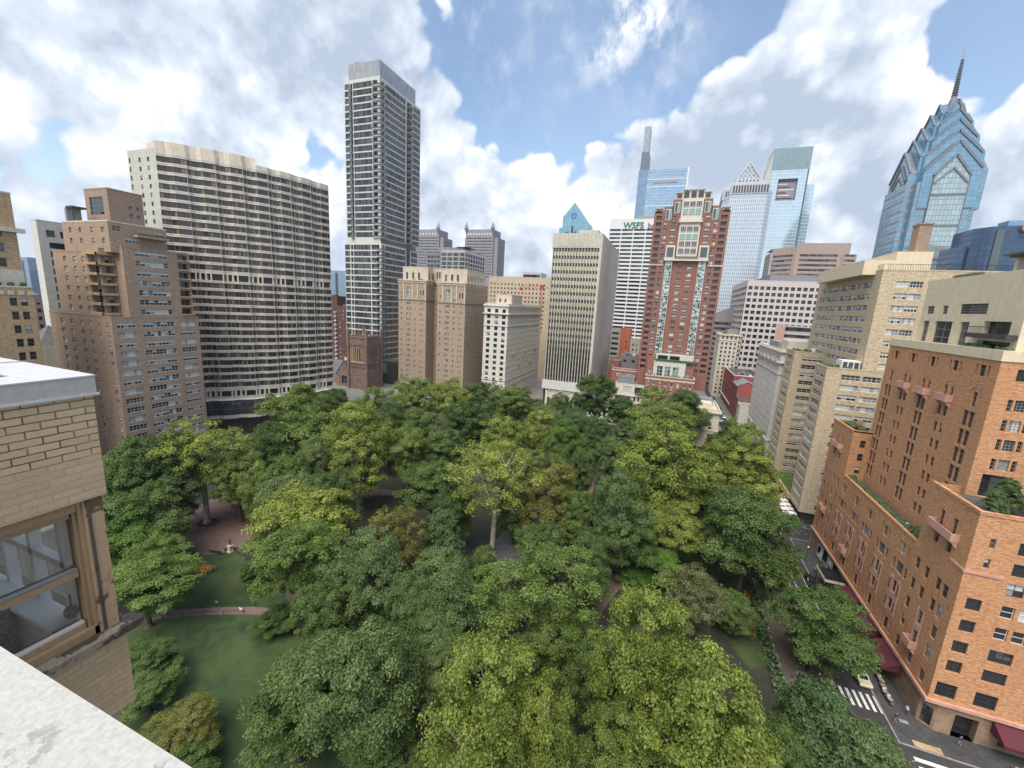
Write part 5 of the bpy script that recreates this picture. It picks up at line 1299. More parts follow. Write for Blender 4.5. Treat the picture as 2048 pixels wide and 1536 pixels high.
for k in range(2): m.box(xw+2+k*2.2, Y+2.6-k*1.2, zt-11, xw+3.2+k*2.2, Y+3.4-k*1.2, zt-6, FR_D)
c0, c1 = xy(1478, 356, Y)-2, xy(1524, 356, Y)+2; zp = zy(1500, 355, Y)
m.box(xl+2, Y+3, zt, xr-2, Y+D-3, (zt+zp)/2, M_MELT); m.box(c0, Y+5, zt, c1, Y+D-5, zp, M_MELT)
for k in range(6): m.box(c0+3+k*(c1-c0-5)/6, Y+4.8, zt+1, c0+4.4+k*(c1-c0-5)/6, Y+5, zp-1.2, FR_D)
m.build('crown', r)
m = MB(); ap = Vector(((c0+c1)/2, Y+D/2, zy(1503, 324, Y+D/2))); q = [Vector((c0+1.5, Y+6, zp)), Vector((c1-1.5, Y+6, zp)), Vector((c1-1.5, Y+D-6, zp)), Vector((c0+1.5, Y+D-6, zp))]
for i in range(4):
    a, c = q[i], q[(i+1) % 4]
    m.bar(a, ap, .9, .9, M_MELT); m.bar(a, c, 1, 1, M_MELT)
    for k in range(1, 6):
        t = k/6
        m.bar(a.lerp(c, t), c.lerp(ap, 1-t), .7, .7, M_MELT); m.bar(a.lerp(c, t), a.lerp(ap, t), .7, .7, M_MELT)
m.build('pyramid', r)

# --- tall pale glass tower with notch
M_COM = curtain('pale_curtain', (.52,.64,.71), (.56,.66,.71), 3.0, 4.2, .2, .5, .07, .65, vary=.05)
M_COMT = curtain('green_grey_screen', (.24,.33,.36), (.18,.25,.27), 2.0, 2.0, .2, .5, .25, .35)
r = empty('office_tower', (122, 680, 0), 'pale blue glass tower with square notch high on its front', 'office tower')
Y = 650; xl, xr = xy(1530, 430, Y), xy(1606, 430, Y); zt = zy(1590, 294, Y); D = 40
xl, xr = (xy(1549, 297, Y)+xy(1511, 558, Y))/2, (xy(1623, 294, Y)+xy(1604, 455, Y))/2
zc = zy(1590, 339, Y); zh0, zh1 = zy(1575, 400, Y), zy(1575, 358, Y); hx0, hx1 = xy(1554, 380, Y), xy(1592, 380, Y)
m = MB()
def quad(x0, z0, x1, z1, y, mt): m.poly([(x0, y, z0), (x1, y, z0), (x1, y, z1), (x0, y, z1)], mt)
quad(xl+1.5, 0, xr-2, zh0, Y, M_COM); quad(xl+1.5, zh0, hx0, zh1, Y, M_COM); quad(hx1, zh0, xr-2, zh1, Y, M_COM); quad(xl+1.5, zh1, xr-2, zc, Y, M_COM)
m.box(xl, Y+1.5, 0, xr, Y+D, zt-1, M_COM, 's'); m.poly([(xl, Y+1.5, 0), (xl+1.5, Y, 0), (xl+1.5, Y, zc), (xl, Y+1.5, zc)], M_COM)
m.poly([(xr-2, Y, 0), (xr, Y+1.5, 0), (xr, Y+1.5, zc), (xr-2, Y, zc)], GL_B); m.build('shaft', r)
m = MB(); m.box(xl-.2, Y+1.4, zc, xr+.2, Y+D+.2, zt, M_COMT); m.build('crown', r)
m = MB(); m.box(hx0, Y+2.5, zh0, hx1, Y+3, zh1, M_GREYG)
for (a, b2, c, d2) in ((hx0-.3, zh0, hx0, zh1), (hx1, zh0, hx1+.3, zh1), (hx0, zh0-.3, hx1, zh0), (hx0, zh1, hx1, zh1+.3)): m.box(a, Y, b2, c, Y+3, d2, FR_G)
for k in range(7): m.box(hx0+1, Y+2.2, zh0+2+k*3.4, hx1-2-(k % 3)*4, Y+2.5, zh0+3.2+k*3.4, FR_W if k % 2 else FR_D)
m.build('notch', r)
m = MB(); m.box(xr, Y+10, 0, xr+11, Y+34, zy(1612, 365, Y), M_COM); m.build('side_wing', r)
m = MB(); m.prism([(xl-7, Y+8), (xl+.0, Y+2.2), (xl, Y+D), (xl-7, Y+D)], 0, zt-16, M_CREAM, z1s=[zt-40, zt-2, zt-2, zt-40]); m.build('west_fin', r)

# --- small peaked glass tower with blue emblem
M_GT = curtain('teal_curtain', (.22,.38,.44), (.18,.30,.35), 2.2, 3.9, .25, .5, .1, .55)
r = empty('office_tower', (-129, 575, 0), 'peaked teal glass tower with round blue emblem above the piered slab', 'office tower')
Y = 560; xl, xr = xy(1118, 463, Y), xy(1181, 463, Y); xa, za = xy(1150, 405, Y), zy(1150, 405, Y)
zs1, zs2 = zy(1120, 452, Y), zy(1126, 434, Y); zs3 = zy(1179, 446, Y)
xi = xy(1126, 434, Y)
m = MB()
ring = [(xl, 0), (xr, 0), (xr, zs3-8), (xr-3.5, zs3-8), (xr-3.5, zs3), (xa, za), (xi, zs2), (xi, zs1-2), (xl, zs1-2)]
m.poly([(x, Y, z) for x, z in ring], M_GT)
for i in range(len(ring)):
    a, c = ring[i], ring[(i+1) % len(ring)]; m.poly([(a[0], Y, a[1]), (a[0], Y+30, a[1]), (c[0], Y+30, c[1]), (c[0], Y, c[1])], M_GT)
m.build('shaft', r)
m = MB()
for x in (-9, -2, 2): m.box(xa+x, Y-.6, 100, xa+x+2.2, Y-.1, za-36+(x == -2)*7, GL_D)
m.build('dark_window_strips', r)
m = MB(); BLUEP = plain('emblem_blue', (.02,.16,.50), .4, vary=.02); ez = za-16.5; n_ = 24
for k in range(n_):
    a0, a1 = 2*math.pi*k/n_, 2*math.pi*(k+1)/n_; ro = 3.9 if k % 2 else 3.4
    m.poly([(xa+2.1*math.cos(a0), Y-.5, ez+2.1*math.sin(a0)), (xa+2.1*math.cos(a1), Y-.5, ez+2.1*math.sin(a1)), (xa+ro*math.cos(a1), Y-.5, ez+ro*math.sin(a1)), (xa+ro*math.cos(a0), Y-.5, ez+ro*math.sin(a0))][::-1], BLUEP)
m.build('emblem', r)

# --- two grey towers with diamond corner finials
for (ul, ur, vt, lab) in ((838, 888, 459, 'grey granite tower with diamond finial half hidden by the slender glass tower'), (927, 996, 459, 'grey granite tower with two diamond finials standing clear behind the glass block')):
    Y = 620; b = Building('office_tower', lab, xy((ul+ur)/2, 460, Y), Y+15, cap=24)
    x0, x1 = xy(ul if ul > 900 else 815, 520, Y), xy(ur-8, 520, Y); zt = zy((ul+ur)/2, vt, Y); W = x1-x0
    b.box(x0+3, Y, x1-3, Y+30, 0, zt, M_GREYG, S=[(1.5, W-7.5, z, z+1.7, 'strip14') for z in steps(zt-14, -4.5, 14)], E=[(2, 20, z, z+1.7, 'strip8') for z in steps(zt-14, -4.5, 14)], cop=M_GREYG)
    b.box(x0, Y+3, x1+4, Y+33, 0, zt-12, M_GREYG, E=[(2, 22, z, z+1.7, 'strip8') for z in steps(zt-20, -4.5, 12)], part='side_wall')
    for xx in ((x0+4, x1-4) if ul > 900 else (x1-4,)):
        m = MB(); z0_ = zt-4
        q = [(xx-4, Y-.5, z0_+6), (xx, Y-4, z0_+6), (xx+4, Y-.5, z0_+6), (xx, Y+3.5, z0_+6)]
        for i in range(4): m.poly([q[i], q[(i+1) % 4], (xx, Y-.3, z0_+16)], M_GREYG); m.poly([q[(i+1) % 4], q[i], (xx, Y-.3, z0_-4)], M_GREYG)
        m.build('finial', b.root)
    m = MB()
    for k in range(9): m.box(x0+6+k*(W-10)/9, Y-.1, zt-8, x0+8+k*(W-10)/9, Y-.05, zt-5.5, WHITE)
    m.build('top_lights', b.root)
    b.finish()

# --- glass and grey block between them
b = Building('office_building', 'mid rise block of green tinted glass and grey brick frames behind the buff towers', -160, 360, cap=80)
Y = 350; x0, x1, x2 = xy(853, 510, Y), xy(882, 510, Y), xy(930, 510, Y); zt = zy(870, 507, Y); zt2 = zy(905, 499, Y)
b.box(x0, Y, x1, Y+12, 0, zt, M_GREYG, S=cols(lin(2.6, x1-x0-2.6, 4), 2.6, steps(zt-4.2, -4, 8), 2.3, 'plain2'), cop=M_GREYG)
b.box(x1, Y, x2, Y+48, 0, zt2, M_PALEG, S=[(k*(x2-x1)/4+.5, (k+1)*(x2-x1)/4-.3, z, z+3.2, 'strip5', .15) for k in range(4) for z in steps(zt2-6, -4, 8)], E=cols(steps(3, 5.4, 8), 4.2, steps(zt2-6, -4, 8), 3.0, 'plain2'), cop=M_GREYG)
m = MB(); m.box(x1-6, Y+5, zt2-1, x1+20, Y+20, zt2+2.5, METAL); m.box(x1+14, Y+4, zt2+2.4, x2, Y+20, zt2+3, FR_D); m.build('roof_plant', b.root)
b.finish()
# --- tan hotel and glass top behind
b = Building('hotel', 'broad tan stone hotel with small square windows behind the white classical block', -105, 330, cap=80)
Y = 320; x0, x1 = xy(978, 560, Y), xy(1100, 570, Y); zt = zy(1000, 553, Y)
M_HT = wallmat('hotel_tan', (.47,.385,.275), (.54,.45,.33), patch_amt=.2)
b.box(x0, Y, x1, Y+30, 0, zt, M_HT, S=cols(steps(2.4, 3.0, int((x1-x0-3)/3)), 1.2, steps(zt-6.5, -3.3, 12), 1.5, 'dhD'), cop=M_HT)
b.finish()
b = Building('office_building', 'small green glass block peeping over the tan stone hotel', -110, 420, cap=12)
Y = 420; x0, x1 = xy(1045, 550, Y), xy(1082, 550, Y); zt = zy(1060, 545, Y)
b.box(x0, Y, x1, Y+20, 0, zt, M_PALEG, S=[(1, x1-x0-1, z, z+3, 'strip8') for z in steps(zt-5, -4, 4)]); b.finish()
r = empty('tower_crane', (-75, 300, 0), 'red tower crane between the white classical block and the piered slab', 'crane')
m = MB(); REDP = plain('crane_red', (.38,.03,.05), .5, vary=.05)
Y = 310; xm = xy(1084, 570, Y); zj = zy(1084, 577, Y)
for dx in (-.7, .7):
    for dy in (-.7, .7): m.bar((xm+dx, Y+dy, 0), (xm+dx, Y+dy, zj+2), .18, .18, REDP)
for k in range(int(zj/1.6)): m.bar((xm-.7, Y-.7, k*1.6), (xm+.7, Y-.7, k*1.6+1.6), .12, .12, REDP)
m.build('mast', r)
m = MB(); xl = xy(1040, 574, Y); xr = xy(1098, 577, Y)
for dz in (0, 1.6): m.bar((xl, Y, zj+dz*.7), (xr, Y, zj+dz), .22, .22, REDP)
for k in range(12): m.bar((xl+(xr-xl)*k/12, Y, zj+(k % 2)*1.3), (xl+(xr-xl)*(k+1)/12, Y, zj+((k+1) % 2)*1.3), .16, .16, REDP)
m.box(xl, Y-.6, zj-2, xl+2.2, Y+.6, zj, REDP); m.box(xm-1.2, Y-1, zj, xm+1.2, Y+1, zj+2.6, REDP); m.build('jib', r)

# --- spired blue tower
M_LB = curtain('sky_blue_curtain', (.24,.38,.47), (.14,.20,.25), 1.6, 3.9, .2, .5, .08, .6, band=(7.8, 2.2), bandc=(.22,.25,.30))
M_LBP = curtain('plain_blue_glass', (.22,.37,.47), (.11,.17,.22), 3.0, 3.6, .16, .3, .08, .6, vary=.1)
M_LC = curtain('white_green_curtain', (.42,.52,.52), (.20,.23,.25), 2.3, 3.9, .3, .5, .1, .5)
M_LG = wallmat('blue_grey_granite', (.15,.17,.20), (.19,.21,.24), patch_amt=.1, streak=.05)
r = empty('skyscraper', (189, 463, 0), 'blue glass skyscraper of nested gables with needle spire at the right', 'skyscraper')
Y = 440; xl, xr = 166.2, 212; ye = 463+23; cx = 191.2; cyy = 463
m = MB(); ze = 170
m.prism([(xl+5, Y), (xr-5, Y), (xr-5, Y+5), (xr, Y+5), (xr, ye-5), (xr-5, ye), (xl+5, ye), (xl, ye-5), (xl, Y+5), (xl+5, Y+5)], 0, ze, M_LB)
m.build('shaft', r)
def gable(m, hw, hd, z0, zev, zap, mt, mr):
    "cross gable: two gabled bars through the axis; hw half width of the fronts, hd half depth"
    for k in range(2):
        def T(a, d, z): return (cx+a, cyy+d, z) if k == 0 else (cx+d, cyy+a, z)
        fl_ = (lambda L: L) if k == 0 else (lambda L: L[::-1])
        for s_ in (-1, 1):
            pts_ = [T(-hw, s_*hd, z0), T(hw, s_*hd, z0), T(hw, s_*hd, zev), T(0, s_*hd, zap), T(-hw, s_*hd, zev)]
            m.poly(pts_ if (s_ == -1) == (k == 0) else pts_[::-1], mt)
            m.poly([T(s_*hw, -hd, z0), T(s_*hw, hd, z0), T(s_*hw, hd, zev), T(s_*hw, -hd, zev)], mt)
            m.poly([T(s_*hw, -hd, zev), T(s_*hw, hd, zev), T(0, hd, zap), T(0, -hd, zap)], mr)
levels = [(17.5, 23.6, 150, 178.5, 198.6), (17.3, 19.6, 178, 190.5, 207.5), (13.5, 16.0, 186, 203, 216.6), (9.8, 12.0, 198, 214.5, 226.0), (5.6, 7.6, 210, 224.5, 233.5)]
for i, (hw, hd, z0, ev, ap) in enumerate(levels):
    m = MB(); gable(m, hw, hd, z0, ev, ap, M_LBP, M_LG if i == 0 else M_LBP)
    for s_ in (-1, 1):      # dark raking trims along the gable edges
        m.bar((cx+s_*hw, cyy-hd-.2, ev), (cx, cyy-hd-.2, ap), 1.0, 1.6, M_LG); m.bar((cx-hd-.2, cyy+s_*hw, ev), (cx-hd-.2, cyy, ap), 1.0, 1.6, M_LG)
    m.build('gable_tier', r)
for k in range(2):
    m = MB()
    def T(a, d, z): return (cx+a, cyy-d, z) if k == 0 else (cx-d, cyy+a, z)
    hw = 10.5; f = 23.9
    L = [T(-hw, f+.1, 0), T(hw, f+.1, 0), T(hw, f+.1, 174), T(0, f+.1, 187.5), T(-hw, f+.1, 174)]
    m.poly(L if k == 0 else L[::-1], M_LC)
    for s_ in (-1, 1):
        m.bar(T(s_*hw, f+.3, 168), T(0, f+.3, 179), .9, 1.2, M_LG); m.bar(T(s_*hw*1.05, f+.3, 174), T(0, f+.3, 188.5), 1.2, 1.6, M_LG); m.bar(T(s_*(hw+.3), f+.2, 0), T(s_*(hw+.3), f+.2, 174), .5, .5, M_LG)
    for z in (88, 112, 137, 160): m.bar(T(-hw, f+.3, z), T(hw, f+.3, z), .9, 1.4, M_LG)
    m.build('centre_bay', r)
m = MB(); zq = 226
q = [(cx-4.2, cyy-4.2), (cx+4.2, cyy-4.2), (cx+4.2, cyy+4.2), (cx-4.2, cyy+4.2)]
for i in range(4): m.poly([(*q[i], zq), (*q[(i+1) % 4], zq), (cx, cyy, 244)], M_LG)
sx_, sy_ = cx, cyy; zt = zy(1941, 90, cyy)
m.tube((sx_, sy_, 236), (sx_, sy_, zt), 1.1, .25, METAL, 8)
for k in range(14): m.tube((sx_, sy_, 239+k*1.9), (sx_, sy_, 239.8+k*1.9), 2.0-.07*k, 2.0-.07*k, FR_D, 8)
m.build('spire', r)
# --- dark blocks at the right edge
b = Building('office_building', 'dark blue glass block with round sign right of the spired skyscraper', 210, 385, cap=10)
M_DK = curtain('dark_blue_curtain', (.05,.09,.16), (.03,.05,.08), 2.0, 3.8, .2, .5, .1, .4)
Y = 380; m = MB(); x0, x1, x2 = xy(1953, 500, Y), xy(1975, 500, Y), xy(2090, 480, Y); zt = zy(1985, 453, Y); x9 = xy(1928, 510, Y)
m.prism([(x1, Y), (x2, Y-4), (x2, Y+30), (x0, Y+30), (x0, Y+8)], 0, zt, M_DK); m.box(x9, Y+10, 0, x0, Y+30, zy(1940, 490, Y), M_DK); m.build('shaft', b.root)
m = MB(); m.box(x1+8, Y+2, zt, x1+18, Y+12, zt+4, M_LBP); m.box(x1+2, Y-1.2, 90, x1+6, Y-.9, zt-2, GL_B); m.build('roof_house', b.root)
m = MB(); sx = xy(2043, 459, Y); sz = zy(2043, 459, Y)
m.tube((sx, Y-5.0, sz), (sx, Y-3.8, sz), 2.3, 2.3, plain('sign_orange', (.60,.16,.08), .4), 20); m.build('round_sign', b.root); b.finish()
# --- far blue slabs low on the skyline
for (ul, ur, vt, vb, Yy, lab) in ((659, 692, 541, 600, 900, 'far blue glass office slab low in the gap left of the slender glass tower'), (36, 54, 514, 560, 420, 'far blue tower on the skyline beside the tan block at the left edge'), (77, 92, 540, 570, 420, 'small grey tower on the far skyline left of the slim white tower')):
    m = MB(); x0, x1 = xy(ul, vt, Yy), xy(ur, vt, Yy)
    r = empty('office_tower', (x0, Yy, 0), lab, 'office tower'); zt = zy((ul+ur)/2, vt, Yy)
    m.prism([(x0, Yy), (x1, Yy), (x1, Yy+30), (x0, Yy+30)], 0, zt, M_CTC2 if ul > 600 else curtain('far_blue_%d' % ul, (.16,.24,.36), (.2,.27,.36), 3, 4, .3, .8, .2, .3)); m.build('shaft', r)
    m = MB(); m.box(x0+(x1-x0)*.35, Yy-.5, 20, x0+(x1-x0)*.5, Yy-.1, zt-6, FR_D); m.build('window_strip', r)
# --- apartment slab and slate spire between the two left blocks
b = Building('apartment_building', 'grey pink apartment slab glimpsed between the tan block and the pinkish brick block', -260, 130, cap=60)
Xf = -250; ya, yb = yx(64, 620, Xf)-2, yx(112, 620, Xf)+6; zt = zx(80, 590, Xf)
M_GP = wallmat('grey_pink_brick', (.28,.22,.20), (.34,.27,.24), brick=(.6,.2))
b.box(Xf-15, ya, Xf, yb, 0, zt, M_GP, E=cols(lin(2, yb-ya-2, 6), 1.2, steps(zt-4, -3.3, 14), 1.6, 'pairD')); b.finish()
r = empty('spire', (-220, 118, 0), 'grey slate pyramid roof between the tan block and the pinkish brick block', 'church spire')
c = P(95, 640, x=-215); m = MB(); zb = zx(95, 687, -215); q = [(c.x-6, c.y-5.5), (c.x+6, c.y-5.5), (c.x+6, c.y+5.5), (c.x-6, c.y+5.5)]
for i in range(4): m.poly([(*q[i], zb), (*q[(i+1) % 4], zb), (c.x, c.y, zx(97, 650, -215))], M_SLATE)
m.build('roof', r); m = MB(); m.prism(q, 0, zb, M_TANL); m.build('tower', r)
# --- scattered low far roofs to the skyline
rr = random.Random(21); k = 0
far_lab = ['flat roofed', 'pale', 'brown', 'white', 'grey', 'red brick', 'cream', 'slate roofed', 'tan', 'low']
far_mats = [M_GREYG, M_TANL, M_RED2, M_PALEG, M_BUFF]
for (u0, u1, vv0, vv1, n_) in ((40, 110, 528, 585, 34), (655, 690, 590, 640, 6), (1000, 1085, 575, 600, 5)):
    for i in range(n_):
        u_ = u0+(u1-u0)*rr.random(); v_ = vv0+(vv1-vv0)*(i+.5)/n_
        g_ = P(u_, v_, z=8.0)
        if g_.y < 0 or (g_-Vector((0, 0, 8))).length > 5000: g_ = P(u_, 540+rr.random()*20, z=8.0)
        dist_ = g_.length; s_ = 9+dist_*.006; h_ = 7+rr.random()*7+dist_*.004
        m = MB(); mt = far_mats[k % 5]
        r = empty('far_building', (g_.x, g_.y, 0), 'one of the small hazy buildings on the far skyline', 'building', 'small buildings on the far skyline')
        w2, d2 = s_*(1+rr.random()), s_*(1+rr.random())
        m.box(g_.x-w2/2, g_.y-d2/2, 0, g_.x+w2/2, g_.y+d2/2, h_, mt)
        for z in steps(h_-3, -3.4, 3):
            if z > 1: m.box(g_.x-w2*.42, g_.y-d2/2-.15, z, g_.x+w2*.42, g_.y-d2/2-.02, z+1.5, GL_D)
        m.box(g_.x-w2*.2, g_.y-d2*.2, h_, g_.x+w2*.1, g_.y+d2*.1, h_+2.5, METAL)
        m.build('wall', r); k += 1
# ---------------------------------------------------------------- ground, streets, park
def groundmat(name, c1, c2, sc, c3=None, rough=.9, big=.02):
    m, g, bs = newmat(name)
    pos = g.add('ShaderNodeNewGeometry').outputs['Position']
    col = g.mix(g.ramp(g.noise(pos, sc, 7, .65), .35, .65), c1, c2)
    if c3: col = g.mix(g.math('MULTIPLY', g.ramp(g.noise(pos, big, 5, .6), .45, .65), .7), col, c3)
    g.put(bs.inputs['Base Color'], col); bs.inputs['Roughness'].default_value = rough
    return m
M_CITY = groundmat('city_ground', (.16,.16,.16), (.24,.23,.22), .05, (.12,.15,.10), big=.004)
M_GRASS = groundmat('lawn_grass', (.015,.034,.009), (.036,.064,.017), .45, (.055,.078,.022), big=.11)
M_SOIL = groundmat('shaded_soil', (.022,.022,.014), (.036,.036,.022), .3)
M_PAVE = groundmat('brick_paving', (.13,.085,.075), (.17,.115,.10), .6, (.15,.10,.09), big=.1)
M_ASPH = groundmat('asphalt', (.028,.028,.030), (.045,.045,.047), .8, (.05,.048,.048), rough=.75, big=.15)
M_SIDE = groundmat('pavement_slabs', (.045,.045,.048), (.07,.07,.072), 1.2, (.04,.04,.04), big=.2)
M_WALK = groundmat('park_walk', (.075,.055,.045), (.10,.075,.06), .8, (.09,.07,.06), big=.15)
M_KERB = plain('kerb_stone', (.26,.25,.24), .85, vary=.2)
M_PAINT = groundmat('road_paint', (.55,.55,.53), (.72,.72,.70), 2.0)
def sheet(name, pts, z, mat, parent=None):
    m = MB(); m.poly([(x, y, z) for x, y in pts], mat); o = m.build(name, parent)
    if not parent: tag(o, kind='structure')
    return o
def rect(x0, y0, x1, y1): return [(x0, y0), (x1, y0), (x1, y1), (x0, y1)]
n_ = 48
sheet('ground', [(9000*math.cos(2*math.pi*k/n_), 9000*math.sin(2*math.pi*k/n_)) for k in range(n_)], -.12, M_CITY)
PX0, PX1, PY0, PY1 = -131, 32, 20, 212
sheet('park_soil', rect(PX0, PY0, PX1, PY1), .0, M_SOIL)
sheet('lawn', [tuple(P(u_, v_, z=0).xy) for u_, v_ in ((150,1560),(210,1230),(300,1105),(400,1112),(470,1102),(560,1180),(610,1230),(700,1330),(760,1540))], .02, M_GRASS)
sheet('lawn', [tuple(P(u_, v_, z=0).xy) for u_, v_ in ((1330,1060),(1420,1040),(1500,1180),(1540,1330),(1500,1340),(1380,1190))], .02, M_GRASS)
# streets round the square (road level -.10, pavements 0)
sheet('road', rect(32.2, -80, 37.4, 900), -.08, M_ASPH)
sheet('road', rect(-140, 214.5, 32.2, 224), -.08, M_ASPH)
sheet('road', rect(-143, -40, -134, 214.5), -.08, M_ASPH)
sheet('road', rect(37.4, 123.5, 200, 131.5), -.076, M_ASPH)
sheet('road', rect(37.4, 57.5, 300, 65.4), -.076, M_ASPH)
sheet('pavement', rect(37.6, 65.6, 72, 123.3), .0, M_SIDE)
sheet('pavement', rect(37.6, 131.7, 72, 230), .0, M_SIDE)
sheet('pavement', rect(24.6, PY0, 32.0, PY1), .06, M_WALK)
sheet('pavement', rect(-150, PY0-30, -143.2, 230), .0, M_SIDE)
def kerb(name, x0, y0, x1, y1): m = MB(); m.box(x0, y0, -.12, x1, y1, .03, M_KERB); tag(m.build(name), kind='structure')
kerb('kerb', 37.4, 65.4, 37.6, 123.5); kerb('kerb', 37.6, 65.4, 72, 65.6); kerb('kerb', 37.4, 131.5, 37.6, 230); kerb('kerb', 37.6, 131.5, 72, 131.7); kerb('kerb', 37.6, 123.3, 72, 123.5)
kerb('kerb', 32.0, PY0, 32.2, PY1)
# lane line and crossings
sheet('road_marking', rect(35.62, 78.6, 35.76, 210), -.074, M_PAINT)
sheet('road_marking', rect(33.3, 79.0, 33.42, 120), -.074, M_PAINT)
a, c = P(1690, 1378, z=-.07), P(1768, 1424, z=-.07)
for k in range(6):
    x = 32.6+k*.92
    sheet('road_marking', [(x, 70.0), (x+.42, 70.0), (x+.42, 73.2), (x, 73.2)], -.072, M_PAINT)
for k in range(5): y = 57.9+k*1.35; sheet('road_marking', rect(38.4, y, 42.2, y+.62), -.070, M_PAINT)
# park paths
def path(name, pts, wd, mat, z):
    m = MB(); L = []; Rr = []
    for i, p in enumerate(pts):
        p = Vector(p); d = (Vector(pts[min(i+1, len(pts)-1)])-Vector(pts[max(i-1, 0)])).normalized(); nn = Vector((-d.y, d.x))
        L.append(p+nn*wd/2); Rr.append(p-nn*wd/2)
    for i in range(len(pts)-1): m.poly([(*Rr[i], z), (*Rr[i+1], z), (*L[i+1], z), (*L[i], z)], mat)
    return tag(m.build(name), kind='structure')
g2 = lambda u, v: tuple(P(u, v, z=0).xy)
path('path', [g2(230, 1236), g2(300, 1232), g2(370, 1226), g2(430, 1222), g2(500, 1221), g2(560, 1226)], 1.9, M_PAVE, .036)
plaza = [g2(330, 1105), g2(345, 1075), g2(375, 1045), g2(400, 1010), g2(440, 990), g2(500, 1005), g2(520, 1050), g2(515, 1085), g2(470, 1102), g2(400, 1112)]
sheet('plaza', plaza, .04, M_PAVE)
path('path', [g2(440, 1000), g2(520, 985), g2(640, 1000), g2(760, 985), g2(860, 990), g2(1000, 970)], 4, M_PAVE, .034)
path('path', [g2(700, 1290), g2(620, 1225), g2(590, 1190), g2(585, 1120)], 3.2, M_WALK, .044)
sheet('plaza', [g2(970, 1150), g2(965, 1110), g2(1010, 1060), g2(1040, 1000), g2(1090, 1010), g2(1070, 1090), g2(1040, 1160)], .042, groundmat('grey_paving', (.07,.07,.078), (.10,.10,.105), .8))
path('path', [g2(1160, 1260), g2(1210, 1190), g2(1240, 1155), g2(1290, 1130), g2(1400, 1060)], 3.0, M_PAVE, .038)
path('path', [g2(1020, 1420), g2(1060, 1330), g2(1110, 1270)], 3.4, groundmat('pale_paving', (.12,.115,.115), (.16,.155,.155), .8), .046)
path('path', [g2(1160, 1010), g2(1190, 940), g2(1205, 920)], 4, M_PAVE, .034)
path('path', [(24.4, 25), (24.4, 60), (24.4, 120), (24.4, 210)], .35, M_KERB, .30)
o = bpy.data.objects.new
# low iron fence along the lawn path
r = empty('iron_fence', g2(370, 1222)+(0,), 'low black iron fence along the curved lawn path', 'fence')
m = MB(); fp = [g2(262, 1236), g2(300, 1233), g2(340, 1229), g2(380, 1225), g2(420, 1222), g2(460, 1220), g2(500, 1219)]
off = Vector((-.3, 1.0))
for s_ in (1.15, -1.15):
    q = [Vector(p)+Vector((0, s_)) for p in fp]
    for i in range(len(q)):
        m.tube((*q[i], 0), (*q[i], .75), .05, .05, BLACK, 6)
        if i: m.bar((*q[i-1], .7), (*q[i], .7), .04, .04, BLACK)
m.build('rails', r)
# benches
def bench(u, v, ang, label):
    p = g2(u, v); r = empty('park_bench', (*p, .05), label, 'bench', 'park benches', ang)
    WD = MATS.get('bench_wood') or plain('bench_wood', (.045,.035,.03), .7)
    m = MB()
    for k in range(4): m.box(-1.4, .05+k*.12, .44, 1.4, .14+k*.12, .48, WD)
    m.build('seat', r, off=(0,0,0))
    m = MB()
    for k in range(3): m.box(-1.4, .55+k*.03, .56+k*.13, 1.4, .59+k*.03, .66+k*.13, WD)
    m.build('backrest', r, off=(0,0,0))
    for x in (-1.3, 0, 1.25):
        m = MB(); m.box(x, .05, 0, x+.06, .11, .44, BLACK); m.box(x, .5, 0, x+.06, .56, .9, BLACK); m.box(x, .05, .40, x+.06, .56, .44, BLACK); m.build('leg', r, off=(0,0,0))
bench(392, 1108, R_(188), 'left bench of the row on the plaza edge facing the bare trunked tree')
bench(433, 1105, R_(194), 'bench between the left bench and the statue')
bench(465, 1100, R_(220), 'bench right beside the statue')
bench(383, 1034, R_(105), 'dark bench left of the pale trunk')
bench(470, 1017, R_(10), 'bench in the hedge shade behind the pale trunk')
bench(1208, 1163, R_(140), 'dark red bench on the path near the bright low tree')
# ring bed round the pale trunk
r = empty('tree_bed', g2(415, 1046)+(0,), 'round brown mulch bed under the pale trunk', 'planting bed')
m = MB(); c = Vector(g2(415, 1046)); m.prism([(c.x+2.3*math.cos(a), c.y+2.3*math.sin(a)) for a in [2*math.pi*k/24 for k in range(24)]], 0, .12, M_SOIL); m.build('mulch', r)
m = MB()
for k in range(24):
    a0, a1 = 2*math.pi*k/24, 2*math.pi*(k+1)/24
    m.bar((c.x+2.35*math.cos(a0), c.y+2.35*math.sin(a0), .1), (c.x+2.35*math.cos(a1), c.y+2.35*math.sin(a1), .1), .14, .2, M_BROWN)
m.build('edging', r)
# statue on a pedestal
p = g2(461, 1104); r = empty('statue', (*p, 0), 'weathered bronze figure on a stone pedestal by the plaza benches', 'statue')
m = MB(); m.box(-.5, -.5, 0, .5, .5, .3, M_TANL); m.box(-.38, -.38, .3, .38, .38, 1.5, M_TANL); m.box(-.48, -.48, 1.5, .48, .48, 1.66, M_TANL); m.build('pedestal', r, off=(0,0,0))
BRONZE = plain('old_bronze', (.16,.14,.09), .5, .3)
m = MB(); m.tube((-.12, 0, 1.66), (-.1, 0, 2.5), .10, .15, BRONZE, 8); m.tube((.14, .1, 1.66), (.1, 0, 2.5), .10, .15, BRONZE, 8); m.tube((0, 0, 2.45), (0, 0, 3.1), .2, .28, BRONZE, 8); m.sphere((0, 0, 3.4), (.13, .14, .18), BRONZE)
m.tube((0, 0, 3.05), (0, 0, 3.3), .1, .07, BRONZE, 6); m.tube((.25, 0, 3.05), (.75, .1, 3.3), .09, .06, BRONZE, 6); m.tube((-.25, 0, 3.05), (-.6, -.2, 2.7), .09, .06, BRONZE, 6); m.build('figure', r, off=(0,0,0))
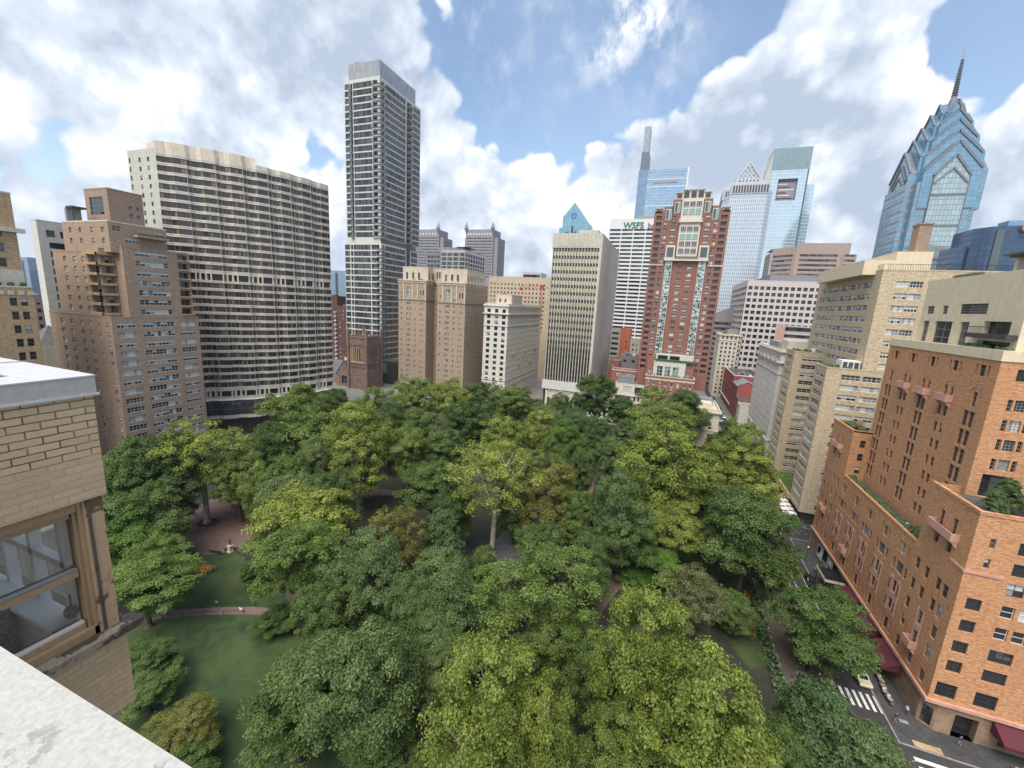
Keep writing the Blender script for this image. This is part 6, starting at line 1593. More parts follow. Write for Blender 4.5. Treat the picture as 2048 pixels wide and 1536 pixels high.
# flowers and ground signs
FLO = plain('orange_flowers', (.42,.19,.02), .7, vary=.4, sc=4); FLR = plain('red_flowers', (.22,.06,.03), .7, vary=.4, sc=4)
def flowers(u, v, n, sx, sy, mats, label, ang=0.0, h=.5):
    c = Vector(g2(u, v)); r = empty('flower_bed', (c.x, c.y, 0), label, 'flower bed'); m = MB(); rr = random.Random(u)
    m2 = MB()
    for k in range(n):
        a, q = rr.random()*6.283, rr.random()**.5; x, y = q*sx*math.cos(a), q*sy*math.sin(a)
        x, y = x*math.cos(ang)-y*math.sin(ang), x*math.sin(ang)+y*math.cos(ang)
        m.sphere((c.x+x, c.y+y, h*rr.uniform(.8, 1.3)), (.16, .16, .12), rr.choice(mats), 5, 3)
        if k % 2 == 0: m2.sphere((c.x+x*1.15, c.y+y*1.15, h*.4), (.35, .35, .3), LEAFPOT, 5, 3)
    m.build('blossoms', r); m2.build('leaves', r); r.children[0]['kind'] = 'stuff'
flowers(408, 1141, 190, 1.9, 1.1, [FLO, FLO, FLR], 'orange flower bed in the lawn below the plaza', .5)
flowers(352, 1160, 50, 1.0, .7, [FLO], 'small patch of orange flowers left of the larger orange bed')
for k, (u, v) in enumerate(((1500, 1235), (1503, 1268), (1493, 1195))): flowers(u, v, 26, 1.4, .6, [FLO, FLR] if k else [FLR], ('orange and red flowers midway along the east park walk hedge', 'yellow and orange flowers nearest the street tree on the east park walk', 'red flowers at the far end of the east park walk hedge')[k], 1.5)
r = empty('hedge', (23.6, 90, 0), 'long mixed flower hedge along the inside of the east park walk', 'hedge')
m = MB(); rr = random.Random(31)
for k in range(900):
    a_ = rr.random()*6.28; c_ = Vector((22.4+rr.random()*2.0, 60+rr.random()*62, .25+rr.random()*.8+.3*math.sin(k*.7))); t_2 = Vector((math.cos(a_), math.sin(a_), rr.uniform(-.6, .6)))*.34; b_2 = Vector((-math.sin(a_), math.cos(a_), rr.uniform(-.5, .9)))*.26; m.poly([c_-t_2, c_-b_2, c_+t_2, c_+b_2], LEAFPOT)
o_ = m.build('hedge_leaves', r); o_['kind'] = 'stuff'
for (u, v, w_, lab) in ((370, 1109, .7, 'bright white board standing on the plaza edge left of the benches'), (306, 1219, .6, 'small green and white sign at the left end of the lawn path'), (319, 1215, .5, 'tilted green sign beside the left lawn sign'), (328, 1231, .7, 'white double notice on the lawn fence nearest the brick bay'), (434, 1210, .6, 'pale sign on the upper lawn near the dark evergreen'), (482, 1224, .7, 'white double notice at the right end of the lawn fence')):
    q = g2(u, v); r = empty('lawn_sign', (*q, 0), lab, 'sign'); m = MB(); m.box(q[0]-w_/2, q[1]-.03, .35, q[0]+w_/2, q[1]+.03, .85, WHITE if 'green' not in lab else plain('pale_green_%d' % u, (.25,.42,.33), .5)); m.build('board', r)
    m = MB(); m.tube((q[0], q[1], 0), (q[0], q[1], .36), .03, .03, METAL, 6); m.build('post', r)
# low shrubs
def shrub(x, y, z, rx, ry, rz_, label, mat='D', n=900, seed=0):
    r_ = np.random.default_rng(seed); e = r_.normal(size=(n, 3)); e /= np.linalg.norm(e, axis=1)[:, None]; e[:, 2] = abs(e[:, 2])
    pos = e*[rx, ry, rz_]*r_.uniform(.75, 1.1, (n, 1))*(1+.18*np.sin(e[:, :1]*7+e[:, 1:2]*9))
    m = MB()
    for p_, q_ in zip(pos, e):
        nrm_ = Vector(q_)+Vector(r_.normal(size=3))*.5; t = nrm_.orthogonal().normalized()*.16; b_ = nrm_.normalized().cross(t)
        c_ = Vector(p_)+Vector((x, y, z)); m.poly([c_-t, c_-b_, c_+t, c_+b_], LEAFPOT)
    return tag(m.build('shrub', off=(0, 0, 0)), label, 'shrub')
# ---------------------------------------------------------------- trees
def leafmat(name, c, c2):
    m = bpy.data.materials.new(name); m.use_nodes = True; MATS[name] = m
    g = NT(m.node_tree)
    out = g.add('ShaderNodeOutputMaterial')
    at = g.add('ShaderNodeAttribute', _attribute_name='tint'); oi = g.add('ShaderNodeObjectInfo')
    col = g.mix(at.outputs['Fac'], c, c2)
    f = g.math('ADD', g.math('MULTIPLY', oi.outputs['Random'], .50), .74)
    col = g.vmath('MULTIPLY', col, g.add('ShaderNodeCombineXYZ', i0=f, i1=g.math('ADD', g.math('MULTIPLY', f, .7), .3), i2=f).outputs[0])
    d = g.add('ShaderNodeBsdfPrincipled'); g.put(d.inputs['Base Color'], col); d.inputs['Roughness'].default_value = .55; d.inputs['Specular IOR Level'].default_value = .25
    t = g.add('ShaderNodeBsdfTranslucent'); g.put(t.inputs[0], g.vmath('MULTIPLY', col, (1.25, 1.3, .7)))
    mx = g.add('ShaderNodeMixShader', i0=.19); g.l.new(d.outputs[0], mx.inputs[1]); g.l.new(t.outputs[0], mx.inputs[2]); g.l.new(mx.outputs[0], out.inputs[0])
    return m
LM = {
 'P': leafmat('leaf_yellow_green', (.098,.138,.022), (.285,.345,.072)),
 'G': leafmat('leaf_mid_green', (.072,.118,.024), (.195,.265,.066)),
 'D': leafmat('leaf_dark_green', (.048,.086,.022), (.14,.205,.055)),
 'B': leafmat('leaf_blue_green', (.064,.108,.032), (.18,.245,.09)),
 'L': leafmat('leaf_bright_green', (.055,.12,.018), (.12,.22,.04)),
 'O': leafmat('leaf_olive', (.085,.10,.03), (.22,.23,.11)),
 'R': leafmat('leaf_rusty', (.085,.10,.02), (.20,.20,.05)),
 'C': leafmat('leaf_feathery', (.06,.10,.035), (.14,.20,.08)),
}
BARK = plain('bark_brown', (.10,.075,.055), .9, vary=.3, sc=3)
BARKD = plain('bark_dark', (.035,.028,.022), .9, vary=.3, sc=3)
BARKP = wallmat('bark_plane', (.34,.31,.24), (.50,.46,.36), patch=1.2, patch_amt=.9, streak=.2)
def make_crown(seed, shape, sp, leaf=.34, clump=1.0, nl=110, lobes=12, dens=1.0, flat=.9, base=.08):
    """numpy leaf cloud for a tree 20 m tall and 7 m in radius; returns mesh and the lobe centres"""
    r = np.random.default_rng(seed)
    R, H = 7.0, 20.0; zb = H*base
    cs = []; tries = 0
    while len(cs) < lobes and tries < 4000:
        tries += 1
        d = r.normal(size=3); d /= np.linalg.norm(d); q = r.random()**.45
        if shape == 'round': c = np.array([d[0]*R*.62*q, d[1]*R*.62*q, (H+zb)/2 + d[2]*(H-zb)*.39*q]); rad = R*r.uniform(.26, .50)
        elif shape == 'cone':
            t = r.random()**.8; z = zb+ (H-zb)*(.12+.78*t); a = r.random()*6.283; rr_ = R*.62*(1-t)**.7*r.uniform(.5, 1); c = np.array([rr_*math.cos(a), rr_*math.sin(a), z]); rad = R*(.42-.22*t)
        else:           # spreading
            c = np.array([d[0]*R*.68*q, d[1]*R*.68*q, zb+(H-zb)*.55+d[2]*(H-zb)*.30*q]); rad = R*r.uniform(.28, .42)
        if all(np.linalg.norm((c-o[0])*[1, 1, .8]) > .55*min(rad, o[1]) for o in cs): cs.append((c, rad))
    K = []
    for (c, rad) in cs:
        n = int(34*dens*(rad/3)**2)+6
        k = np.arange(n)+.5; ph = np.arccos(1-2*k/n); th = math.pi*(1+5**.5)*k + r.random()*6
        dd = np.stack([np.cos(th)*np.sin(ph), np.sin(th)*np.sin(ph), np.cos(ph)], 1)
        pp = c + dd*rad*r.uniform(.82, 1.12, (n, 1))*[1, 1, .82] + r.normal(size=(n, 3))*.5
        for p_, d_ in zip(pp, dd):
            if p_[2] < zb*.9 or d_[2] < -.55: continue
            if sum(np.linalg.norm((p_-o[0])/[1, 1, .82]) < o[1]*.72 for o in cs) > 0: continue
            K.append((p_, d_))
    P_, N_l, T_ = [], [], []
    top = max(p[0][2] for p in K)
    for p_, d_ in K:
        c = clump*r.uniform(.7, 1.3); n = int(nl*2.5*c*c*r.uniform(.75, 1.15))
        e = r.normal(size=(n, 3)); e /= np.linalg.norm(e, axis=1)[:, None]
        e[:, 2] = np.where(e[:, 2] < -.25, -e[:, 2], e[:, 2])
        q = c*r.uniform(.5, 1.08, (n, 1)); q = np.where(r.random((n, 1)) < .12, q*r.uniform(1.1, 1.6, (n, 1)), q)
        an = r.uniform(.7, 1.35, 3); e = e*an
        pos = p_ + e*q*[1, 1, flat]
        nm = e*.8 + d_*.4 + [0, 0, .35] + r.normal(size=(n, 3))*.6
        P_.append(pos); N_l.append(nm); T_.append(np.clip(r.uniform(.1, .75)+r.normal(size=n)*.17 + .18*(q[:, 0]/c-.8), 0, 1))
    pos = np.concatenate(P_); nm = np.concatenate(N_l); tint = np.concatenate(T_)
    nm /= np.linalg.norm(nm, axis=1)[:, None]
    n = len(pos); tg = np.cross(nm, r.normal(size=(n, 3))); tg /= np.linalg.norm(tg, axis=1)[:, None]; bt = np.cross(nm, tg)
    s = leaf*.60*r.uniform(.55, 1.4, (n, 1))*.5; asp = 1.5 if shape != 'cone' else 2.2
    v = np.stack([pos-tg*s*asp*.9, pos-bt*s*.75, pos+tg*s*asp*.9, pos+bt*s*.75], 1).reshape(-1, 3)
    me = bpy.data.meshes.new('crown'); me.vertices.add(4*n); me.vertices.foreach_set('co', v.ravel().astype(np.float32))
    me.loops.add(4*n); me.loops.foreach_set('vertex_index', np.arange(4*n, dtype=np.int32))
    me.polygons.add(n); me.polygons.foreach_set('loop_start', np.arange(0, 4*n, 4, dtype=np.int32)); me.polygons.foreach_set('loop_total', np.full(n, 4, np.int32))
    at = me.attributes.new('tint', 'FLOAT', 'FACE'); at.data.foreach_set('value', tint.astype(np.float32))
    me.materials.append(LM[sp]); me.update(calc_edges=True)
    return me, cs
def make_trunk(cs, seed, bark, thick=.42, fork=.30, lean=0.0):
    rnd = random.Random(seed); mb = MB(); H = 20.0
    fk = Vector((lean*2+rnd.uniform(-.3, .3), rnd.uniform(-.3, .3), H*fork))
    mb.tube((0, 0, -.3), (0, 0, .9), thick*1.7, thick*1.05, bark, 10, False); mb.tube((0, 0, .9), fk, thick*1.05, thick*.8, bark, 10, False)
    for c, rad in cs:
        c = Vector(c); md = fk.lerp(c, .5)+Vector((rnd.uniform(-.5, .5), rnd.uniform(-.5, .5), rnd.uniform(-.6, .2)))
        mb.tube(fk-Vector((0, 0, .3)), md, thick*.5, thick*.27, bark, 7, False); mb.tube(md, c, thick*.27, thick*.14, bark, 6, False)
        for q in range(4):
            e = c+Vector((rnd.uniform(-1, 1), rnd.uniform(-1, 1), rnd.uniform(-.2, 1))).normalized()*rad*.85
            mb.tube(c.lerp(md, rnd.random()*.5), e, thick*.13, thick*.05, bark, 5, False)
    return mb.mesh('trunk', smooth=True)
PROTO = {}
def proto(key, *variants):
    PROTO[key] = []
    for i, kw in enumerate(variants):
        kw = dict(kw); tr = {k: kw.pop(k) for k in ('bark', 'thick', 'fork', 'lean') if k in kw}
        me, cs = make_crown(kw.pop('seed'), kw.pop('shape'), key[0], **kw)
        PROTO[key].append((me, make_trunk(cs, i+len(key)*7, tr.pop('bark', BARK), **tr)))
proto('P', dict(seed=1, shape='round', bark=BARKP, lobes=13, leaf=.36, clump=.92, nl=105), dict(seed=2, shape='round', bark=BARKP, lobes=16, leaf=.36, clump=.85, nl=110), dict(seed=3, shape='spread', bark=BARKP, lobes=14, leaf=.38, clump=.95, nl=100))
proto('Popen', dict(seed=14, shape='spread', bark=BARKP, lobes=17, leaf=.34, clump=.85, nl=75, dens=.62, base=.36, fork=.42, thick=.40))
proto('G', dict(seed=4, shape='round', lobes=12, leaf=.36, clump=1.05, nl=120), dict(seed=5, shape='round', lobes=15, leaf=.34, clump=.95, nl=120), dict(seed=6, shape='spread', lobes=12, leaf=.38, clump=1.0, nl=105))
proto('D', dict(seed=7, shape='round', lobes=13, leaf=.36, clump=1.0, nl=110, bark=BARKD), dict(seed=8, shape='spread', lobes=13, leaf=.38, clump=1.05, nl=105, bark=BARKD))
proto('B', dict(seed=9, shape='round', lobes=14, leaf=.34, clump=.95, nl=120), dict(seed=10, shape='round', lobes=10, leaf=.36, clump=1.15, nl=115))
proto('O', dict(seed=15, shape='round', lobes=14, leaf=.34, clump=.75, nl=105, dens=1.1, bark=BARKD))
proto('C', dict(seed=11, shape='cone', lobes=20, leaf=.42, clump=.95, nl=110, bark=BARKD, base=.12))
proto('L', dict(seed=12, shape='round', lobes=9, leaf=.36, clump=1.1, nl=125, base=.12))
proto('R', dict(seed=13, shape='round', lobes=15, leaf=.36, clump=.85, nl=105, bark=BARKP))
proto('Gopen', dict(seed=18, shape='spread', bark=BARKD, lobes=16, leaf=.34, clump=.8, nl=85, dens=.85, base=.34, thick=.55, fork=.24))
rt_ = random.Random(77)
def tree(u, v, wpx, H, sp, label, base=None, rz=None, var=None, squash=1.0, name='tree', cat='tree'):
    "a tree whose top is seen at (u, v); H its height; base = sight line of the trunk foot when that shows"
    if H > 9 and not base: H = H*1.24
    top = P(u, v, z=H)
    dep = (top-Vector((0, 0, EYE))).dot(fw)
    R = wpx/2*dep/828
    # the crown's far rim forms the outline: bring the axis a little nearer
    hd = Vector((top.x, top.y, 0)).normalized()
    foot = Vector((top.x, top.y, 0)) - hd*R*.35
    if base:
        foot = P(base[0], base[1], z=0)
        for k_ in range(40):            # height that carries the crown up to the sight line of its top
            q = Vector((foot.x, foot.y, H-EYE)); vv = 768+828*q.dot(dn)/q.dot(fw)
            H += (vv-v)*.05
        dep = Vector((foot.x, foot.y, H*.6-EYE)).dot(fw); R = wpx/2*dep/828
    if name == 'tree' and not base and cat == 'tree': R = R*1.09
    vs = PROTO[sp]; k = rt_.randrange(len(vs)) if var is None else var
    cm, tm = vs[k % len(vs)]
    r = empty(name, foot, label, cat, 'trees of the square' if cat == 'tree' else None, rz if rz is not None else rt_.random()*6.28)
    r.scale = (R/7.3, R/7.3*squash, H/19.2)
    c = link(bpy.data.objects.new('crown', cm), r); t = link(bpy.data.objects.new('trunk', tm), r)
    return r
TREES = [
 # west edge, in front of the hotel and the brick block
 (250,885,150,19,'D','dark tree at the far left, half behind the foreground brick wall'),
 (320,850,150,21,'D','broad dark tree right in front of the pinkish brick block'),
 (270,960,150,15,'D','dark shaggy tree between the brick bay and the bench'),
 (600,765,90,23,'G','tall tree reaching up in front of the hotel end columns'),
 (585,792,170,22,'G','wide round tree hiding the hotel lobby'),
 (670,772,75,20,'D','dark narrow tree below the hotel corner and church'),
 (530,842,120,19,'D','dull olive tree between lobby canopy and large bare trunk tree'),
 (520,905,90,16,'G','mid green tree tucked behind the pale plane tree of the plaza'),
 (740,775,90,22,'G','leafy tree standing right in front of the brownstone church'),
 (632,862,80,18,'B','compact dark cloud shaped tree left of the tall yellow green plane'),
 (580,878,80,18,'G','small green crown between the lobby tree and the tall yellow green plane'),
 (580,925,110,16,'B','lumpy green crown behind the yellow tinted plane tree'),
 (665,925,100,17,'D','dark lumpy crown left of the tall yellow green plane'),
 (540,940,80,13,'G','low green crown right of the paved plaza'),
 # plaza surroundings
 (250,1000,180,13,'L','fresh green tree against the brick bay window'),
 (285,1040,120,12,'G','green bushy tree on the left edge of the paved plaza'),
 (280,1110,170,10,'G','dark green bushy tree beside the lawn and flower bed'),
 (605,955,190,16,'P','yellow tinted plane tree right of the paved plaza'),
 (588,1045,165,15,'G','rounded maple green tree by the statue and benches'),
 (640,1085,110,12,'D','dark crown squeezed beside the rounded maple'),
 (498,1125,50,6,'D','small dark evergreen on the lawn beside the rounded maple'),
 (545,1215,80,4,'D','low dark shrub tree where lawn path meets the brick walk'),
 # middle distance
 (830,752,90,22,'G','green tree in front of the left buff brick tower'),
 (905,748,95,23,'P','warm green tree in front of the right buff brick tower'),
 (955,760,70,20,'D','dark tree at the foot of the white classical block'),
 (780,800,90,20,'D','deep green tree behind the tall yellow green plane'),
 (850,812,110,20,'D','dark tree in the shade below the buff towers'),
 (820,850,90,18,'G','mid green rounded tree right of the tall yellow green plane'),
 (940,792,110,20,'D','sombre tree with bare grey limbs near the middle of the park'),
 (985,765,45,17,'Gopen','thin see through tree before the white classical block'),
 (1038,755,80,21,'G','full green tree before the cream colonnade'),
 (1065,790,60,16,'D','small dark tree at the left end of the colonnade'),
 (1118,785,70,16,'D','dark bushy tree hiding the colonnade'),
 (1095,805,80,15,'B','grey green tree just below the colonnade'),
 (1155,808,70,17,'B','blue green rounded tree below the piered slab'),
 (1197,745,105,24,'D','tall tree rising against the foot of the piered slab'),
 (1200,825,60,18,'B','slim blue green tree under the tall slab foot tree'),
 (1228,868,80,15,'B','dark blue green tree left of the great yellow green plane'),
 (890,850,100,17,'D','shadowy dark tree in the park centre'),
 (1020,832,110,19,'P','olive yellow dome tree north of the tall pale limbed plane'),
 (1085,830,80,18,'P','olive yellow tree touching the vivid green one'),
 (1145,840,85,18,'L','vivid bright green tree near the park centre'),
 (1060,888,80,15,'B','pale blue green crown behind the pale limbed plane'),
 (1110,872,70,16,'G','small green crown under the vivid green tree'),
 (1165,892,75,17,'D','dark rounded tree below the vivid green one'),
 (865,912,120,16,'D','dense dark round tree left of the pale limbed plane'),
 # east part
 (1320,782,130,22,'G','large green tree in front of the brown brick house'),
 (1375,772,95,22,'D','dark tree before the cream corner mansion'),
 (1270,830,90,16,'B','hazy grey green tree under the white stone mansion'),
 (1325,858,185,24,'P','great yellow green plane tree east of centre'),
 (1490,860,110,23,'P','pointed yellow green tree in front of the ornate white house'),
 (1495,905,150,19,'P','broad olive tree in front of the yellow brick wings'),
 (1400,905,110,17,'P','olive crown between the great plane and the broad olive tree'),
 (1350,985,130,15,'P','dull olive low crown right under the great plane'),
 (1510,975,185,20,'D','massive dark tree beside the street and parked cars'),
 (1450,1010,90,15,'D','dark crown leaning on the massive dark tree'),
 (1245,925,130,21,'B','tall feathery blue green tree left of the great plane'),
 (1270,1000,110,15,'D','dark green crown under the feathery tree'),
 (1188,1045,75,14,'B','slim column shaped tree with bare foot near the bench'),
 (1302,1084,125,8.5,'L','low bright green tree by the bench path'),
 (1385,1122,140,13,'O','pale speckled olive tree on the dark lawn'),
 (1440,1165,80,8,'O','small speckled olive tree beside the pale speckled one'),
 # near
 (740,1048,170,17,'B','blue grey lumpy tree in the middle left'),
 (795,1002,120,17,'R','rusty yellow tree behind the blue grey lumpy tree'),
 (880,1015,120,14,'C','feathery light tree with drooping sprays'),
 (885,1092,180,16,'B','large soft blue green tree left of the spreading dark trunked tree'),
 (830,1130,120,14,'B','blue green crown joining the two large blue green trees'),
 (700,1210,230,17,'B','huge blue green tree with pale specks at bottom left'),
 (590,1290,210,12,'D','wide dark tree overhanging the lawn'),
 (880,1240,120,12,'B','hollow sided blue green tree above the bright plane'),
 (760,1400,180,8,'D','shaded low tree at the bottom edge'),
 (990,1287,260,19,'P','bright yellow green plane at the bottom centre'),
 (1095,1368,190,18,'P','broad bright plane overlapping the bottom edge'),
 (1310,1195,210,20,'P','bright yellow plane with ragged top, bottom right of centre'),
 (1430,1262,270,20,'P','largest bright yellow green plane at the bottom'),
 (1480,1400,270,17,'P','low bright crown at the lower right of the great bright group'),
 (1250,1390,150,13,'G','green crown squeezed at the bottom between the bright planes'),
 (1648,1350,215,15,'C','dark needle leaved tree over the crosswalk corner'),
 (1765,1450,190,11,'C','low dark needle leaved tree at the street corner'),
 (1600,1440,140,12,'D','dark crown between the bright planes and the needle leaved tree'),
 (300,1275,110,6,'D','dark bushy tree at the left lawn edge under the brick bay'),
 (290,1350,110,5,'D','dark shrubby tree beside the foreground coping'),
 (350,1420,150,6,'R','yellowish shrubby tree on the lawn above the foreground coping'),
 (330,1500,160,5,'D','dark shrubby tree at the bottom left of the lawn'),
 # shaded understorey
 (1085,1035,110,12,'D','dark low crown at the foot of the rust tinted plane'),
 (1560,1085,90,11,'D','dark crown leaning over the pavement beside the massive dark tree'),
 (1480,1180,80,9,'D','dark low crown on the lawn edge above the flowering hedge'),
 (1180,1120,90,10,'D','dark low crown at the foot of the column shaped tree'),
 (1140,1165,160,14,'G','olive green crown joined to the one with crossing dark trunks'),
 (1040,1260,110,10,'D','shaded crown directly above the bright bottom planes'),
 (965,1085,80,12,'D','dark low crown just left of the white trunk'),
 (905,975,100,13,'D','shaded crown behind the feathery tree'),
 (1035,960,90,13,'D','shaded crown in the fork between white trunk and rust tinted plane'),
 (1175,975,90,14,'D','deep green crown right of the rust tinted plane'),
 (1215,1270,140,12,'D','dark crown right of the crossing dark trunks'),
 (975,1170,130,12,'D','dark low crown left of the crossing dark trunks'),
 (660,985,90,12,'D','dark crown between yellow tinted plane and pale leaning trunk'),
 (870,1170,120,13,'B','blue green crown under the two large soft ones'),
 (1150,950,90,16,'G','mid green crown peeping over the rust tinted plane'),
 (640,1150,120,12,'D','dark shaded crown between rounded maple and huge blue green tree'),
 (1010,775,80,18,'G','rounded crown just below the white classical block'),
 (700,800,80,19,'G','crown between hotel lobby trees and the church tree'),
 (1250,790,80,17,'D','dark crown below the white stone mansion'),
 (1330,940,120,16,'P','lower yellow green dome under the great plane'),
 (1440,960,100,16,'D','shaded crown between olive and massive dark trees'),
 (470,880,110,17,'G','crown right behind the plane of the plaza'),
 (215,930,90,17,'D','dark crown hugging the edge of the near brick bay'),
 # street trees to the north
 (1432,862,44,12,'D','small dark street tree just beyond the cream corner mansion'),
 (1462,838,40,11,'D','small dark tree beside the low rowhouses'),
 (1425,905,70,12,'D','dark street tree at the corner of square and narrow street'),
 (1452,930,60,11,'D','dark street tree before the pointed yellow green tree'),
 (95,690,50,24,'G','green tree seen between the tan block and the pinkish brick block'),
]
for (u, v, wpx, H, sp, lab) in TREES: tree(u, v, wpx, H, sp, lab)
tree(435, 848, 185, 23, 'Popen', 'plane tree with pale trunk standing in a round bed on the paved plaza', base=(415, 1046), rz=1.0)
tree(730, 828, 150, 25, 'P', 'tall yellow green plane with pale leaning trunk above the walk', base=(714, 1022), var=0)
tree(1000, 893, 205, 24, 'Popen', 'plane tree with white trunk and bare white limbs in the park centre', base=(984, 1108), rz=4.2)
tree(1110, 920, 150, 21, 'R', 'rust tinted plane tree leaning beside the white trunked one', base=(1079, 1092))
tree(1105, 1106, 270, 17, 'Gopen', 'wide olive green tree with crossing dark trunks', base=(1066, 1320), rz=2.0)
tree(1630, 1180, 190, 10.5, 'D', 'spreading street tree over the pavement by the awnings', base=(1620, 1343), rz=.6)
# small street tree in front of the yellow brick block and planting on the foreground block
tree(1690, 1042, 42, 5, 'D', 'small planted tree by the cafe umbrellas', name='tree')
# ---------------------------------------------------------------- cars, people, cafe, street furniture
TYRE = plain('tyre', (.02,.02,.02), .8); RUB = BLACK
CARGL = glass('car_glass', (.012,.014,.016), .05, 0, .6)
def car_mesh(paint, roof=None):
    m = MB()
    prof = [(-2.25,.35),(-2.3,.62),(-2.15,.86),(-1.3,.95),(-.75,1.38),(.35,1.42),(1.15,1.0),(2.05,.84),(2.3,.62),(2.28,.35)]
    secs = []
    for y, sc in ((-.88, .0), (-.86, .6), (-.62, 1), (.62, 1), (.86, .6), (.88, 0)):
        secs.append([(x*(1 if abs(y) < .7 else .985), y*(1.0 if z < .97 else .80 if abs(y) > .7 else .88), z if z < .9 or sc == 1 else (z-.03 if sc else z-.08)) for x, z in prof])
    n = len(prof)
    for a in range(len(secs)-1):
        for i in range(n-1): m.poly([secs[a][i], secs[a+1][i], secs[a+1][i+1], secs[a][i+1]], paint)
    m.poly(secs[0][::-1] if False else [p for p in secs[0]], paint); m.poly(secs[-1][::-1], paint)
    return m.mesh('body', smooth=False)
def car_glassm():
    m = MB()
    m.poly([(-1.28,-.62,.985),(-1.28,.62,.985),(-.80,.52,1.36),(-.80,-.52,1.36)][::-1], CARGL); m.poly([(1.1,-.62,1.04),(1.1,.62,1.04),(.40,.54,1.415),(.40,-.54,1.415)], CARGL)
    for s in (-1, 1): m.poly([(-1.05, s*.80, 1.0), (.95, s*.80, 1.0), (.34, s*.735, 1.335), (-.70, s*.735, 1.31)], CARGL)
    return m.mesh('car_windows')
def wheel_mesh():
    m = MB(); m.tube((0,-.11,0), (0,.11,0), .33, .33, TYRE, 14); m.tube((0,-.12,0), (0,-.11,0), .2, .2, METAL, 10); m.tube((0,.11,0), (0,.12,0), .2, .2, METAL, 10); return m.mesh('wheel')
_cg, _wh = car_glassm(), wheel_mesh(); _paint = {}
def car(x, y, rz, colname, col, label, group='cars in the street'):
    if colname not in _paint: _paint[colname] = car_mesh(plain('paint_'+colname, col, .28, .1, vary=.02))
    r = empty('parked_car', (x, y, -.08), label, 'car', group, rz)
    link(bpy.data.objects.new('body', _paint[colname]), r); g_ = link(bpy.data.objects.new('car_windows', _cg), r); g_.location.z = .012
    for wx in (-1.4, 1.4):
        for wy in (-.8, .8): o = link(bpy.data.objects.new('wheel', _wh), r); o.location = (wx, wy, .33)
    return r
c = car(36.65, 76.4, R_(92), 'cream', (.62,.58,.42), 'cream car with black windows beside the crosswalk and awnings')
m = MB(); m.box(-.75, -.5, 1.0, -.2, .5, 1.06, BLACK); 
car(36.6, 103.2, R_(90), 'black', (.012,.012,.014), 'black car waiting at the entrance canopy')
car(36.6, 97.6, R_(90), 'black', (.012,.012,.014), 'black car nearest the first maroon awning')
car(33.4, 118.2, R_(90), 'darkred', (.10,.012,.015), 'dark red car parked beside the massive dark tree')
car(33.4, 123.6, R_(90), 'grey', (.10,.10,.11), 'dark grey car behind the dark red one at the park kerb')
for k, y in enumerate((226, 234, 243, 252, 262, 273, 285, 298)):
    nm, cc = (('white', (.6,.6,.6)), ('grey', (.1,.1,.11)), ('black', (.012,.012,.014)), ('silver', (.35,.36,.37)))[k % 4]
    car(33.6 if k % 2 else 36.4, y, R_(90), nm, cc, 'tiny car in the narrow street beyond the square', 'tiny cars up the narrow street')
# people: one skinned body, posed standing or seated, clothes by height
def person_mesh(kind, top, bot, seed=0):
    if kind == 'stand':
        J = [((0,0,.95),.13),((0,0,1.15),.12),((0,0,1.38),.16),((0,0,1.5),.07),((0,0,1.58),.06),((0,0,1.68),.1),((0,0,1.74),.08),
             ((.1,0,.9),.09),((.11,.03,.5),.065),((.12,.0,.08),.045),((.12,-.14,.03),.035),((-.1,0,.9),.09),((-.11,-.05,.5),.065),((-.12,.06,.08),.045),((-.12,-.08,.03),.035),
             ((.19,0,1.4),.055),((.24,.02,1.14),.045),((.24,-.1,.92),.035),((-.19,0,1.4),.055),((-.25,.02,1.14),.045),((-.22,-.15,.95),.035)]
    else:
        J = [((0,0,.52),.14),((0,.02,.72),.13),((0,0,.95),.16),((0,-.02,1.07),.07),((0,-.03,1.14),.06),((0,-.05,1.25),.1),((0,-.05,1.32),.08),
             ((.1,-.05,.5),.09),((.12,-.42,.5),.07),((.12,-.45,.1),.045),((.12,-.58,.04),.035),((-.1,-.05,.5),.09),((-.12,-.42,.5),.07),((-.13,-.42,.1),.045),((-.13,-.55,.04),.035),
             ((.19,0,.97),.055),((.24,-.08,.75),.045),((.15,-.32,.78),.035),((-.19,0,.97),.055),((-.24,-.08,.75),.045),((-.14,-.3,.78),.035)]
    E = [(0,1),(1,2),(2,3),(3,4),(4,5),(5,6),(0,7),(7,8),(8,9),(9,10),(0,11),(11,12),(12,13),(13,14),(2,15),(15,16),(16,17),(2,18),(18,19),(19,20)]
    me = bpy.data.meshes.new('p'); me.from_pydata([j[0] for j in J], E, []); o = bpy.data.objects.new('p', me); COL.objects.link(o)
    md = o.modifiers.new('s', 'SKIN'); sv = me.skin_vertices[0].data
    for i, j in enumerate(J): sv[i].radius = (j[1], j[1]*.8)
    sv[0].use_root = True
    o.modifiers.new('d', 'SUBSURF').levels = 1
    ev = bpy.data.meshes.new_from_object(o.evaluated_get(bpy.context.evaluated_depsgraph_get())); bpy.data.objects.remove(o)
    ev.materials.clear()
    SK = MATS.get('skin') or plain('skin', (.40,.25,.18), .6, vary=.02); HR = MATS.get('hair') or plain('hair', (.05,.035,.025), .7)
    for mt in (SK, top, bot, HR): ev.materials.append(mt)
    zs = (1.48, .98, 1.70) if kind == 'stand' else (1.06, .62, 1.28)
    for p in ev.polygons:
        z = p.center.z; p.material_index = 3 if z > zs[2] else 0 if z > zs[0] else 1 if z > zs[1] and abs(p.center.x) < .3 else 2
        p.use_smooth = True
    return ev
CL = [plain('cloth_white', (.6,.6,.6), .8), plain('cloth_navy', (.03,.04,.08), .8), plain('cloth_red', (.3,.04,.04), .8), plain('cloth_khaki', (.3,.25,.16), .8), plain('cloth_blue', (.1,.18,.32), .8)]
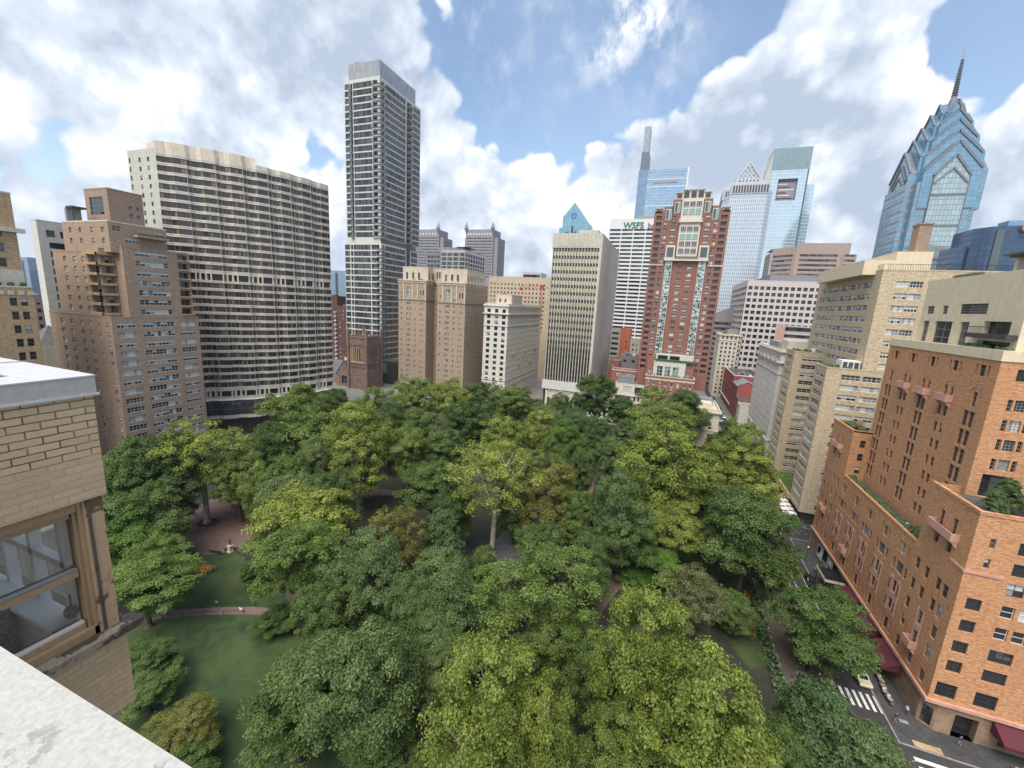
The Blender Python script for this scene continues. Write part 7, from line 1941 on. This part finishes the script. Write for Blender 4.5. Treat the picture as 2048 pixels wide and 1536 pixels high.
PM = {(k, i): person_mesh(k, CL[i], CL[(i+2) % 4 if i else 1]) for k in ('stand', 'sit') for i in range(4)}
def person(x, y, rz, kind, i, label, group=None, z=0.0):
    o = bpy.data.objects.new('person', PM[(kind, i)]); o.location = (x, y, z); o.rotation_euler.z = rz; link(o); return tag(o, label, 'person', group)
cols_ = ['white', 'navy', 'red', 'khaki']
# cafe tables and chairs
WOODC = plain('cane', (.22,.15,.08), .7)
def mesh_table():
    m = MB(); m.tube((0,0,.72), (0,0,.75), .36, .36, plain('table_marble', (.30,.27,.23), .5), 16); t = m.mesh('tabletop'); m = MB(); m.tube((0,0,0), (0,0,.72), .03, .03, BLACK, 6); m.tube((0,0,0), (0,0,.03), .22, .2, BLACK, 10); return t, m.mesh('leg')
TT, TL = mesh_table()
def mesh_chair():
    a = MB(); a.box(-.2,-.2,.43,.2,.2,.46, WOODC); bk = MB(); bk.box(-.2,.18,.46,.2,.21,.88, WOODC); l = MB(); l.tube((0,0,0),(0,0,.43), .018, .018, BLACK, 5); return a.mesh('seat'), bk.mesh('backrest'), l.mesh('leg')
CS, CB, CLg = mesh_chair()
def table(x, y, label, grp):
    r = empty('cafe_table', (x, y, .0), label, 'table', grp); link(bpy.data.objects.new('tabletop', TT), r); link(bpy.data.objects.new('leg', TL), r)
def chair(x, y, rz, label, grp):
    r = empty('cafe_chair', (x, y, .0), label, 'chair', grp, rz); link(bpy.data.objects.new('seat', CS), r); link(bpy.data.objects.new('backrest', CB), r)
    for dx in (-.17, .17):
        for dy in (-.17, .17): o = link(bpy.data.objects.new('leg', CLg), r); o.location = (dx, dy, 0)
rr = random.Random(8); n = 0
for y in (72.6, 73.9, 75.2, 76.5, 77.8, 79.1, 80.4, 81.7, 83.4, 84.8):
    x = 39.2+rr.uniform(-.15, .35)
    table(x, y, 'small round cafe table in the row along the west awnings', 'cafe tables by the west awnings')
    for s_ in (-1, 1):
        yy = y+s_*.58
        chair(x, yy, (0 if s_ > 0 else math.pi), 'cane cafe chair in the row along the west awnings', 'cafe chairs by the west awnings')
        if rr.random() < .55: n += 1; i = rr.randrange(4); person(x, yy, (0 if s_ > 0 else math.pi), 'sit', i, 'person in %s top seated at the cafe row along the west awnings' % cols_[i], 'people at the west awning tables')
for k in range(8):
    x = 50.6+k*1.25; y = 66.6
    table(x, y, 'small round cafe table in front of the lettered awning', 'cafe tables by the lettered awning')
    for s_ in (-1, 1):
        xx = x+s_*.5; chair(xx, y+.1, R_(-90 if s_ > 0 else 90), 'cane cafe chair in front of the lettered awning', 'cafe chairs by the lettered awning')
        if rr.random() < .6: i = rr.randrange(4); person(xx, y+.1, R_(-90 if s_ > 0 else 90), 'sit', i, 'person in %s top seated before the lettered awning' % cols_[i], 'people at the lettered awning tables')
for (x, y, rz, i, lab) in ((38.4, 69.0, .4, 1, 'person in dark clothes walking near the corner crosswalk'), (38.9, 98.0, 1.2, 0, 'person in white standing beside the black entrance canopy'), (38.6, 96.9, 4, 0, 'person in white nearest the first maroon awning'), (40.6, 71.2, 2, 0, 'person in white by the corner door of the orange brick block'), (45.4, 68.3, 3, 1, 'person in dark clothes in front of the corner entrance'), (38.7, 107.5, 2, 3, 'person in khaki beside the printed shop screens')):
    person(x, y, rz, 'stand', i, lab)
# parked cars along the park kerb
for k, (y, nm, cc, lab) in enumerate(((129.5, 'white', (.6,.6,.6), 'white car farthest along the park kerb before the dark grey one'), (136, 'black', (.012,.012,.014), 'black car parked opposite the white parasols'), (142.5, 'silver', (.35,.36,.37), 'silver car parked opposite the yellow brick court'))): car(33.4, y, R_(90), nm, cc, lab)
# white cafe parasols by the yellow brick block
for k in range(10):
    x = 39.0+(k % 2)*1.5; y = 134.5+(k//2)*3.1+ (k % 2)*.8
    r = empty('parasol', (x, y, 0), 'white parasol over the terrace tables of the yellow brick block', 'parasol', 'white parasols by the yellow brick block')
    m = MB(); q = [(x-1, y-1), (x+1, y-1), (x+1, y+1), (x-1, y+1)]
    for i in range(4): m.poly([(*q[i], 2.35), (*q[(i+1) % 4], 2.35), (x, y, 2.8)], WHITE); m.poly([(*q[i], 2.2), (*q[(i+1) % 4], 2.2), (*q[(i+1) % 4], 2.35), (*q[i], 2.35)], WHITE)
    m.build('canopy', r); m = MB(); m.tube((x, y, 0), (x, y, 2.7), .04, .04, METAL, 6); m.build('pole', r)
# red parasol tip at the lower edge
c = P(1992, 1546, z=2.6); r = empty('parasol', (c.x, c.y, 0), 'red parasol cut off by the bottom edge of the photo', 'parasol')
m = MB(); rp = plain('red_parasol', (.55,.03,.04), .7)
for k in range(8):
    a0, a1 = math.pi*k/4, math.pi*(k+1)/4; m.poly([(c.x+0.9*math.cos(a0), c.y+0.9*math.sin(a0), 2.1), (c.x+0.9*math.cos(a1), c.y+0.9*math.sin(a1), 2.1), (c.x, c.y, 2.7)], rp)
m.build('canopy', r); m = MB(); m.tube((c.x, c.y, 0), (c.x, c.y, 2.7), .03, .03, METAL, 6); m.build('pole', r)
# street furniture
def lamp(x, y, label, amber=False):
    r = empty('traffic_signal' if amber else 'street_lamp', (x, y, 0), label, 'traffic signal' if amber else 'street lamp')
    m = MB(); m.tube((0,0,0), (0,0,3.6), .07, .05, BLACK, 8); m.build('pole', r, off=(0,0,0))
    if amber: m = MB(); m.box(-.2,-.2,2.7,.2,.2,3.7, plain('signal_yellow', (.55,.26,.02), .5)); m.build('signal_head', r, off=(0,0,0))
    else: m = MB(); m.sphere((0,0,3.85), (.2,.2,.3), WHITE); m.build('lamp_shade', r, off=(0,0,0))
lamp(31.6, 75.2, 'yellow pedestrian signal at the park corner of the crosswalk', True)
lamp(38.2, 112.2, 'black street lamp on the pavement before the printed screens')
lamp(*g2(1165, 1130), 'slim park lamp beside the column shaped tree')
m = MB(); m.box(52.6, 64.0+2.2, 0, 53.6, 67.4, 1.0, M_BROWN); 
for k in range(2):
    x = 60.2+k*1.2; r = empty('planter', (x, 66.4, 0), ('brown barrel planter at the end of the lettered awning', 'second brown barrel planter at the end of the lettered awning')[k], 'planter')
    m = MB(); m.tube((x, 66.4, 0), (x, 66.4, 1.3), .5, .62, M_BROWN, 14); m.build('barrel', r)
r = empty('kerb_ramp', (40.2, 66.4, 0), 'tan tactile ramp corner at the second crosswalk', 'kerb ramp')
m = MB(); m.box(39.4, 65.7, .0, 42.6, 66.7, .02, M_TAN); m.build('ramp', r)
r = empty('pavement_patch', (39.6, 69.8, 0), 'pale square cover plate in the pavement near the corner', 'cover plate'); m = MB(); m.box(39.2, 69.4, .0, 40.3, 70.0, .012, M_KERB); m.build('plate', r)
# evergreen planting on the corner terrace of the orange block
ORD = ('first', 'second', 'third', 'fourth', 'fifth', 'sixth', 'seventh')
for k in range(7):
    x, y = 43.6+k*1.7+(k % 2)*.5, 71.2+(k*37 % 5)*1.0
    tr = PROTO['C'][0]; r = empty('terrace_tree', (x, y, 33.4), 'feathery dark conifer, %s from the west parapet on the corner terrace' % ORD[k], 'tree', 'conifers on the corner terrace', k*1.3)
    s_ = (.20, .26, .17)[k % 3]; r.scale = (s_*1.2, s_*1.2, s_*1.0); link(bpy.data.objects.new('crown', tr[0]), r); link(bpy.data.objects.new('trunk', tr[1]), r)
# ---------------------------------------------------------------- the near building: brick bay, coping, own parapet
def bigbrick():
    m, g, bs = newmat('painted_tan_brick')
    pos = g.add('ShaderNodeNewGeometry').outputs['Position']
    s = g.add('ShaderNodeSeparateXYZ', i0=pos).outputs
    wob = g.math('MULTIPLY', g.math('SUBTRACT', g.noise(pos, 9, 3, .6), .5), .012)
    v = g.add('ShaderNodeCombineXYZ', i0=g.math('ADD', s[0], s[1]), i1=g.math('ADD', s[2], wob), i2=0.0).outputs[0]
    bt = g.add('ShaderNodeTexBrick'); g.put(bt.inputs['Vector'], v)
    for k, val in (('Color1', (.52,.39,.235)), ('Color2', (.60,.46,.29)), ('Mortar', (0, 0, 0))): bt.inputs[k].default_value = (*val, 1)
    bt.inputs['Scale'].default_value = 1; bt.inputs['Brick Width'].default_value = .205; bt.inputs['Row Height'].default_value = .068; bt.inputs['Mortar Size'].default_value = .0058; bt.inputs['Mortar Smooth'].default_value = .3
    n = g.noise(pos, 5, 6, .65); n2 = g.noise(pos, 34, 5, .7)
    up = g.math('ADD', g.math('MULTIPLY', g.ramp(s[2], 56.30, 56.42), .75), .25)          # raked dark joints above, flush painted joints below
    joint = g.mix(up, (.60,.49,.36), (.15,.095,.055))
    joint = g.mix(g.math('MULTIPLY', g.ramp(n, .45, .65), .6), joint, (.50,.37,.24))
    face = g.vmath('MULTIPLY', bt.outputs[0], (1, 1, 1))
    br = g.mix(g.math('MULTIPLY', g.ramp(n2, .45, .7), .35), g.mix(.0, bt.outputs[0], (0,0,0)), (.38,.27,.17))
    col = g.mix(bt.outputs['Fac'], br, joint)
    spot = g.ramp(g.noise(pos, 60, 2, .5), .70, .74)
    col = g.mix(g.math('MULTIPLY', spot, .5), col, (.2,.14,.10))
    g.put(bs.inputs['Base Color'], col); bs.inputs['Roughness'].default_value = .85
    h = g.math('SUBTRACT', g.math('MULTIPLY', n2, .35), g.math('MULTIPLY', bt.outputs['Fac'], g.math('ADD', g.math('MULTIPLY', up, 1.6), .25)))
    bump(g, bs, h, .8, .01)
    return m
M_BRK = bigbrick()
def weathered(name, c1, c2, c3, sc, th=.55, bmp=.4):
    m, g, bs = newmat(name); pos = g.add('ShaderNodeNewGeometry').outputs['Position']
    n = g.noise(pos, sc, 8, .65, .4); n2 = g.noise(pos, sc*6, 5, .7)
    col = g.mix(g.ramp(n2, .3, .7), c1, c2); col = g.mix(g.ramp(n, th, th+.05), col, c3)
    g.put(bs.inputs['Base Color'], col); bs.inputs['Roughness'].default_value = .8
    bump(g, bs, g.math('ADD', n2, g.math('MULTIPLY', g.ramp(n, th, th+.05), -.6)), bmp, .006); return m
M_PEEL = weathered('peeling_brown_paint', (.44,.31,.185), (.50,.36,.225), (.17,.09,.045), 5.0, .56)
M_FRAMEB = weathered('brown_frame', (.34,.235,.14), (.40,.285,.175), (.15,.10,.06), 3.0, .62)
M_COPE = weathered('coping_stone', (.36,.355,.32), (.44,.435,.40), (.28,.275,.25), 4.0, .60, .25)
M_COPET = weathered('coping_top', (.42,.43,.44), (.50,.51,.52), (.25,.26,.27), 2.2, .60, .15)
M_SILL = weathered('stained_sill', (.33,.29,.24), (.24,.20,.16), (.07,.055,.045), 5.0, .46, .6)
M_OWN = weathered('white_parapet', (.36,.36,.335), (.45,.45,.425), (.29,.29,.27), 9.0, .62, .5)
def clear_glass(name):
    m = bpy.data.materials.new(name); m.use_nodes = True; g = NT(m.node_tree); MATS[name] = m
    out = g.add('ShaderNodeOutputMaterial'); t = g.add('ShaderNodeBsdfTransparent'); t.inputs[0].default_value = (.90,.93,.92, 1)
    gl = g.add('ShaderNodeBsdfGlossy'); gl.inputs['Roughness'].default_value = .02
    fr = g.add('ShaderNodeFresnel', i0=1.55); mx = g.add('ShaderNodeMixShader'); g.put(mx.inputs[0], g.math('ADD', g.math('MULTIPLY', fr.outputs[0], .9), .05)); g.l.new(t.outputs[0], mx.inputs[1]); g.l.new(gl.outputs[0], mx.inputs[2]); g.l.new(mx.outputs[0], out.inputs[0]); return m
CG = clear_glass('clear_pane')
XF, YN_ = -5.0, 2.20
r = empty('brick_bay', (XF, YN_, 0), 'near tan brick bay with stone coping and peeling brown window at the left edge', 'building')
cT, cB = 57.13, 56.96
m = MB()
yS = -4.0
def fwall(y0, y1, z0, z1): m.poly([(XF, y0, z0), (XF, y1, z0), (XF, y1, z1), (XF, y0, z1)], M_BRK)
HW0, HW1 = 54.72, 55.93
fwall(yS, YN_, 55.95, cB); fwall(yS, YN_, 53.52, 54.42)
m.poly([(XF, YN_, 53.52), (XF-4, YN_, 53.52), (XF-4, YN_, cB), (XF, YN_, cB)], M_BRK) if False else None
for (z0, z1) in ((55.95, cB), (53.52, 54.42)): m.poly([(XF, YN_, z0), (XF-6, YN_, z0), (XF-6, YN_, z1), (XF, YN_, z1)], M_BRK)
m.poly([(XF, yS, 55.95), (XF, YN_, 55.95), (XF-6, YN_, 55.95), (XF-6, yS, 55.95)], M_BRK); m.poly([(XF, yS, 53.52), (XF-6, yS, 53.52), (XF-6, YN_, 53.52), (XF, YN_, 53.52)], M_BRK)
m.box(XF-6, yS, 0, XF-.12, YN_-.12, 53.52, M_TAN)
m.build('wall', r)
for k in range(17):
    m = MB(); m.box(XF-.13, YN_-1.9, 50.6-k*3.1, XF-.08, YN_-.5, 52.0-k*3.1, GL_D); m.build('lower_window', r)
m = MB(); m.box(XF-.14, YN_-.42, 51.6, XF-.02, YN_-.14, 53.5, M_PEEL); m.build('lower_post', r)
# coping: outer fascia, flat top in a ring, joints
m = MB()
m.box(XF-.34, yS, cB, XF+.02, YN_+.02, cT, M_COPE); m.box(XF-6, YN_-.36, cB, XF-.34, YN_+.02, cT, M_COPE)
m.box(XF-.36, yS, cT, XF+.025, YN_+.025, cT+.012, M_COPET); m.box(XF-6, YN_-.38, cT, XF-.36, YN_+.025, cT+.012, M_COPET)
m.box(XF-.34, 1.48, cB+.001, XF+.022, 1.484, cT, FR_D); m.box(XF-1.25, YN_-.38, cT+.0125, XF-1.23, YN_+.052, cT+.016, FR_D)
m.box(XF-.36, yS, cB-.01, XF+.035, YN_+.035, cB+.012, M_COPET)
m.build('coping', r)
m = MB(); m.poly([(XF-6, yS, 56.85), (XF-.34, yS, 56.85), (XF-.34, YN_-.36, 56.85), (XF-6, YN_-.36, 56.85)], ROOFD); m.poly([(XF-.345, yS, 56.85), (XF-.345, YN_, 56.85), (XF-.345, YN_, cT), (XF-.345, yS, cT)], M_COPE); m.build('roof', r)
# corner post and window on the east face
m = MB(); m.box(XF-.16, 2.02, 54.42, XF-.03, YN_-.03, 55.95, M_PEEL); m.box(XF-.035, 2.045, 54.5, XF-.02, 2.07, 55.94, plain('sealant', (.09,.075,.06), .9, vary=.3, sc=9)); m.build('corner_post', r)
WY0, WY1 = .2, 1.985
win = empty('window', (0, 0, 0)); win.parent = r; win.location = (0, 0, 0)
bo = parent_loc(win)
m = MB()
m.box(XF-.22, WY1, 54.50, XF-.05, WY1+.035, 55.95, M_FRAMEB); m.box(XF-.2, WY1-.03, 54.50, XF-.08, WY1, 55.90, M_FRAMEB)
m.box(XF-.22, yS, 55.84, XF-.06, WY1+.05, 55.95, M_FRAMEB); m.box(XF-.2, yS, 55.78, XF-.10, WY1-.04, 55.84, M_FRAMEB)
m.box(XF-.22, yS, 54.50, XF-.05, WY1+.05, 54.585, M_FRAMEB); m.box(XF-.2, yS, 54.585, XF-.10, WY1-.04, 54.65, M_FRAMEB)
m.build('frame', win)
m = MB(); m.box(XF-.155, yS, 55.17, XF-.09, WY1-.04, 55.24, M_FRAMEB); m.box(XF-.165, yS, 55.235, XF-.09, WY1-.045, 55.262, FR_G); m.box(XF-.15, yS, 54.65, XF-.105, WY1-.045, 54.672, FR_W); m.build('meeting_rail', win)
m = MB(); m.poly([(XF-.13, yS, 55.26), (XF-.13, WY1-.045, 55.26), (XF-.13, WY1-.045, 55.78), (XF-.13, yS, 55.78)], CG); m.poly([(XF-.15, yS, 54.67), (XF-.15, WY1-.045, 54.67), (XF-.15, WY1-.045, 55.17), (XF-.15, yS, 55.17)], CG); m.build('pane', win)
m = MB(); m.box(XF-.3, yS, 54.42, XF+.09, YN_+.12, 54.50, M_SILL); m.build('sill', r)
# what shows inside: white window ledges of the far side, radiator cover, wicker seat, kettle
INW = plain('interior_white', (.75,.76,.75), .5, vary=.06, sc=4); WALLI = plain('interior_grey', (.55,.55,.52), .8, vary=.2, sc=2)
m = MB(); m.poly([(XF-4.6, yS, 53.9), (XF-.2, yS, 53.9), (XF-.2, YN_-.2, 53.9), (XF-4.6, YN_-.2, 53.9)], WALLI); m.poly([(XF-4.6, yS, 53.6), (XF-4.6, YN_-.2, 53.6), (XF-4.6, YN_-.2, 55.94), (XF-4.6, yS, 55.94)], WALLI)
m.build('floor', r)
m = MB(); yI = YN_-.16
m.box(XF-4.6, yI-.26, 53.9, XF-.25, yI-.10, 54.62, WALLI); m.box(XF-4.6, yI-.29, 54.62, XF-.25, yI-.09, 54.66, INW); m.build('window_ledge', r)
m = MB()
for x in (XF-.35, XF-.95, XF-1.55, XF-2.15, XF-2.75, XF-3.95): m.box(x-.07, yI-.09, 54.5, x, yI, 55.94, INW)
for z in (54.5, 55.16, 55.86): m.box(XF-4.6, yI-.09, z, XF-.28, yI-.01, z+.07, INW)
m.build('inner_window', r)
m = MB(); m.poly([(XF-4.6, yI+.02, 54.5), (XF-.3, yI+.02, 54.5), (XF-.3, yI+.02, 55.94), (XF-4.6, yI+.02, 55.94)], CG); m.build('inner_pane', r)
def wicker(x, y, lab):
    q = empty('wicker_chair', (x, y, 53.9), lab, 'chair'); mt = weathered('wicker', (.28,.23,.19), (.42,.36,.31), (.14,.11,.09), 30, .5, .9) if 'wicker' not in MATS else MATS['wicker']
    m = MB()
    for k in range(9): m.tube((0, -.6, .10+k*.055), (0, .1, .10+k*.055), .032, .032, mt, 8)
    m.tube((0, -.65, .60), (0, .12, .60), .085, .085, mt, 12); m.build('armrest', q, off=(0,0,0))
    m = MB(); m.box(-1.1, -.55, .12, -.05, .05, .34, MATS.get('cushion') or plain('cushion', (.40,.37,.31), .9)); m.build('seat', q, off=(0,0,0))
    m = MB()
    for k in range(10): m.tube((-1.1, .1+.006*k, .1+k*.07), (0, .1+.006*k, .1+k*.07), .035, .035, mt, 8)
    m.build('backrest', q, off=(0,0,0))
wicker(XF-1.0, 1.60, 'brown wicker armchair seen through the near brown window')
q = empty('watering_can', (XF-.30, 1.93, 54.66), 'dark watering can on the white ledge inside the near window', 'watering can')
KB = plain('kettle_dark', (.05,.05,.055), .35, .5); m = MB(); m.sphere((0, 0, .06), (.06, .06, .07), KB, 14, 9); m.tube((0, .0, .08), (-.01, .01, .24), .008, .010, KB, 8); m.build('can', q, off=(0,0,0))
m = MB(); m.tube((.05, 0, .07), (.10, 0, .15), .009, .006, KB, 8); m.build('spout', q, off=(0,0,0))
# own parapet cap at the lower left
r = empty('stone_parapet', (-1.5, 0, 0), 'wide white weathered parapet cap in the lower left corner', 'parapet')
m = MB(); m.box(-4.85, -1.6, 56.60, 8, .531, 56.80, M_OWN); m.build('cap', r)
m = MB(); m.box(-4.8, -1.5, 50, 8, .42, 56.60, M_BRK); m.build('wall', r)
m = MB(); m.box(-2.26, -1.6, 56.8005, -2.252, .532, 56.802, FR_D); m.build('joint', r)
# ---------------------------------------------------------------- haze
def haze(dens):
    m = bpy.data.materials.new('haze_air'); m.use_nodes = True; g = NT(m.node_tree)
    out = g.add('ShaderNodeOutputMaterial'); v = g.add('ShaderNodeVolumePrincipled')
    v.inputs['Color'].default_value = (.80, .88, 1, 1); v.inputs['Density'].default_value = dens; v.inputs['Anisotropy'].default_value = .3
    g.l.new(v.outputs[0], out.inputs['Volume'])
    b = MB(); b.box(-9500, -9500, -2, 9500, 9500, 330, m); tag(b.build('haze'), kind='stuff')
HAZE = 1
if HAZE: haze(.00008)
